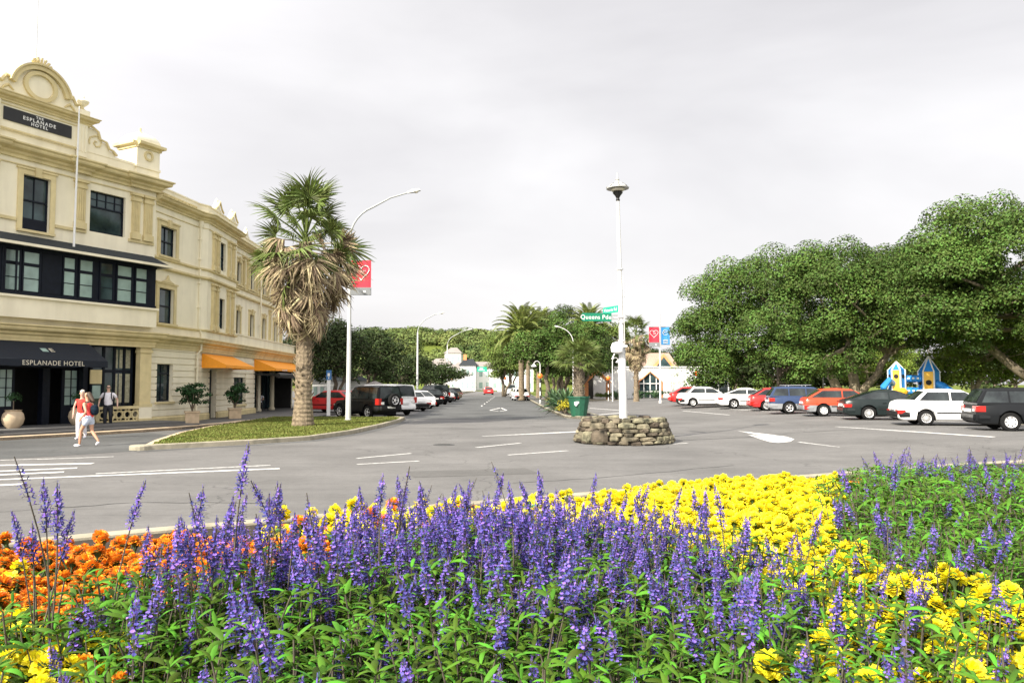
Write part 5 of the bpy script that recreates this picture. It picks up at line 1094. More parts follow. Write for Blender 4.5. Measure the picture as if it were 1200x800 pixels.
gb = MB(); gc_ = (gx0 + gx1) / 2; gb.prism([(gc_ - 1.2, 3.85), (gc_ + 1.6, 3.85), (gc_ + .2, 5.5)], 2.3, 2.6); gb.build('gable', M['brick'], bd); gb = MB(); gb.prism([(gc_ - .75, 3.9), (gc_ + 1.15, 3.9), (gc_ + .2, 5.1)], 2.27, 2.3); gb.build('gable_window', M['glass'], bd)
pc = thing('brick_porch', 'orange brick porch with a pointed archway left of the white building', 'porch', (at(700, 450, 90).x, 90, .13)); mb = MB()
for s_ in (-1, 1): mb.box(s_ * 1.5, s_ * 1.05, 0, .5, 0, 2.0); mb.prism([(s_ * 1.75, 1.9), (s_ * 1.3, 1.9), (0, 3.05), (0, 3.55)], -.1, .6)
mb.build('arch', M['brick'], pc); mb = MB(); mb.box(-1.2, 1.2, 3.0, 3.2, 0, 2.7); mb.build('back_wall', M['darkfloor'], pc)
def house(label, px0, px1, Y, z0, z1, zr, wallm='white', roofm='slate', cols=5, rows=1, hip=.3, chim=False):
    x0, x1 = P3(px0, px1, Y); cx_ = (x0 + x1) / 2; t = thing('house', label, 'building', (cx_, Y, z0)); a = x0 - cx_; b = x1 - cx_; H = z1 - z0
    mb = MB(); mb.box(a, b, 0, 10, -3, H); mb.build('wall', M[wallm], t); mb = MB(); e = .4; q = (b - a) * hip; zr -= z0
    mb.add([(a - e, -e, H), (b + e, -e, H), (b + e, 10 + e, H), (a - e, 10 + e, H), (a + q, 5, zr), (b - q, 5, zr)], [(0, 1, 5, 4), (1, 2, 5), (2, 3, 4, 5), (3, 0, 4), (0, 3, 2, 1)]); r_ = mb.build('roof', M[roofm], t)
    if chim: mb = MB(); mb.box(a + q * .8, a + q * .8 + .9, 4, 5, H, zr + 1.2); mb.build('chimney', M['brick'], r_)
    for j in range(rows):
        for k in range(cols):
            u = a + (b - a) * (k + .5) / cols; w_ = (b - a) / cols * .24; zz = H * (j + .25) / rows; mb = MB(); mb.box(u - w_, u + w_, -.05, .02, zz, zz + H / rows * .5); f = mb.build('window', M['blind'], t)
    return t
house('long white two storey shop building closing the end of the street', 527, 600, 215, 0, 6.4, 8.3, 'white', 'paleroof', cols=9, rows=2, hip=.12)
house('taller slate roofed block rising from the middle of the long shop building', 539, 557, 211, 0, 7.0, 9.0, 'white', 'slate', 3, 2, .2, True)
house('white shop building with pale gable right of the street end, behind trees', 583, 625, 200, 0, 6.2, 9.2, 'white', 'paleroof', 5, 2)
house('white house with red roof trim on the slope over the slate roofed building', 521, 540, 250, 7.5, 12.0, 14.0, 'white', 'paleroof', 3, 1)
house('white house low on the slope at the left end of the street', 500, 530, 232, 2, 7.6, 9.8, 'white', 'paleroof', 4, 2)
house('cream house high among the trees left of the big round tree', 556, 566, 330, 12, 16, 18, 'white', 'terracotta', 3, 1)
house('small white house among hillside trees above the parked cars', 486, 500, 300, 10, 13.5, 15.5, 'cream', 'terracotta', 3, 1)
house('white house at the foot of the slope behind the left street trees', 470, 492, 260, 4, 8.5, 10.5, 'white', 'slate', 4, 1)
house('small white gabled shelter between the dark trees behind the four wheel drive', 418, 433, 58, .1, 1.5, 2.15, 'white', 'paleroof', 3, 1, .4)
house('long pale building behind the street trees at the end of the hotel', 366, 404, 66, .1, 2.2, 3.0, 'white', 'slate', 5, 1, .1)
for a_ in (('small white house high on the slope above the second street light', 500, 508, 340, 14, 17.5, 19.5), ('pale house half hidden by trees at the left of the slope', 452, 462, 330, 14, 18, 20), ('small pale house near the ridge at the right of the slope', 572, 580, 360, 13, 16.5, 18.5)): house(*a_, 'white', 'paleroof', 2, 1)
# green direction sign on a gantry post at the end of the street
p = at(565, 433, 150); t = thing('direction_sign', 'green direction board over the far end of the street', 'sign', (p.x, 150, .1)); mb = MB(); mb.box(-1.0, 1.0, -.03, .03, p.z - .5, p.z + .45); b_ = mb.build('board', M['gsign2'], t)
mb = MB(); mb.box(-.7, .5, -.04, -.03, p.z - .25, p.z - .1); mb.box(-.5, .2, -.04, -.03, p.z + .05, p.z + .2); mb.build('lettering_bars', M['white'], b_); mb = MB(); mb.tube([(1.2, .1, 0), (1.2, .1, p.z + .5)], .08, 8); mb.tube([(1.2, .1, p.z + .3), (-1, .1, p.z + .3)], .05, 6); mb.build('post', M['galv'], t)
# play tower
def hexroof(mb, c, r, z0, z1, mi=0):
    n = 6; vs_ = [(c[0] + r * math.cos(R(30 + 60 * k)), c[1] + r * math.sin(R(30 + 60 * k)), z0) for k in range(n)] + [(c[0], c[1], z1)]; mb.add(vs_, [(k, (k + 1) % n, n) for k in range(n)] + [tuple(range(n))[::-1]], mi)
pg = thing('play_tower', 'blue and yellow playground with two pointed towers and a blue slide', 'playground', (at(1068, 450, 50).x, 50, .36))
mb = MB(); wt = MB(); yl = MB(); dk = MB()
for cx_, r, zb, zt_, zp in ((-.95, .5, 1.15, 2.45, 3.0), (1.15, .62, .75, 2.35, 3.35)):
    for k in range(6):
        a0, a1_ = R(30 + 60 * k), R(90 + 60 * k); A_ = Vector((cx_ + r * math.cos(a0), r * math.sin(a0), 0)); B_ = Vector((cx_ + r * math.cos(a1_), r * math.sin(a1_), 0)); tgt = yl if k in (3,) else mb
        n_ = Vector((math.cos((a0 + a1_) / 2), math.sin((a0 + a1_) / 2), 0)) * .03
        tgt.quad((A_.x, A_.y, zb), (B_.x, B_.y, zb), (B_.x, B_.y, zt_), (A_.x, A_.y, zt_)); wt.tube([(A_.x, A_.y, 0), (A_.x, A_.y, zt_), (cx_, 0, zp)], .05, 6)
        C_ = (A_ + B_) / 2 + n_; h_ = (A_ - B_).normalized() * r * .28
        dk.add([(C_.x + h_.x * math.cos(R(q)), C_.y + h_.y * math.cos(R(q)), zb + .9 + r * .28 * math.sin(R(q))) for q in range(0, 360, 30)], [tuple(range(12))])
    hexroof(mb, (cx_, 0), r * 1.04, zt_ + .01, zp - .02)
    mb.lathe([(r * .95, zb - .06), (r * .95, zb)], 6, (cx_, 0, 0))
mb.tube([(-.5, 0, 1.9), (.6, 0, 1.9)], .22, 12); mb.tube([(-.5, 0, 1.1), (.6, 0, 1.1)], .24, 12); sl_ = [(1.4, -.35, 1.6), (1.6, -.8, 1.4), (1.9, -1.4, .95), (2.2, -2.0, .55), (2.4, -2.5, .35)]; mb.tube(sl_, .24, 12)
mb.tube([(-1.3, -.2, 1.6), (-1.7, -.6, 1.8), (-1.95, -.3, 1.4), (-1.7, .2, .8), (-2.0, -.3, .3)], .2, 10); mb.build('panel', M['pgblue'], pg, True); wt.build('frame', M['white'], pg, True)
yl.lathe([(.1, .9), (.36, .92), (.42, 1.1), (.2, 1.3), (0, 1.32)], 12, (-.9, -.45, 0)); yl.lathe([(.36, .1), (.4, .5), (.3, .7), (0, .7)], 12, (1.0, -.5, 0)); yl.build('yellow_panel', M['pgyellow'], pg); dk.build('porthole', M['dark'], pg)
mb = MB()
for x_ in (-.3, 0, .3):
    for z_ in (1.9, 1.12): mb.lathe([(.05, -.01), (.05, .01)], 8, (0, 0, 0)); 
mb.v = []; mb.f = []; mb.m = []
for x_ in (-.3, 0, .3):
    for z_ in (1.92, 1.12): mb.box(x_ - .06, x_ + .06, -.262, -.215, z_ - .06, z_ + .06)
mb.build('tube_window', M['white'], pg)

# ------------------------------------------------------------------ vehicles
def wheel_meshes(r, style):
    w_ = MB(); wd = .2; n = 28
    prof = [(r * .62, -wd / 2), (r * .9, -wd / 2), (r, -wd / 2 + .03), (r, wd / 2 - .03), (r * .9, wd / 2), (r * .62, wd / 2), (r * .62, -wd / 2)]
    vs_ = [(q * math.cos(2 * math.pi * j / n), y, q * math.sin(2 * math.pi * j / n)) for q, y in prof for j in range(n)]
    w_.add(vs_, [(i * n + j, (i + 1) * n + j, (i + 1) * n + (j + 1) % n, i * n + (j + 1) % n) for i in range(len(prof) - 1) for j in range(n)])
    w_.add([(r * .63 * math.cos(2 * math.pi * j / n), -.02, r * .63 * math.sin(2 * math.pi * j / n)) for j in range(n)], [tuple(range(n))], 1)
    rm = MB(); R_ = r * .63; y0 = -wd / 2 - .004
    ring = [(R_, y0 + .03), (R_ * .98, y0), (R_ * .86, y0 + .012), (R_ * .86, y0 + .05)]
    rm.add([(q * math.cos(2 * math.pi * j / n), y, q * math.sin(2 * math.pi * j / n)) for q, y in ring for j in range(n)], [(i * n + j, (i + 1) * n + j, (i + 1) * n + (j + 1) % n, i * n + (j + 1) % n) for i in range(3) for j in range(n)])
    hub = [(R_ * .3, y0 + .015), (R_ * .22, y0 - .006), (.001, y0 - .008)]; rm.add([(q * math.cos(2 * math.pi * j / n), y, q * math.sin(2 * math.pi * j / n)) for q, y in hub for j in range(n)], [(i * n + j, (i + 1) * n + j, (i + 1) * n + (j + 1) % n, i * n + (j + 1) % n) for i in range(2) for j in range(n)])
    k_ = {'spoke': 5, 'multi': 14, 'cap': 7}[style]; hw = {'spoke': .17, 'multi': .1, 'cap': .34}[style]
    for k in range(k_):
        a = 2 * math.pi * k / k_; ca, sa = math.cos(a), math.sin(a)
        def pt(rad, s_, y): return (rad * ca - s_ * sa, y, rad * sa + s_ * ca)
        rm.add([pt(R_ * .24, -R_ * hw * .5, y0 + .004), pt(R_ * .24, R_ * hw * .5, y0 + .004), pt(R_ * .9, R_ * hw * .8, y0 + .012), pt(R_ * .9, -R_ * hw * .8, y0 + .012)], [(0, 1, 2, 3)])
    return w_, rm
CARS = dict(
 sedan=dict(L=4.45, W=1.7, wb=2.6, ro=1.0, z0=.2, top=[(-2.2, .62), (-2.17, .9), (-1.95, .985), (-1.3, .99), (0, .93), (1.1, .9), (1.9, .78), (2.15, .62), (2.22, .5)], cab=(-1.62, -1.12, .12, .98), roof=1.385, belt=.93, r=.3),
 coupe=dict(L=4.4, W=1.72, wb=2.55, ro=1.0, z0=.2, top=[(-2.2, .6), (-2.15, .9), (-1.9, .97), (-1.2, .95), (0, .9), (1.1, .86), (1.9, .72), (2.15, .58), (2.2, .48)], cab=(-1.98, -.75, .05, .95), roof=1.33, belt=.9, r=.31),
 hatch=dict(L=4.3, W=1.7, wb=2.55, ro=.9, z0=.2, top=[(-2.12, .6), (-2.1, .9), (-1.95, .95), (-1.2, .93), (0, .9), (1.15, .87), (1.9, .74), (2.12, .6), (2.18, .48)], cab=(-2.02, -1.2, .12, 1.0), roof=1.37, belt=.9, r=.3),
 wagon=dict(L=4.55, W=1.72, wb=2.6, ro=1.05, z0=.22, top=[(-2.28, .6), (-2.27, .9), (-2.2, .96), (-1.2, .95), (0, .93), (1.1, .9), (1.95, .77), (2.2, .62), (2.27, .5)], cab=(-2.24, -1.92, .15, 1.0), roof=1.45, belt=.94, r=.32),
 suv=dict(L=4.3, W=1.75, wb=2.65, ro=.95, z0=.36, top=[(-2.12, .6), (-2.11, 1.0), (-2.08, 1.08), (-1.2, 1.07), (0, 1.06), (1.0, 1.05), (1.85, .98), (2.1, .8), (2.15, .6)], cab=(-2.1, -2.0, .2, .85), roof=1.78, belt=1.06, r=.37),
 van=dict(L=4.7, W=1.75, wb=2.7, ro=1.0, z0=.28, top=[(-2.34, .6), (-2.33, 1.0), (-2.32, 1.1), (-1, 1.1), (0, 1.1), (1.6, 1.08), (2.1, .98), (2.3, .75), (2.34, .5)], cab=(-2.32, -2.2, 1.25, 1.9), roof=1.85, belt=1.1, r=.33))
def make_car(kind, paint, label, cat='car', wheels='spoke', lower=None, rack=False, spare=False, group=None, name='parked_car'):
    c = CARS[kind]; L_, W, wb, ro, z0, roof, belt, r = (c[k] for k in ('L', 'W', 'wb', 'ro', 'z0', 'roof', 'belt', 'r')); H2 = L_ / 2; xr = -H2 + ro; xf = xr + wb; R_ = r + .05
    t = thing(name, label, cat, (0, 0, 0), 0, group)
    def topz(x): return interp(c['top'], x)
    n = 90; mb = MB(); rows = []
    for i in range(n + 1):
        x = -H2 + L_ * i / n; e = abs(x) / H2; w_ = W / 2 * (1 - .13 * max(0, (e - .55) / .45) ** 2.6); zb = z0 + .1 * max(0, (e - .88) / .12) ** 2
        for xc in (xr, xf):
            if abs(x - xc) < R_: zb = max(zb, r + math.sqrt(R_ ** 2 - (x - xc) ** 2) - .0)
        tz = topz(x); tz = max(tz, zb + .02); ms = min(tz - .04, max(zb + .02, .55)); sh = .02 if .3 < e < .99 else 0
        rows.append([(x, w_ * .9, zb - .0), (x, w_, min(zb + .05, tz - .03)), (x, w_ + .012, ms), (x, w_ - .012, max(ms + .005, tz - .09)), (x, w_ - .07, tz - .01), (x, w_ * .55, tz + .012), (x, 0, tz + .018)])
    q = len(rows[0]); vs_ = []
    for rw in rows: vs_ += rw + [(a, -b, d) for a, b, d in rw[-2::-1]]
    m_ = 2 * q - 1; fs = [(i * m_ + j, i * m_ + j + 1, (i + 1) * m_ + j + 1, (i + 1) * m_ + j) for i in range(n) for j in range(m_ - 1)] + [tuple(range(m_)), tuple(n * m_ + j for j in range(m_))[::-1]]
    fm = [0] * len(fs)
    if lower:
        for i in range(n):
            for j in (0, 1, m_ - 3, m_ - 2): fm[i * (m_ - 1) + j] = 1
    o = len(mb.v); mb.v += vs_; mb.f += fs; mb.m += fm
    # greenhouse
    a, b, d, e_ = c['cab']; wb_ = W / 2 - .055; kk = (.17 if kind not in ('van', 'suv') else .12) / (roof - belt)
    def hw(z): return wb_ - (z - belt) * kk
    def ctop(x):
        if x < b: return belt + (roof - belt) * ((x - a) / (b - a)) ** .85
        if x > d: return belt + (roof - belt) * ((e_ - x) / (e_ - d)) ** .9
        tt = (x - b) / (d - b); return roof + .035 * math.sin(math.pi * tt) - .0
    xs_ = [a + .001] + [a + (b - a) * k / 6 for k in range(1, 6)] + [b + (d - b) * k / 8 for k in range(9)] + [d + (e_ - d) * k / 6 for k in range(1, 6)] + [e_ - .001]
    vs_ = []
    for x in xs_:
        z = max(ctop(x), belt + .012); zl = min(belt - .03, topz(x) - .02); vs_ += [(x, hw(belt) , zl), (x, hw(belt), belt), (x, hw(z - .05) if z - .05 > belt else hw(belt), max(belt, z - .05)), (x, hw(z) - .05, z), (x, 0, z + .022), (x, -hw(z) + .05, z), (x, -(hw(z - .05) if z - .05 > belt else hw(belt)), max(belt, z - .05)), (x, -hw(belt), belt), (x, -hw(belt), zl)]
    mb.add(vs_, [(i * 9 + j, i * 9 + j + 1, (i + 1) * 9 + j + 1, (i + 1) * 9 + j) for i in range(len(xs_) - 1) for j in range(8)] + [tuple(range(9)), tuple((len(xs_) - 1) * 9 + j for j in range(9))[::-1]], 0)
    body = mb.build('body', [M[paint], M[lower or paint]], t, True, 32)
    un = MB(); un.box(-H2 + .15, H2 - .15, -W / 2 + .2, W / 2 - .2, z0 + .02, .62); un.box(xr - R_ - .02, xr + R_ + .02, -W / 2 + .1, W / 2 - .1, z0 + .06, r + R_ + .02) if False else None
    for xc in (xr, xf): un.box(xc - R_ + .02, xc + R_ - .02, -W / 2 + .16, W / 2 - .16, .2, r + R_ - .04)
    un.build('underbody', M['plastic'], t)
    # glass
    def slopex_r(z): return a + (b - a) * max(0, min(1, (z - belt) / (roof - belt))) ** (1 / .85)
    def slopex_f(z): return e_ - (e_ - d) * max(0, min(1, (z - belt) / (roof - belt))) ** (1 / .9)
    zl, zh = belt + .045, roof - .075
    pill = [(-.32 if kind != 'van' else .55)]
    xs2 = [slopex_r(zl) + .14, slopex_r(zh) + .1, slopex_f(zh) - .04, slopex_f(zl) - .16]
    cuts = pill + ([-1.22] if kind in ('wagon', 'suv', 'van') else [])
    cuts = sorted(cuts); segs = []; prev = None
    for s_ in (-1, 1):
        edges = [None] + cuts + [None]
        for k in range(len(edges) - 1):
            lo = edges[k]; hi = edges[k + 1]
            xa_l, xa_h = (xs2[0], xs2[1]) if lo is None else (lo + .03, lo + .03); xb_l, xb_h = (xs2[3], xs2[2]) if hi is None else (hi - .03, hi - .03)
            g = MB(); y = lambda z: s_ * (hw(z) + .005)
            pts = [(xa_l, y(zl), zl), (xb_l, y(zl), zl), (xb_h, y(zh), zh), (xa_h, y(zh), zh)]
            if xb_h - xa_h < .05: pts = pts[:3]
            P2 = pts if s_ < 0 else pts[::-1]; g.add(P2, [tuple(range(len(P2)))]); g.build('side_window', M['carglass'], t)
    for nm, f1, sg in (('rear_window', slopex_r, -1), ('windscreen', slopex_f, 1)):
        g = MB(); cols_ = []; nseg = 4
        za, zb_ = belt + .05, roof - .06
        for k in range(nseg + 1):
            z = za + (zb_ - za) * k / nseg; x = f1(z) + sg * .014; cols_.append([(x, -(hw(z) - .1), z + .01), (x + sg * .012, 0, z + .03), (x, hw(z) - .1, z + .01)])
        vs_ = [v for rw in cols_ for v in rw]; g.add(vs_, [(3 * k + j, 3 * k + j + 1, 3 * k + 4 + j, 3 * k + 3 + j) if sg > 0 else (3 * k + j + 1, 3 * k + j, 3 * k + 3 + j, 3 * k + 4 + j) for k in range(nseg) for j in range(2)]); g.build(nm, M['carglass'], t, True)
    # bumpers, lamps, trim
    def wat(x): e = abs(x) / H2; return W / 2 * (1 - .13 * max(0, (e - .55) / .45) ** 2.6)
    for sg, nm in ((-1, 'rear_bumper'), (1, 'front_bumper')):
        g = MB(); P = [(sg * (H2 - .42), -wat(H2 - .42) - .005), (sg * (H2 - .1), -wat(H2 - .1) - .03), (sg * (H2 + .05), -wat(H2) + .1), (sg * (H2 + .06), wat(H2) - .1), (sg * (H2 - .1), wat(H2 - .1) + .03), (sg * (H2 - .42), wat(H2 - .42) + .005)]
        if sg < 0: P = P[::-1]
        zb = z0 + .12; g.sweep(P[::1], [(-.1, zb), (.0, zb), (.02, zb + .1), (.0, zb + .22), (-.1, zb + .24)]); g.build(nm, M['plastic' if lower is None and kind in ('sedan', 'suv') else (lower or paint)], t)
    zt = topz(-H2 + .03) - .06; zt = 1.12 if kind in ('suv', 'van') else zt
    for s_ in (-1, 1):
        g = MB(); wv = wat(H2); hz = .34 if kind in ('suv', 'van') else .2 if kind in ('wagon', 'hatch') else .15
        g.box(-H2 - .012, -H2 + .3, s_ * (wat(H2 - .3) + .006), s_ * (wv - (.12 if kind in ('suv', 'van') else .3)), zt - hz, zt); 
        tl = g.build('tail_light', M['redlamp'], t); g = MB(); g.box(-H2 - .018, -H2 + .05, s_ * (wv - .3), s_ * (wv - .1), zt - hz * .95, zt - hz * .55); g.build('reversing_lens', M['white'], tl)
        g = MB(); zf = topz(H2 - .12) - .04; g.box(H2 - .25, H2 - .005, s_ * (wv + .0), s_ * (wv - .38), zf - .16, zf - .02); g.build('headlight', M['lampglass'], t)
        g = MB(); g.box(.62, .74, s_ * (W / 2 - .04), s_ * (W / 2 + .14), belt + .0, belt + .13); g.build('wing_mirror', M[paint], t)
        g = MB(); y_ = s_ * (W / 2 + .013)
        for xh in (-.62, .28): g.box(xh, xh + .16, y_ - s_ * .015, y_ + s_ * .012, belt - .14, belt - .115)
        g.build('door_handle', M['plastic' if kind != 'coupe' else paint], t)
        g = MB(); g.box(xr + R_ + .03, xf - R_ - .03, s_ * (W / 2 + .001), s_ * (W / 2 + .026), .48, .53); g.build('side_moulding', M['plastic'], t)
        g = MB()
        for xh in (-.34, .86): g.box(xh, xh + .012, s_ * (W / 2 - .02), s_ * (W / 2 + .0145), .5 if xh < 0 else .42, belt - .06)
        g.build('door_seam', M['dark'], t)
    g = MB(); g.box(-H2 - .075, -H2 - .0, -.26, .26, z0 + .42 - (.2 if kind == 'suv' else 0), z0 + .53 - (.2 if kind == 'suv' else 0)); g.build('number_plate', M['plate'], t)
    wm, rm = wheel_meshes(r, wheels); wo = None
    for xc in (xr, xf):
        for s_ in (-1, 1):
            if wo is None: wo = wm.build('wheel', [M['tyre'], M['dark']], t, True); ro_ = rm.build('rim', M['rim'], wo, True); w1 = wo
            else:
                w1 = link('wheel', wo.data, t); q1 = link('rim', ro_.data, w1)
            w1.location = (xc, s_ * (W / 2 - .1), r); w1.rotation_euler = (0, 0, 0 if s_ < 0 else math.pi)
    if rack:
        g = MB()
        for s_ in (-1, 1): g.tube([(-1.5, s_ * .5, roof + .1), (.0, s_ * .5, roof + .12)], .02, 6)
        for x in (-1.2, -.3): g.tube([(x, -.5, roof + .04), (x, -.5, roof + .12), (x, .5, roof + .12), (x, .5, roof + .04)], .018, 6)
        g.build('roof_rack', M['chrome'], t)
    if spare:
        s1 = link('spare_wheel', wo.data, t); s1.location = (-H2 - .14, -.12, 1.02); s1.rotation_euler = (0, 0, R(-90)); q1 = link('rim', ro_.data, s1)
    t['_c'] = 0; del t['_c']; return t, xr, W
def place_right(spec, px, py, hdg, zr=.28):
    t, xr, W = spec; gx_, gy = G(px, py, zr); h = R(hdg); c, s_ = math.cos(h), math.sin(h); lx, ly = xr, -W / 2 + .1
    t.location = (gx_ - (c * lx - s_ * ly), gy - (s_ * lx + c * ly), zr); t.rotation_euler = (0, 0, h)
place_right(make_car('wagon', 'pblack', 'black estate car at the right edge, nearest of the parked row', wheels='cap'), 1184, 505, -14)
place_right(make_car('sedan', 'pwhite', 'white three box saloon between the black estate and the dark hatchback', wheels='multi'), 1085, 498.5, -12)
place_right(make_car('coupe', 'pdark', 'dark green-black sloping hatchback next to the white saloon', wheels='multi'), 1018, 492, -12)
place_right(make_car('hatch', 'porange', 'orange red hatchback with grey lower body, right of the blue wagon', wheels='cap', lower='pgrey'), 965, 487.5, -10)
place_right(make_car('wagon', 'pblue', 'dark blue estate with grey lower body and roof rack', wheels='spoke', lower='pgrey', rack=True), 925, 484.5, -10)
place_right(make_car('hatch', 'pred', 'small bright red car mostly hidden behind the blue estate', wheels='cap'), 898, 481, -8)
place_right(make_car('coupe', 'pwhite', 'white low coupe with black sills, second white car from the left', wheels='spoke'), 860, 478.3, -8)
place_right(make_car('sedan', 'pwhite', 'leftmost white saloon overlapping a red car', wheels='multi'), 812, 476.3, -6)
place_right(make_car('hatch', 'pred', 'red car at the far left of the row, its tail showing past the white saloon', wheels='cap'), 800, 474, -4)
place_right(make_car('suv', 'pdark', 'dark car parked far behind the first white cars, only its roof showing'), 840, 466.5, 20)
def place_left(spec, x, y, hdg, z=0.): t = spec[0]; t.location = (x, y, z); t.rotation_euler = (0, 0, R(hdg))
place_left(make_car('suv', 'pblack', 'black four wheel drive with a spare wheel on its tail, nose to the left kerb', wheels='spoke', spare=True), -8.2, 43.6, 137)
GL = 'cars angle parked along the left kerb'
place_left(make_car('van', 'pwhite', 'white high roofed people carrier directly behind the black four wheel drive', wheels='cap', group=GL), -8.0, 48.2, 132)
place_left(make_car('sedan', 'pwhite', 'white saloon with dark rear window beyond the people carrier', group=GL), -7.7, 55.5, 128)
place_left(make_car('hatch', 'pwhite', 'second white car, just beyond the white saloon', group=GL), -7.7, 60.3, 126)
place_left(make_car('wagon', 'pblack', 'black estate beyond the two white cars on the left', group=GL), -7.7, 66, 126)
place_left(make_car('suv', 'pdark', 'dark four wheel drive with spare wheel farther along the left kerb', spare=True, group=GL), -7.6, 72.5, 124)
place_left(make_car('sedan', 'psilver', 'silver saloon at the far part of the left row', group=GL), -7.7, 80, 124)
place_left(make_car('hatch', 'pdark', 'dark hatchback behind the silver saloon on the left', group=GL), -7.8, 87, 124)
place_left(make_car('wagon', 'ptan', 'pale brown estate near the far end of the left row', group=GL), -7.9, 95, 122)
place_left(make_car('hatch', 'pred', 'small red car showing left of the tall street light', group=GL), -11.6, 49.5, 150, .1)
place_left(make_car('van', 'pwhite', 'white van facing us at the far end of the street', 'van', 'cap', name='van'), 1.0 - 1.4, 128, -80); place_left(make_car('hatch', 'pred', 'small red car driving at the far end of the street', name='car'), -4.3, 140, 95)
place_left(make_car('sedan', 'pwhite', 'white car parked under the date palms on the right kerb'), .95, 90, 96); place_left(make_car('hatch', 'psilver', 'silver car parked on the far right kerb'), .7, 104, 96)
place_left(make_car('sedan', 'pgrey', 'grey car farthest along the right kerb'), .6, 118, 96)
# ------------------------------------------------------------------ people
def skin(name, chains, m, sub=1, root=0):
    """chains: list of [(pos, radius or (rx,ry)), ...]; the same key string joins chains"""
    vs_ = []; rd = []; ed = []; key = {}
    for ch in chains:
        prev = None
        for it in ch:
            if isinstance(it, str): i = key[it]
            else:
                p, r = it[0], it[1]; vs_.append(tuple(p)); rd.append(r if hasattr(r, '__len__') else (r, r)); i = len(vs_) - 1
                if len(it) > 2: key[it[2]] = i
            if prev is not None: ed.append((prev, i))
            prev = i
    me = bpy.data.meshes.new(name); me.from_pydata(vs_, ed, []); me.update(); o = bpy.data.objects.new(name, me); col.objects.link(o)
    o.modifiers.new('s', 'SKIN'); sv = me.skin_vertices[0].data
    for i, r in enumerate(rd): sv[i].radius = r; sv[i].use_root = (i == root)
    o.modifiers['s'].use_smooth_shade = True
    q = o.modifiers.new('b', 'SUBSURF'); q.levels = sub; q.render_levels = sub
    bpy.context.view_layer.update(); m2 = bpy.data.meshes.new_from_object(o.evaluated_get(bpy.context.evaluated_depsgraph_get()))
    bpy.data.objects.remove(o); m2.name = name; m2.materials.clear(); m2.materials.append(m)
    for p in m2.polygons: p.use_smooth = True; p.material_index = 0
    return m2
def V3(*a): return Vector(a)
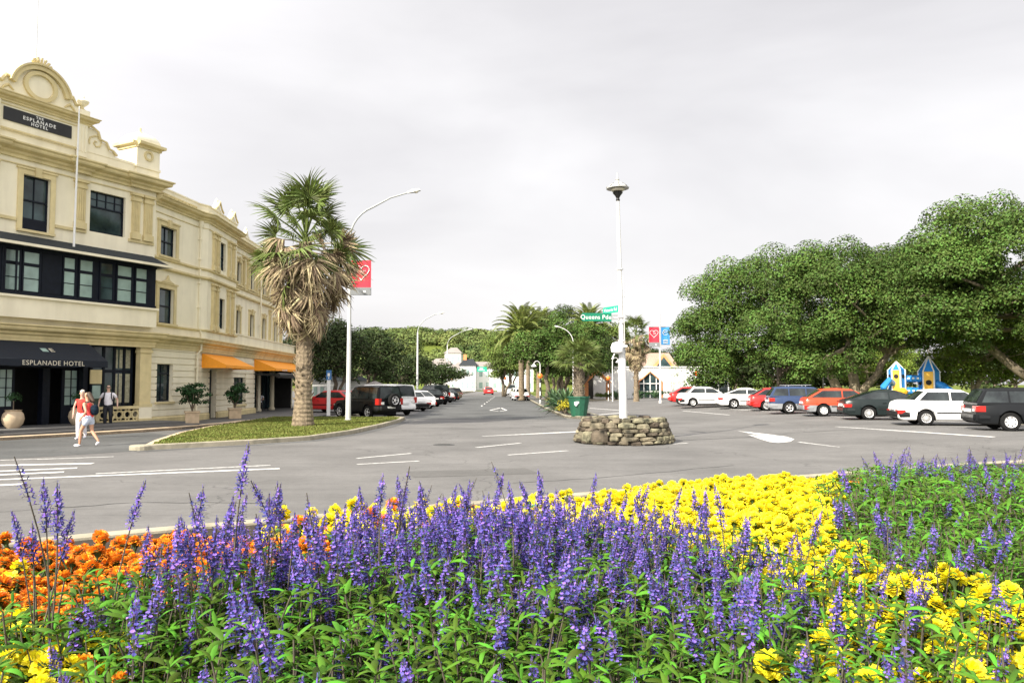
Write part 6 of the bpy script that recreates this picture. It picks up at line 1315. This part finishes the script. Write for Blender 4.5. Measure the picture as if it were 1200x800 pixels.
def figure(label, loc, rz, h, pose, mats_, female=False, sit=False):
    """forward is +x; pose: hips z, and joint positions for each limb"""
    t = thing('person', label, 'person', loc, rz); k = h / 1.75; hz = pose.get('hip', .93)
    sh = .17 if female else .205; hip = V3(0, 0, hz); ch = V3(pose.get('lean', .02), 0, hz + .34); nk = V3(pose.get('lean', .02) + .0, 0, hz + .53); hd = nk + V3(.02, 0, .17)
    body = [[(hip, (.11, .145), 'hip'), (hip.lerp(ch, .45), (.085, .115) if not female else (.075, .1)), (ch, (.095, .14) if not female else (.085, .12), 'ch'), (nk + V3(0, 0, -.03), (.06, .07), 'nk'), (nk + V3(.01, 0, .04), .052), (hd + V3(.012, 0, -.03), (.078, .068)), (hd + V3(0, 0, .06), (.098, .078)), (hd + V3(-.01, 0, .115), (.06, .05))]]
    cl = {'top': [], 'legs': []}
    for s_ in (-1, 1):
        n_ = 'R' if s_ < 0 else 'L'
        S = V3(ch.x, s_ * sh, hz + .46); E = V3(*pose['elb' + n_]); W_ = V3(*pose['wr' + n_]); d = (W_ - E).normalized()
        body.append(['ch', (S.lerp(V3(ch.x, 0, hz + .44), .35), .07), (S, .055), (S.lerp(E, .5), .046), (E, .037), (E.lerp(W_, .4), .037), (W_, .024, 'w' + n_), (W_ + d * .07, (.036, .02), 'p' + n_)])
        sd = d.cross(V3(1, 0, 0) if abs(d.x) < .8 else V3(0, 0, 1)).normalized(); fw = sd.cross(d).normalized()
        for f_, L_ in ((-.027, .065), (-.009, .078), (.009, .072), (.027, .055)):
            b = W_ + d * .085 + fw * f_; body.append(['p' + n_, (b, .009), (b + d * L_ * .5 - sd * .008 * s_, .008), (b + d * L_ - sd * .025 * s_, .0065)])
        b = W_ + d * .02 + fw * .03; body.append(['w' + n_, (b + fw * .02, .011), (b + fw * .03 + d * .035, .009), (b + fw * .028 + d * .065, .007)])
        H = V3(0, s_ * .09, hz - .06); K = V3(*pose['kn' + n_]); A = V3(*pose['an' + n_]); toe = V3(*pose['toe' + n_]); heel = A + (A - toe).normalized() * .03 + V3(0, 0, -.05)
        body.append(['hip', (H, .09), (H.lerp(K, .45), .075), (K, .053), (K.lerp(A, .35), .055), (A, .034), (A.lerp(toe, .45) + V3(0, 0, -.03), (.036, .03)), (toe, (.032, .02))])
        cl['H' + n_], cl['K' + n_], cl['A' + n_], cl['S' + n_], cl['E' + n_], cl['T' + n_] = H, K, A, S, E, toe
    link('body', skin('body', body, mats_['skin'], 1), t)
    # top
    slv = pose.get('sleeve', .6); tp = [[(hip + V3(0, 0, -.06), (.13, .16), 'a0'), (hip + V3(0, 0, .03), (.145, .178), 'a'), (hip.lerp(ch, .45), (.14, .172) if not female else (.122, .148)), (ch, (.15, .195) if not female else (.135, .165), 'c'), (hip.lerp(nk, .85), (.12, .15)), (nk + V3(0, 0, -.04), (.075, .085))]]
    for n_ in 'RL':
        if slv > 0: S, E = cl['S' + n_], cl['E' + n_]; tp.append(['c', (S.lerp(V3(ch.x, 0, hz + .44), .3), .082), (S, .07), (S.lerp(E, slv), .064)])
    link('top', skin('top', tp, mats_['top'], 1), t)
    full = pose.get('legs', 'long'); lg = [[(hip + V3(0, 0, .13), (.125, .16)), (hip + V3(0, 0, .04), (.142, .175)), (hip + V3(0, 0, -.03), (.145, .175), 'h')]]
    for n_ in 'RL':
        H, K, A = cl['H' + n_], cl['K' + n_], cl['A' + n_]
        lg.append(['h', (H + V3(0, 0, -.05), .118), (H.lerp(K, .3), .108), (H.lerp(K, .52), .1)] + ([(K, .078), (K.lerp(A, .5), .074), (A + V3(0, 0, .03), .062), (A + V3(0, 0, -.03), .058)] if full == 'long' else []))
    link('trousers' if full == 'long' else 'shorts', skin('legs', lg, mats_['legs'], 1, 2), t)
    for n_ in 'RL':
        A, T_ = cl['A' + n_], cl['T' + n_]; link('shoe', skin('shoe', [[(A + V3(0, 0, -.01), .042), (A.lerp(T_, .02) + V3(0, 0, -.045), (.055, .045)), (A.lerp(T_, .5) + V3(0, 0, -.022), (.052, .044)), (T_ + (T_ - A) * .12 + V3(0, 0, .012), (.05, .034))]], mats_['shoe'], 1), t)
    # face, hair
    mb = MB(); mb.lathe([(.0, -.012), (.012, -.004), (.012, .004), (0, .01)], 6, (hd.x + .1, 0, hd.z + .005)); mb.build('nose', mats_['skin'], t, True)
    for s_ in (-1, 1):
        mb = MB(); mb.lathe([(.0, -.009), (.011, 0), (0, .009)], 6, (hd.x + .085, s_ * .03, hd.z + .03)); mb.build('eye', M['black'], t, True)
        mb = MB(); mb.lathe([(.006, -.03), (.014, 0), (.01, .026), (0, .03)], 6, (hd.x - .005, s_ * .078, hd.z + .01)); mb.build('ear', mats_['skin'], t, True)
    mb = MB(); mb.box(hd.x + .08, hd.x + .093, -.022, .022, hd.z - .045, hd.z - .038); mb.build('mouth', M['redcloth'], t)
    if pose.get('hair'): link('hair', skin('hair', pose['hair'](hd), mats_['hair'], 1), t)
    t.scale = (k, k, k); return t, hd, cl
# walking woman in shorts, facing left in the photograph
def hair_long(hd): return [[(hd + V3(.0, 0, .1), (.085, .085), 'a'), (hd + V3(-.06, 0, .06), (.085, .09)), (hd + V3(-.12, 0, -.03), (.075, .085)), (hd + V3(-.2, .01, -.12), (.06, .06)), (hd + V3(-.27, .02, -.18), (.03, .03))]]
def hair_short(hd): return [[(hd + V3(.01, 0, .13), (.07, .075)), (hd + V3(-.03, 0, .09), (.098, .09)), (hd + V3(-.055, 0, .02), (.07, .082)), (hd + V3(-.05, 0, -.03), (.04, .06))]]
gx_, gy = G(104, 523)
wm_, hd, cl = figure('woman striding left across the driveway in coral top, pale shorts and white trainers', (gx_ - .05, gy + .05, .0), R(168), 1.66,
   dict(elbR=(-.02, -.24, 1.13), wrR=(.17, -.22, 1.02), elbL=(-.1, .24, 1.12), wrL=(.06, .24, .93), knR=(-.04, -.1, .5), anR=(-.3, -.1, .17), toeR=(-.22, -.1, .04), knL=(.2, .1, .5), anL=(.24, .09, .08), toeL=(.42, .09, .03), hip=.92, lean=.06, sleeve=0, legs='short', hair=hair_long),
   dict(skin=M['skin'], top=M['pinkcloth'], legs=M['denim'], shoe=M['whitecloth'], hair=M['hair']), True)
bp = thing('backpack', 'dark navy bag and jacket slung on the back of the woman in shorts', 'bag', (gx_ - .05, gy + .05, 0), R(168), s=.95)
link('bag', skin('bag', [[(V3(-.17, .0, 1.36), (.07, .12)), (V3(-.2, -.02, 1.18), (.1, .14)), (V3(-.17, -.03, .98), (.09, .13))], [(V3(-.1, -.2, 1.2), (.05, .04)), (V3(-.12, -.22, .98), (.07, .05)), (V3(-.18, -.2, .74), (.05, .05))]], M['bagcloth'], 1), bp)
mb = MB(); mb.tube([(-.1, -.12, 1.42), (.02, -.13, 1.44), (.14, -.12, 1.36), (.14, -.14, 1.2), (-.06, -.17, 1.02)], .018, 6); mb.tube([(-.1, .12, 1.42), (.02, .13, 1.44), (.14, .12, 1.36), (.14, .14, 1.2), (-.06, .17, 1.02)], .018, 6); mb.build('strap', M['blackcloth'], bp)
gx_, gy = G(98.5, 514); figure('woman in red sleeveless top and white trousers behind the woman in shorts', (gx_ - .1, gy, .0), R(-75), 1.68,
   dict(elbR=(-.02, -.27, 1.13), wrR=(.05, -.27, .88), elbL=(-.04, .25, 1.13), wrL=(.08, .25, .9), knR=(.1, -.09, .5), anR=(.12, -.08, .09), toeR=(.29, -.1, .03), knL=(.02, .09, .5), anL=(-.16, .09, .14), toeL=(-.02, .09, .04), hip=.93, sleeve=.12, legs='long', hair=hair_short),
   dict(skin=M['skinpale'], top=M['redcloth'], legs=M['whitecloth'], shoe=M['whitecloth'], hair=M['hairw']), True)
gx_, gy = G(126, 504.5); mn, hd, cl = figure('balding man in white short sleeved shirt, dark trousers and sunglasses walking from the hotel', (gx_, gy, .1), R(-72), 1.74,
   dict(elbR=(-.03, -.33, 1.17), wrR=(.1, -.34, .95), elbL=(-.05, .33, 1.17), wrL=(.06, .35, .93), knR=(.07, -.1, .52), anR=(.06, -.09, .09), toeR=(.25, -.11, .03), knL=(.04, .1, .52), anL=(-.12, .09, .12), toeL=(.04, .1, .03), hip=.95, sleeve=.75, legs='long', hair=None),
   dict(skin=M['skinpale'], top=M['whitecloth'], legs=M['blackcloth'], shoe=M['blackcloth'], hair=M['hairw']))
mb = MB(); mb.tube([(hd.x - .0, -.085, hd.z + .035), (hd.x + .085, -.06, hd.z + .032), (hd.x + .1, 0, hd.z + .035), (hd.x + .085, .06, hd.z + .032), (hd.x, .085, hd.z + .035)], .012, 6); mb.box(hd.x + .085, hd.x + .104, -.058, -.012, hd.z + .01, hd.z + .05); mb.box(hd.x + .085, hd.x + .104, .012, .058, hd.z + .01, hd.z + .05); mb.build('sunglasses', M['black'], mn)
mb = MB()
for s_ in (-1, 1): mb.tube([(-.12, s_ * .12, 1.46), (.02, s_ * .135, 1.5), (.13, s_ * .125, 1.42), (.155, s_ * .13, 1.3), (.1, s_ * .17, 1.12)], .02, 6)
mb.build('strap', M['blackcloth'], mn)
mb = thing('rucksack', 'black rucksack on the back of the man in the white shirt', 'bag', (gx_, gy, .1), R(-72)); link('bag', skin('bag', [[(V3(-.24, 0, 1.42), (.09, .14)), (V3(-.26, 0, 1.22), (.11, .16)), (V3(-.24, 0, 1.05), (.1, .14))]], M['blackcloth'], 1), mb)
# diners and café furniture under the larger orange awning
HM = Matrix.Translation((H1[0], H1[1], .1)) @ Matrix.Rotation(A1, 4, 'Z') @ F3
def cafe_chair(label, p, rz):
    t = thing('cafe_chair', label, 'chair', p, rz, 'dark café chairs under the larger orange awning'); mb = MB(); mb.box(-.2, .2, -.2, .2, .42, .46); mb.build('seat', M['wicker'], t)
    mb = MB(); mb.tube([(-.2, -.19, .46), (-.25, -.19, .86), (-.27, 0, .9), (-.25, .19, .86), (-.2, .19, .46)], .022, 6); mb.box(-.25, -.23, -.17, .17, .6, .84); mb.build('backrest', M['wicker'], t)
    for x in (-.17, .17):
        for y in (-.17, .17): mb = MB(); mb.tube([(x, y, .42), (x * 1.15, y * 1.15, 0)], .015, 5); mb.build('leg', M['wicker'], t)
for k, (u, d, who) in enumerate(((12.0, -.9, 'diner in a red top seated at the first café table'), (14.6, -.8, 'diner in a pale shirt seated at the second café table'))):
    p = HM @ V3(u, -d, 0)
    tb = thing('cafe_table', ('first' if k == 0 else 'second') + ' round dark café table from the orange awning corner', 'table', (p.x + .15, p.y - .55, .1)); mb = MB(); mb.lathe([(.38, .7), (.38, .73), (.02, .73)], 18); mb.build('table_top', M['wicker'], tb); mb = MB(); mb.lathe([(.22, 0), (.22, .03), (.03, .05), (.03, .7)], 10); mb.build('pedestal', M['wicker'], tb)
    cafe_chair('dark café chair carrying the ' + who, (p.x, p.y, .1), R(-75)); q = HM @ V3(u - 1.1, -d + .1, 0); cafe_chair(('empty dark café chair left of the first table', 'empty dark café chair between the two tables')[k], (q.x, q.y, .1), R(-15))
    figure(who, (p.x, p.y, .1), R(-75), 1.7, dict(elbR=(.12, -.27, .82), wrR=(.34, -.2, .77), elbL=(.12, .27, .82), wrL=(.34, .18, .77), knR=(.42, -.12, .48), anR=(.4, -.12, .08), toeR=(.58, -.12, .03), knL=(.42, .12, .48), anL=(.36, .12, .08), toeL=(.54, .12, .03), hip=.55, sleeve=.6, hair=hair_short),
           dict(skin=M['skinpale'], top=M['redcloth' if k == 0 else 'whitecloth'], legs=M['blackcloth'], shoe=M['blackcloth'], hair=M['hair']))

# ------------------------------------------------------------------ flowers
def lance_leaf(V, F, base, az, el, L_, w, droop, roll=0., seg=4):
    o = len(V); p = Vector(base); e = el; side = Vector((-math.sin(az), math.cos(az), 0)); 
    for j in range(seg + 1):
        t = j / seg; d = Vector((math.cos(az) * math.cos(e), math.sin(az) * math.cos(e), math.sin(e))); nn = side.cross(d); s2 = side * math.cos(roll) + nn * math.sin(roll); n2 = s2.cross(d)
        wd = w * (math.sin(math.pi * min(1, .08 + t * .9)) ** .8) * (1 if t < .99 else .1); V += [tuple(p - s2 * wd - n2 * wd * -.45), tuple(p), tuple(p + s2 * wd + n2 * wd * .45)]
        p = p + d * L_ / seg; e -= droop / seg
    for j in range(seg): F += [(o + 3 * j, o + 3 * j + 1, o + 3 * j + 4, o + 3 * j + 3), (o + 3 * j + 1, o + 3 * j + 2, o + 3 * j + 5, o + 3 * j + 4)]
def salvia_foliage():
    V = []; F = []; mi = []; st = MB()
    for s_ in range(18):
        a = s_ * 2.4 + rnd.uniform(-.3, .3); r0 = .03 + .1 * math.sqrt(s_ / 18); tilt = rnd.uniform(.05, .5) * (s_ / 18 + .3); hgt = rnd.uniform(.3, .46)
        b = Vector((r0 * math.cos(a), r0 * math.sin(a), 0)); top = b + Vector((math.cos(a) * tilt * hgt, math.sin(a) * tilt * hgt, hgt)); st.tube([b, b.lerp(top, .5) + Vector((0, 0, .01)), top], [.004, .0035, .002], 4, False)
        for n_ in range(8):
            t = .22 + .78 * n_ / 7; p = b.lerp(top, t)
            for q in range(2 if n_ < 7 else 4):
                az = a + n_ * 1.57 + q * (math.pi if n_ < 7 else 1.57) + rnd.uniform(-.35, .35); L_ = rnd.uniform(.05, .094) * (1.1 - .35 * t)
                lance_leaf(V, F, p, az, rnd.uniform(.15, .95), L_, L_ * rnd.uniform(.08, .125), rnd.uniform(.5, 1.9), rnd.uniform(-.5, .5))
    o = len(V); F = list(F) + [tuple(i + o for i in f) for f in st.f]; V = V + st.v; mi = [0] * (len(F) - len(st.f)) + [1] * len(st.f)
    me = bpy.data.meshes.new('foliage'); me.from_pydata(V, [], F); me.materials.append(M['salvialeaf']); me.materials.append(M['salviastem']); me.polygons.foreach_set('material_index', mi); me.polygons.foreach_set('use_smooth', [True] * len(F)); me.update(); return me
def spike_mesh(stem, bl, fade=0.):
    V = []; F = []; mi = []
    def addf(vs_, fs, m): o = len(V); V.extend(vs_); F.extend([tuple(i + o for i in f) for f in fs]); mi.extend([m] * len(fs))
    st = MB(); bend = rnd.uniform(-.035, .035); b2 = rnd.uniform(-.035, .035)
    def cl_(z): t = z / (stem + bl); return Vector((bend * t * t * 3, b2 * t * t * 3, z))
    st.tube([cl_((stem + bl) * k / 6) for k in range(7)], [.0036 - .0022 * k / 6 for k in range(7)], 4, False); addf(st.v, st.f, 0)
    n = int(bl / .0105); 
    for k in range(n + 1):
        t = k / n; z = stem + bl * t; c = cl_(z); prof = (math.sin(math.pi * min(1, .22 + .80 * t)) ** .55); r = .0132 * prof * (1 - .55 * t ** 3); m_ = 7 if t < .85 else 5; gap = rnd.random() < .1 + .35 * (t < .15)
        if gap and t < .8: m_ = 3
        for j in range(m_):
            a = 2 * math.pi * (j + .5 * (k % 2) + rnd.uniform(-.25, .25)) / m_; d = Vector((math.cos(a), math.sin(a), rnd.uniform(.1, .65))).normalized(); s2 = Vector((-math.sin(a), math.cos(a), 0)); u = d.cross(s2)
            L_ = r * rnd.uniform(.75, 1.35); m = 1 if (rnd.random() > .28 + .3 * (t > .8) + fade) else 2; p0 = c + d * .003
            # calyx and a two lipped corolla
            w = .0034; addf([tuple(p0 - s2 * w * .6), tuple(p0 + s2 * w * .6), tuple(p0 + d * L_ * .55 + s2 * w), tuple(p0 + d * L_ * .55 - s2 * w)], [(0, 1, 2, 3)], 2)
            if m == 1:
                e = p0 + d * L_ * .55; w = .0052 * prof + .001
                addf([tuple(e - s2 * w * .4), tuple(e + s2 * w * .4), tuple(e + d * L_ * .6 + s2 * w - Vector((0, 0, .004))), tuple(e + d * L_ * .72 - Vector((0, 0, .007))), tuple(e + d * L_ * .6 - s2 * w - Vector((0, 0, .004)))], [(0, 1, 2, 3, 4)], 1)
                addf([tuple(e - s2 * w * .3 - u * .001), tuple(e + s2 * w * .3 - u * .001), tuple(e + d * L_ * .4 + s2 * w * .5 + Vector((0, 0, .006))), tuple(e + d * L_ * .4 - s2 * w * .5 + Vector((0, 0, .006)))], [(0, 1, 2, 3)], 1)
    if fade > .3 or rnd.random() < .5:   # spent calyces down the stem
        for k in range(9):
            z = stem * (.45 + .55 * k / 9); c = cl_(z)
            for j in range(3): a = rnd.uniform(0, 6.28); d = Vector((math.cos(a), math.sin(a), .4)).normalized(); s2 = Vector((-math.sin(a), math.cos(a), 0)) * .003; addf([tuple(c - s2), tuple(c + s2), tuple(c + d * .009)], [(0, 1, 2)], 3)
    me = bpy.data.meshes.new('flower_spike'); me.from_pydata(V, [], F)
    for m in ('salviastem', 'salviablue', 'salviacalyx', 'whitecloth'): me.materials.append(M[m])
    me.materials[3] = SPENT
    me.polygons.foreach_set('material_index', mi); me.update(); return me
SPENT = mat('spent_calyx', (.42, .32, .34), .7, .2, 30)
SF = [salvia_foliage() for _ in range(5)]
SPK = [spike_mesh(rnd.uniform(.38, .46), rnd.uniform(.10, .17)) for _ in range(8)]
SPF = [spike_mesh(rnd.uniform(.38, .48), rnd.uniform(.09, .13), .45) for _ in range(3)]
def pompom(m, R0=.026):
    V = []; F = []
    for lay in range(6):
        n = 13 - lay * 2; el = R(-14 + lay * 19); 
        for j in range(n):
            a = 2 * math.pi * (j + .5 * (lay % 2) + rnd.uniform(-.2, .2)) / n; d = Vector((math.cos(a) * math.cos(el), math.sin(a) * math.cos(el), math.sin(el) * .9)); s_ = Vector((-math.sin(a), math.cos(a), 0)); r = R0 * rnd.uniform(.9, 1.08); w = R0 * .3; up = Vector((0, 0, .25 * R0)); rf = R0 * rnd.uniform(-.16, .16)
            o = len(V); V += [tuple(d * r * .35), tuple(d * r * .8 - s_ * w + up * .2), tuple(d * r + Vector((0, 0, rf)) - s_ * w * .55), tuple(d * r * 1.04 + Vector((0, 0, rf - R0 * .08))), tuple(d * r + Vector((0, 0, rf)) + s_ * w * .55), tuple(d * r * .8 + s_ * w + up * .2)]; F += [(o, o + 1, o + 2, o + 3), (o, o + 3, o + 4, o + 5)]
    o = len(V); st = MB(); st.lathe([(.002, -.16), (.003, -.02), (.012, -.004), (.016, .006)], 6); mi = [0] * len(F) + [1] * len(st.f); V += st.v; F += [tuple(i + o for i in f) for f in st.f]
    me = bpy.data.meshes.new('flower_head'); me.from_pydata(V, [], F); me.materials.append(m); me.materials.append(M['marileaf']); me.polygons.foreach_set('material_index', mi); me.update(); return me
HY = [pompom(M['mariy']) for _ in range(4)]; HO = [pompom(M['mario'], .023) for _ in range(4)]
def mari_foliage():
    n = 620; d = sph(n); d[:, 2] = np.abs(d[:, 2]); r = .19 * (1 - rng.random(n) ** 1.6 * .8); P = d * r[:, None] * np.array([1, 1, 1.45]) + np.array([0, 0, .03]); q = d + rng.normal(size=(n, 3)) * .6
    V, F = leaf_arrays(P, q, .034 * (.6 + .8 * rng.random(n)), 3.2, .2); return npmesh('foliage', V, F, M['marileaf'])
MF = [mari_foliage() for _ in range(3)]
def zone_text(x, y):
    side = 'left part' if x < -.9 else 'left centre' if x < 0 else 'right centre' if x < 1.2 else 'right part'
    dep = 'closest to the camera' if y < 1.9 else 'in the near rows' if y < 2.9 else 'in the middle rows' if y < 4.5 else 'in the back rows'
    return side, dep
YEL = [(-1.45, 4.2), (0, 5.3), (1.8, 7.9), (3.1, 9.2), (4.0, 9.2), (2.7, 6.5), (1.85, 4.6), (1.5, 3.3), (1.55, 2.75), (1.95, 2.25), (1.6, 1.7), (1.15, 1.85), (1.0, 2.35), (.85, 3.0), (.45, 3.5), (0, 3.7), (-.6, 3.6)]
ORA = [(-3.2, 3.65), (-1.3, 3.85), (-.45, 3.6), (-.55, 3.05), (-1.05, 2.7), (-1.3, 2.2), (-1.7, 1.95), (-3.2, 2.0)]
ORB = [(4.0, 9.8), (10.5, 11.2), (10.5, 10.4), (4.0, 9.05)]
ns = nm = 0
def jitter_grid(x0, x1, y0, y1, sp):
    o = []; j = 0; y = y0
    while y < y1:
        x = x0 + (sp / 2 if j % 2 else 0)
        while x < x1: o.append((x + rnd.uniform(-.3, .3) * sp, y + rnd.uniform(-.3, .3) * sp)); x += sp
        y += sp * .87; j += 1
    return o
def infr(x, y, pad=.35): return abs(x) < .69 * y + pad
def mari_plant(x, y, kind, sc=1.):
    global nm
    z = zsoil(x, y); fol = MF[nm % 3]; side, dep = zone_text(x, y); two = kind
    t = thing('marigold_plant', f"{'yellow' if kind == 'y' else 'orange'} marigold plant, {dep} of the bed's {side}", 'flower', (x, y, z), rnd.uniform(0, 6.28), f"{'yellow' if kind == 'y' else 'orange'} marigolds {dep}, {side}", sc)
    part('foliage', fol, t); n = 15 if kind == 'y' else 13
    for k in range(n):
        a = k * 2.4 + rnd.uniform(-.4, .4); r = .17 * math.sqrt((k + .4) / n); hh = HY if kind == 'y' else HO
        if kind == 'y' and x < -.2 and rnd.random() < .18: hh = HO
        if kind == 'b': hh = HO
        part('flower_head', rnd.choice(hh), t, (r * math.cos(a), r * math.sin(a), .34 - .35 * r + rnd.uniform(-.03, .045)), (rnd.uniform(-.5, .5) - .12, rnd.uniform(-.5, .5), rnd.uniform(0, 6)), rnd.uniform(.85, 1.5))
    nm += 1
def salvia_plant(x, y, nsp, tall=0., sc=1., pale=False):
    global ns
    z = zsoil(x, y); side, dep = zone_text(x, y); kind = 'full blue salvia' if nsp > 1 else 'leafy sparse blue salvia'
    t = thing('salvia_plant', f"{kind}, {dep} of the bed's {side}", 'flower', (x, y, z), 0, f"{'dense' if nsp > 1 else 'sparse'} blue salvias {dep}, {side}", sc)
    part('foliage', SF[ns % 5], t, rot=(0, 0, rnd.uniform(0, 6.28)))
    for k in range(nsp):
        a = rnd.uniform(0, 6.28); r = rnd.uniform(.02, .13); tl = rnd.uniform(.0, .2) + (rnd.random() < .1) * .2
        part('flower_spike', rnd.choice(SPF if pale or rnd.random() < .16 else SPK), t, (r * math.cos(a), r * math.sin(a), rnd.uniform(-.05, .1) + tall), (-math.sin(a) * tl, math.cos(a) * tl, rnd.uniform(0, 6)), rnd.uniform(.74, .98))
    ns += 1
def keep_clear(x, y): return y > 1.18
YP = [p for p in jitter_grid(-1.4, 4.2, 1.7, 9.4, .24) if inside(p, YEL) and infr(*p)]
for p in YP: mari_plant(p[0], p[1], 'y', rnd.uniform(1.0, 1.28) * (1.04 if p[1] > 3.6 else .88))
OP = [p for p in jitter_grid(-3.2, -.4, 1.9, 3.9, .22) if inside(p, ORA) and infr(*p)]
for p in OP: mari_plant(p[0], p[1], 'y' if (p[1] < 2.45 or (p[0] < -1.95 and p[1] < 3.0 and rnd.random() < .4)) else 'o', rnd.uniform(.95, 1.1))
for p in [p for p in jitter_grid(3.9, 10.4, 9.0, 11.3, .33) if inside(p, ORB) and infr(*p)]: mari_plant(p[0], p[1], 'b' if rnd.random() < .7 else 'y', 1.1)
for x, y in ((-1.42, 1.84), (-1.2, 1.92), (-1.3, 1.68), (-1.05, 1.8), (-1.12, 2.1), (.82, 1.95), (1.0, 1.75), (1.22, 1.65)): mari_plant(x, y, 'y', 1.12)
# salvias
SP = []
for p in jitter_grid(-2.6, 2.2, 1.15, 3.75, .19):
    x, y = p
    if not infr(x, y, .25) or inside(p, YEL) or inside(p, ORA) or y > yback(x) - .15: continue
    if x > 1.6 and y > 2.3: continue
    if min(abs(x + 1.22) / .25 + abs(y - 1.85) / .3, abs(x - 1.3) / .5 + abs(y - 1.8) / .28) < .8: continue
    SP.append(p)
for x, y in SP:
    ridge = y - (2.15 if x < .9 else 2.0)
    dens = 8.2 if ridge > 0 else (2.9 if y > 1.7 else 1.4)
    if x < -.95: dens *= .25
    if x > .9: dens *= .6
    n = int(dens) + (rnd.random() < dens % 1); salvia_plant(x, y, n, rnd.uniform(-.08, .02) if y < 2.4 else rnd.uniform(-.04, .07) + (.03 if -1 < x < .5 else 0), rnd.uniform(.9, 1.1))
# the tall group standing left of centre against the road
for x, y, n, tl in ((-.86, 2.35, 7, .08), (-.74, 2.3, 7, .13), (-.96, 2.3, 6, .08), (-.62, 2.5, 6, .06), (-.8, 2.15, 6, .04), (-.9, 2.1, 5, .0), (-1.22, 2.1, 3, .1), (-1.1, 2.0, 2, .15), (-.5, 2.6, 5, .05), (-.68, 2.2, 5, .0), (-.3, 2.7, 4, .04), (-1.35, 2.05, 2, .12), (-1.02, 2.2, 4, .08), (-.36, 2.45, 5, .1), (-.55, 2.3, 5, .02)): salvia_plant(x, y, n, tl + .05, 1.1)
# spikes over the yellow band
for x, y in ((.1, 3.25), (.35, 3.25), (.6, 3.1), (.8, 2.9), (-.3, 3.4), (.95, 2.7), (1.1, 2.5), (1.2, 2.25), (.45, 3.6), (1.3, 2.05), (-.1, 3.7), (.85, 3.3), (1.2, 2.9), (-.55, 3.5)): salvia_plant(x, y, 4, rnd.uniform(-.02, .03))
# the second drift of salvias on the right, behind the yellow band
def right_edge(y): return interp([(2.2, 1.8), (2.7, 1.65), (3.3, 1.65), (4.6, 2.0), (6.5, 2.9), (9.0, 4.2)], y)
RP = []
for p in jitter_grid(1.5, 7.5, 2.35, 8.9, .3):
    if p[0] > right_edge(p[1]) and infr(p[0], p[1], .2): RP.append(p)
for x, y in RP:
    d = 2.8 if y > 6.6 else .75 if y > 3.2 else 1.2
    if x > .5 * y + .4 and y < 6: d += .8
    n = int(d) + (rnd.random() < d % 1); salvia_plant(x, y, n, rnd.uniform(-.03, .05), 1.25 if y > 4 else 1.08, pale=rnd.random() < .6)
print('salvia', ns, 'marigold', nm, 'objects', len(bpy.data.objects))
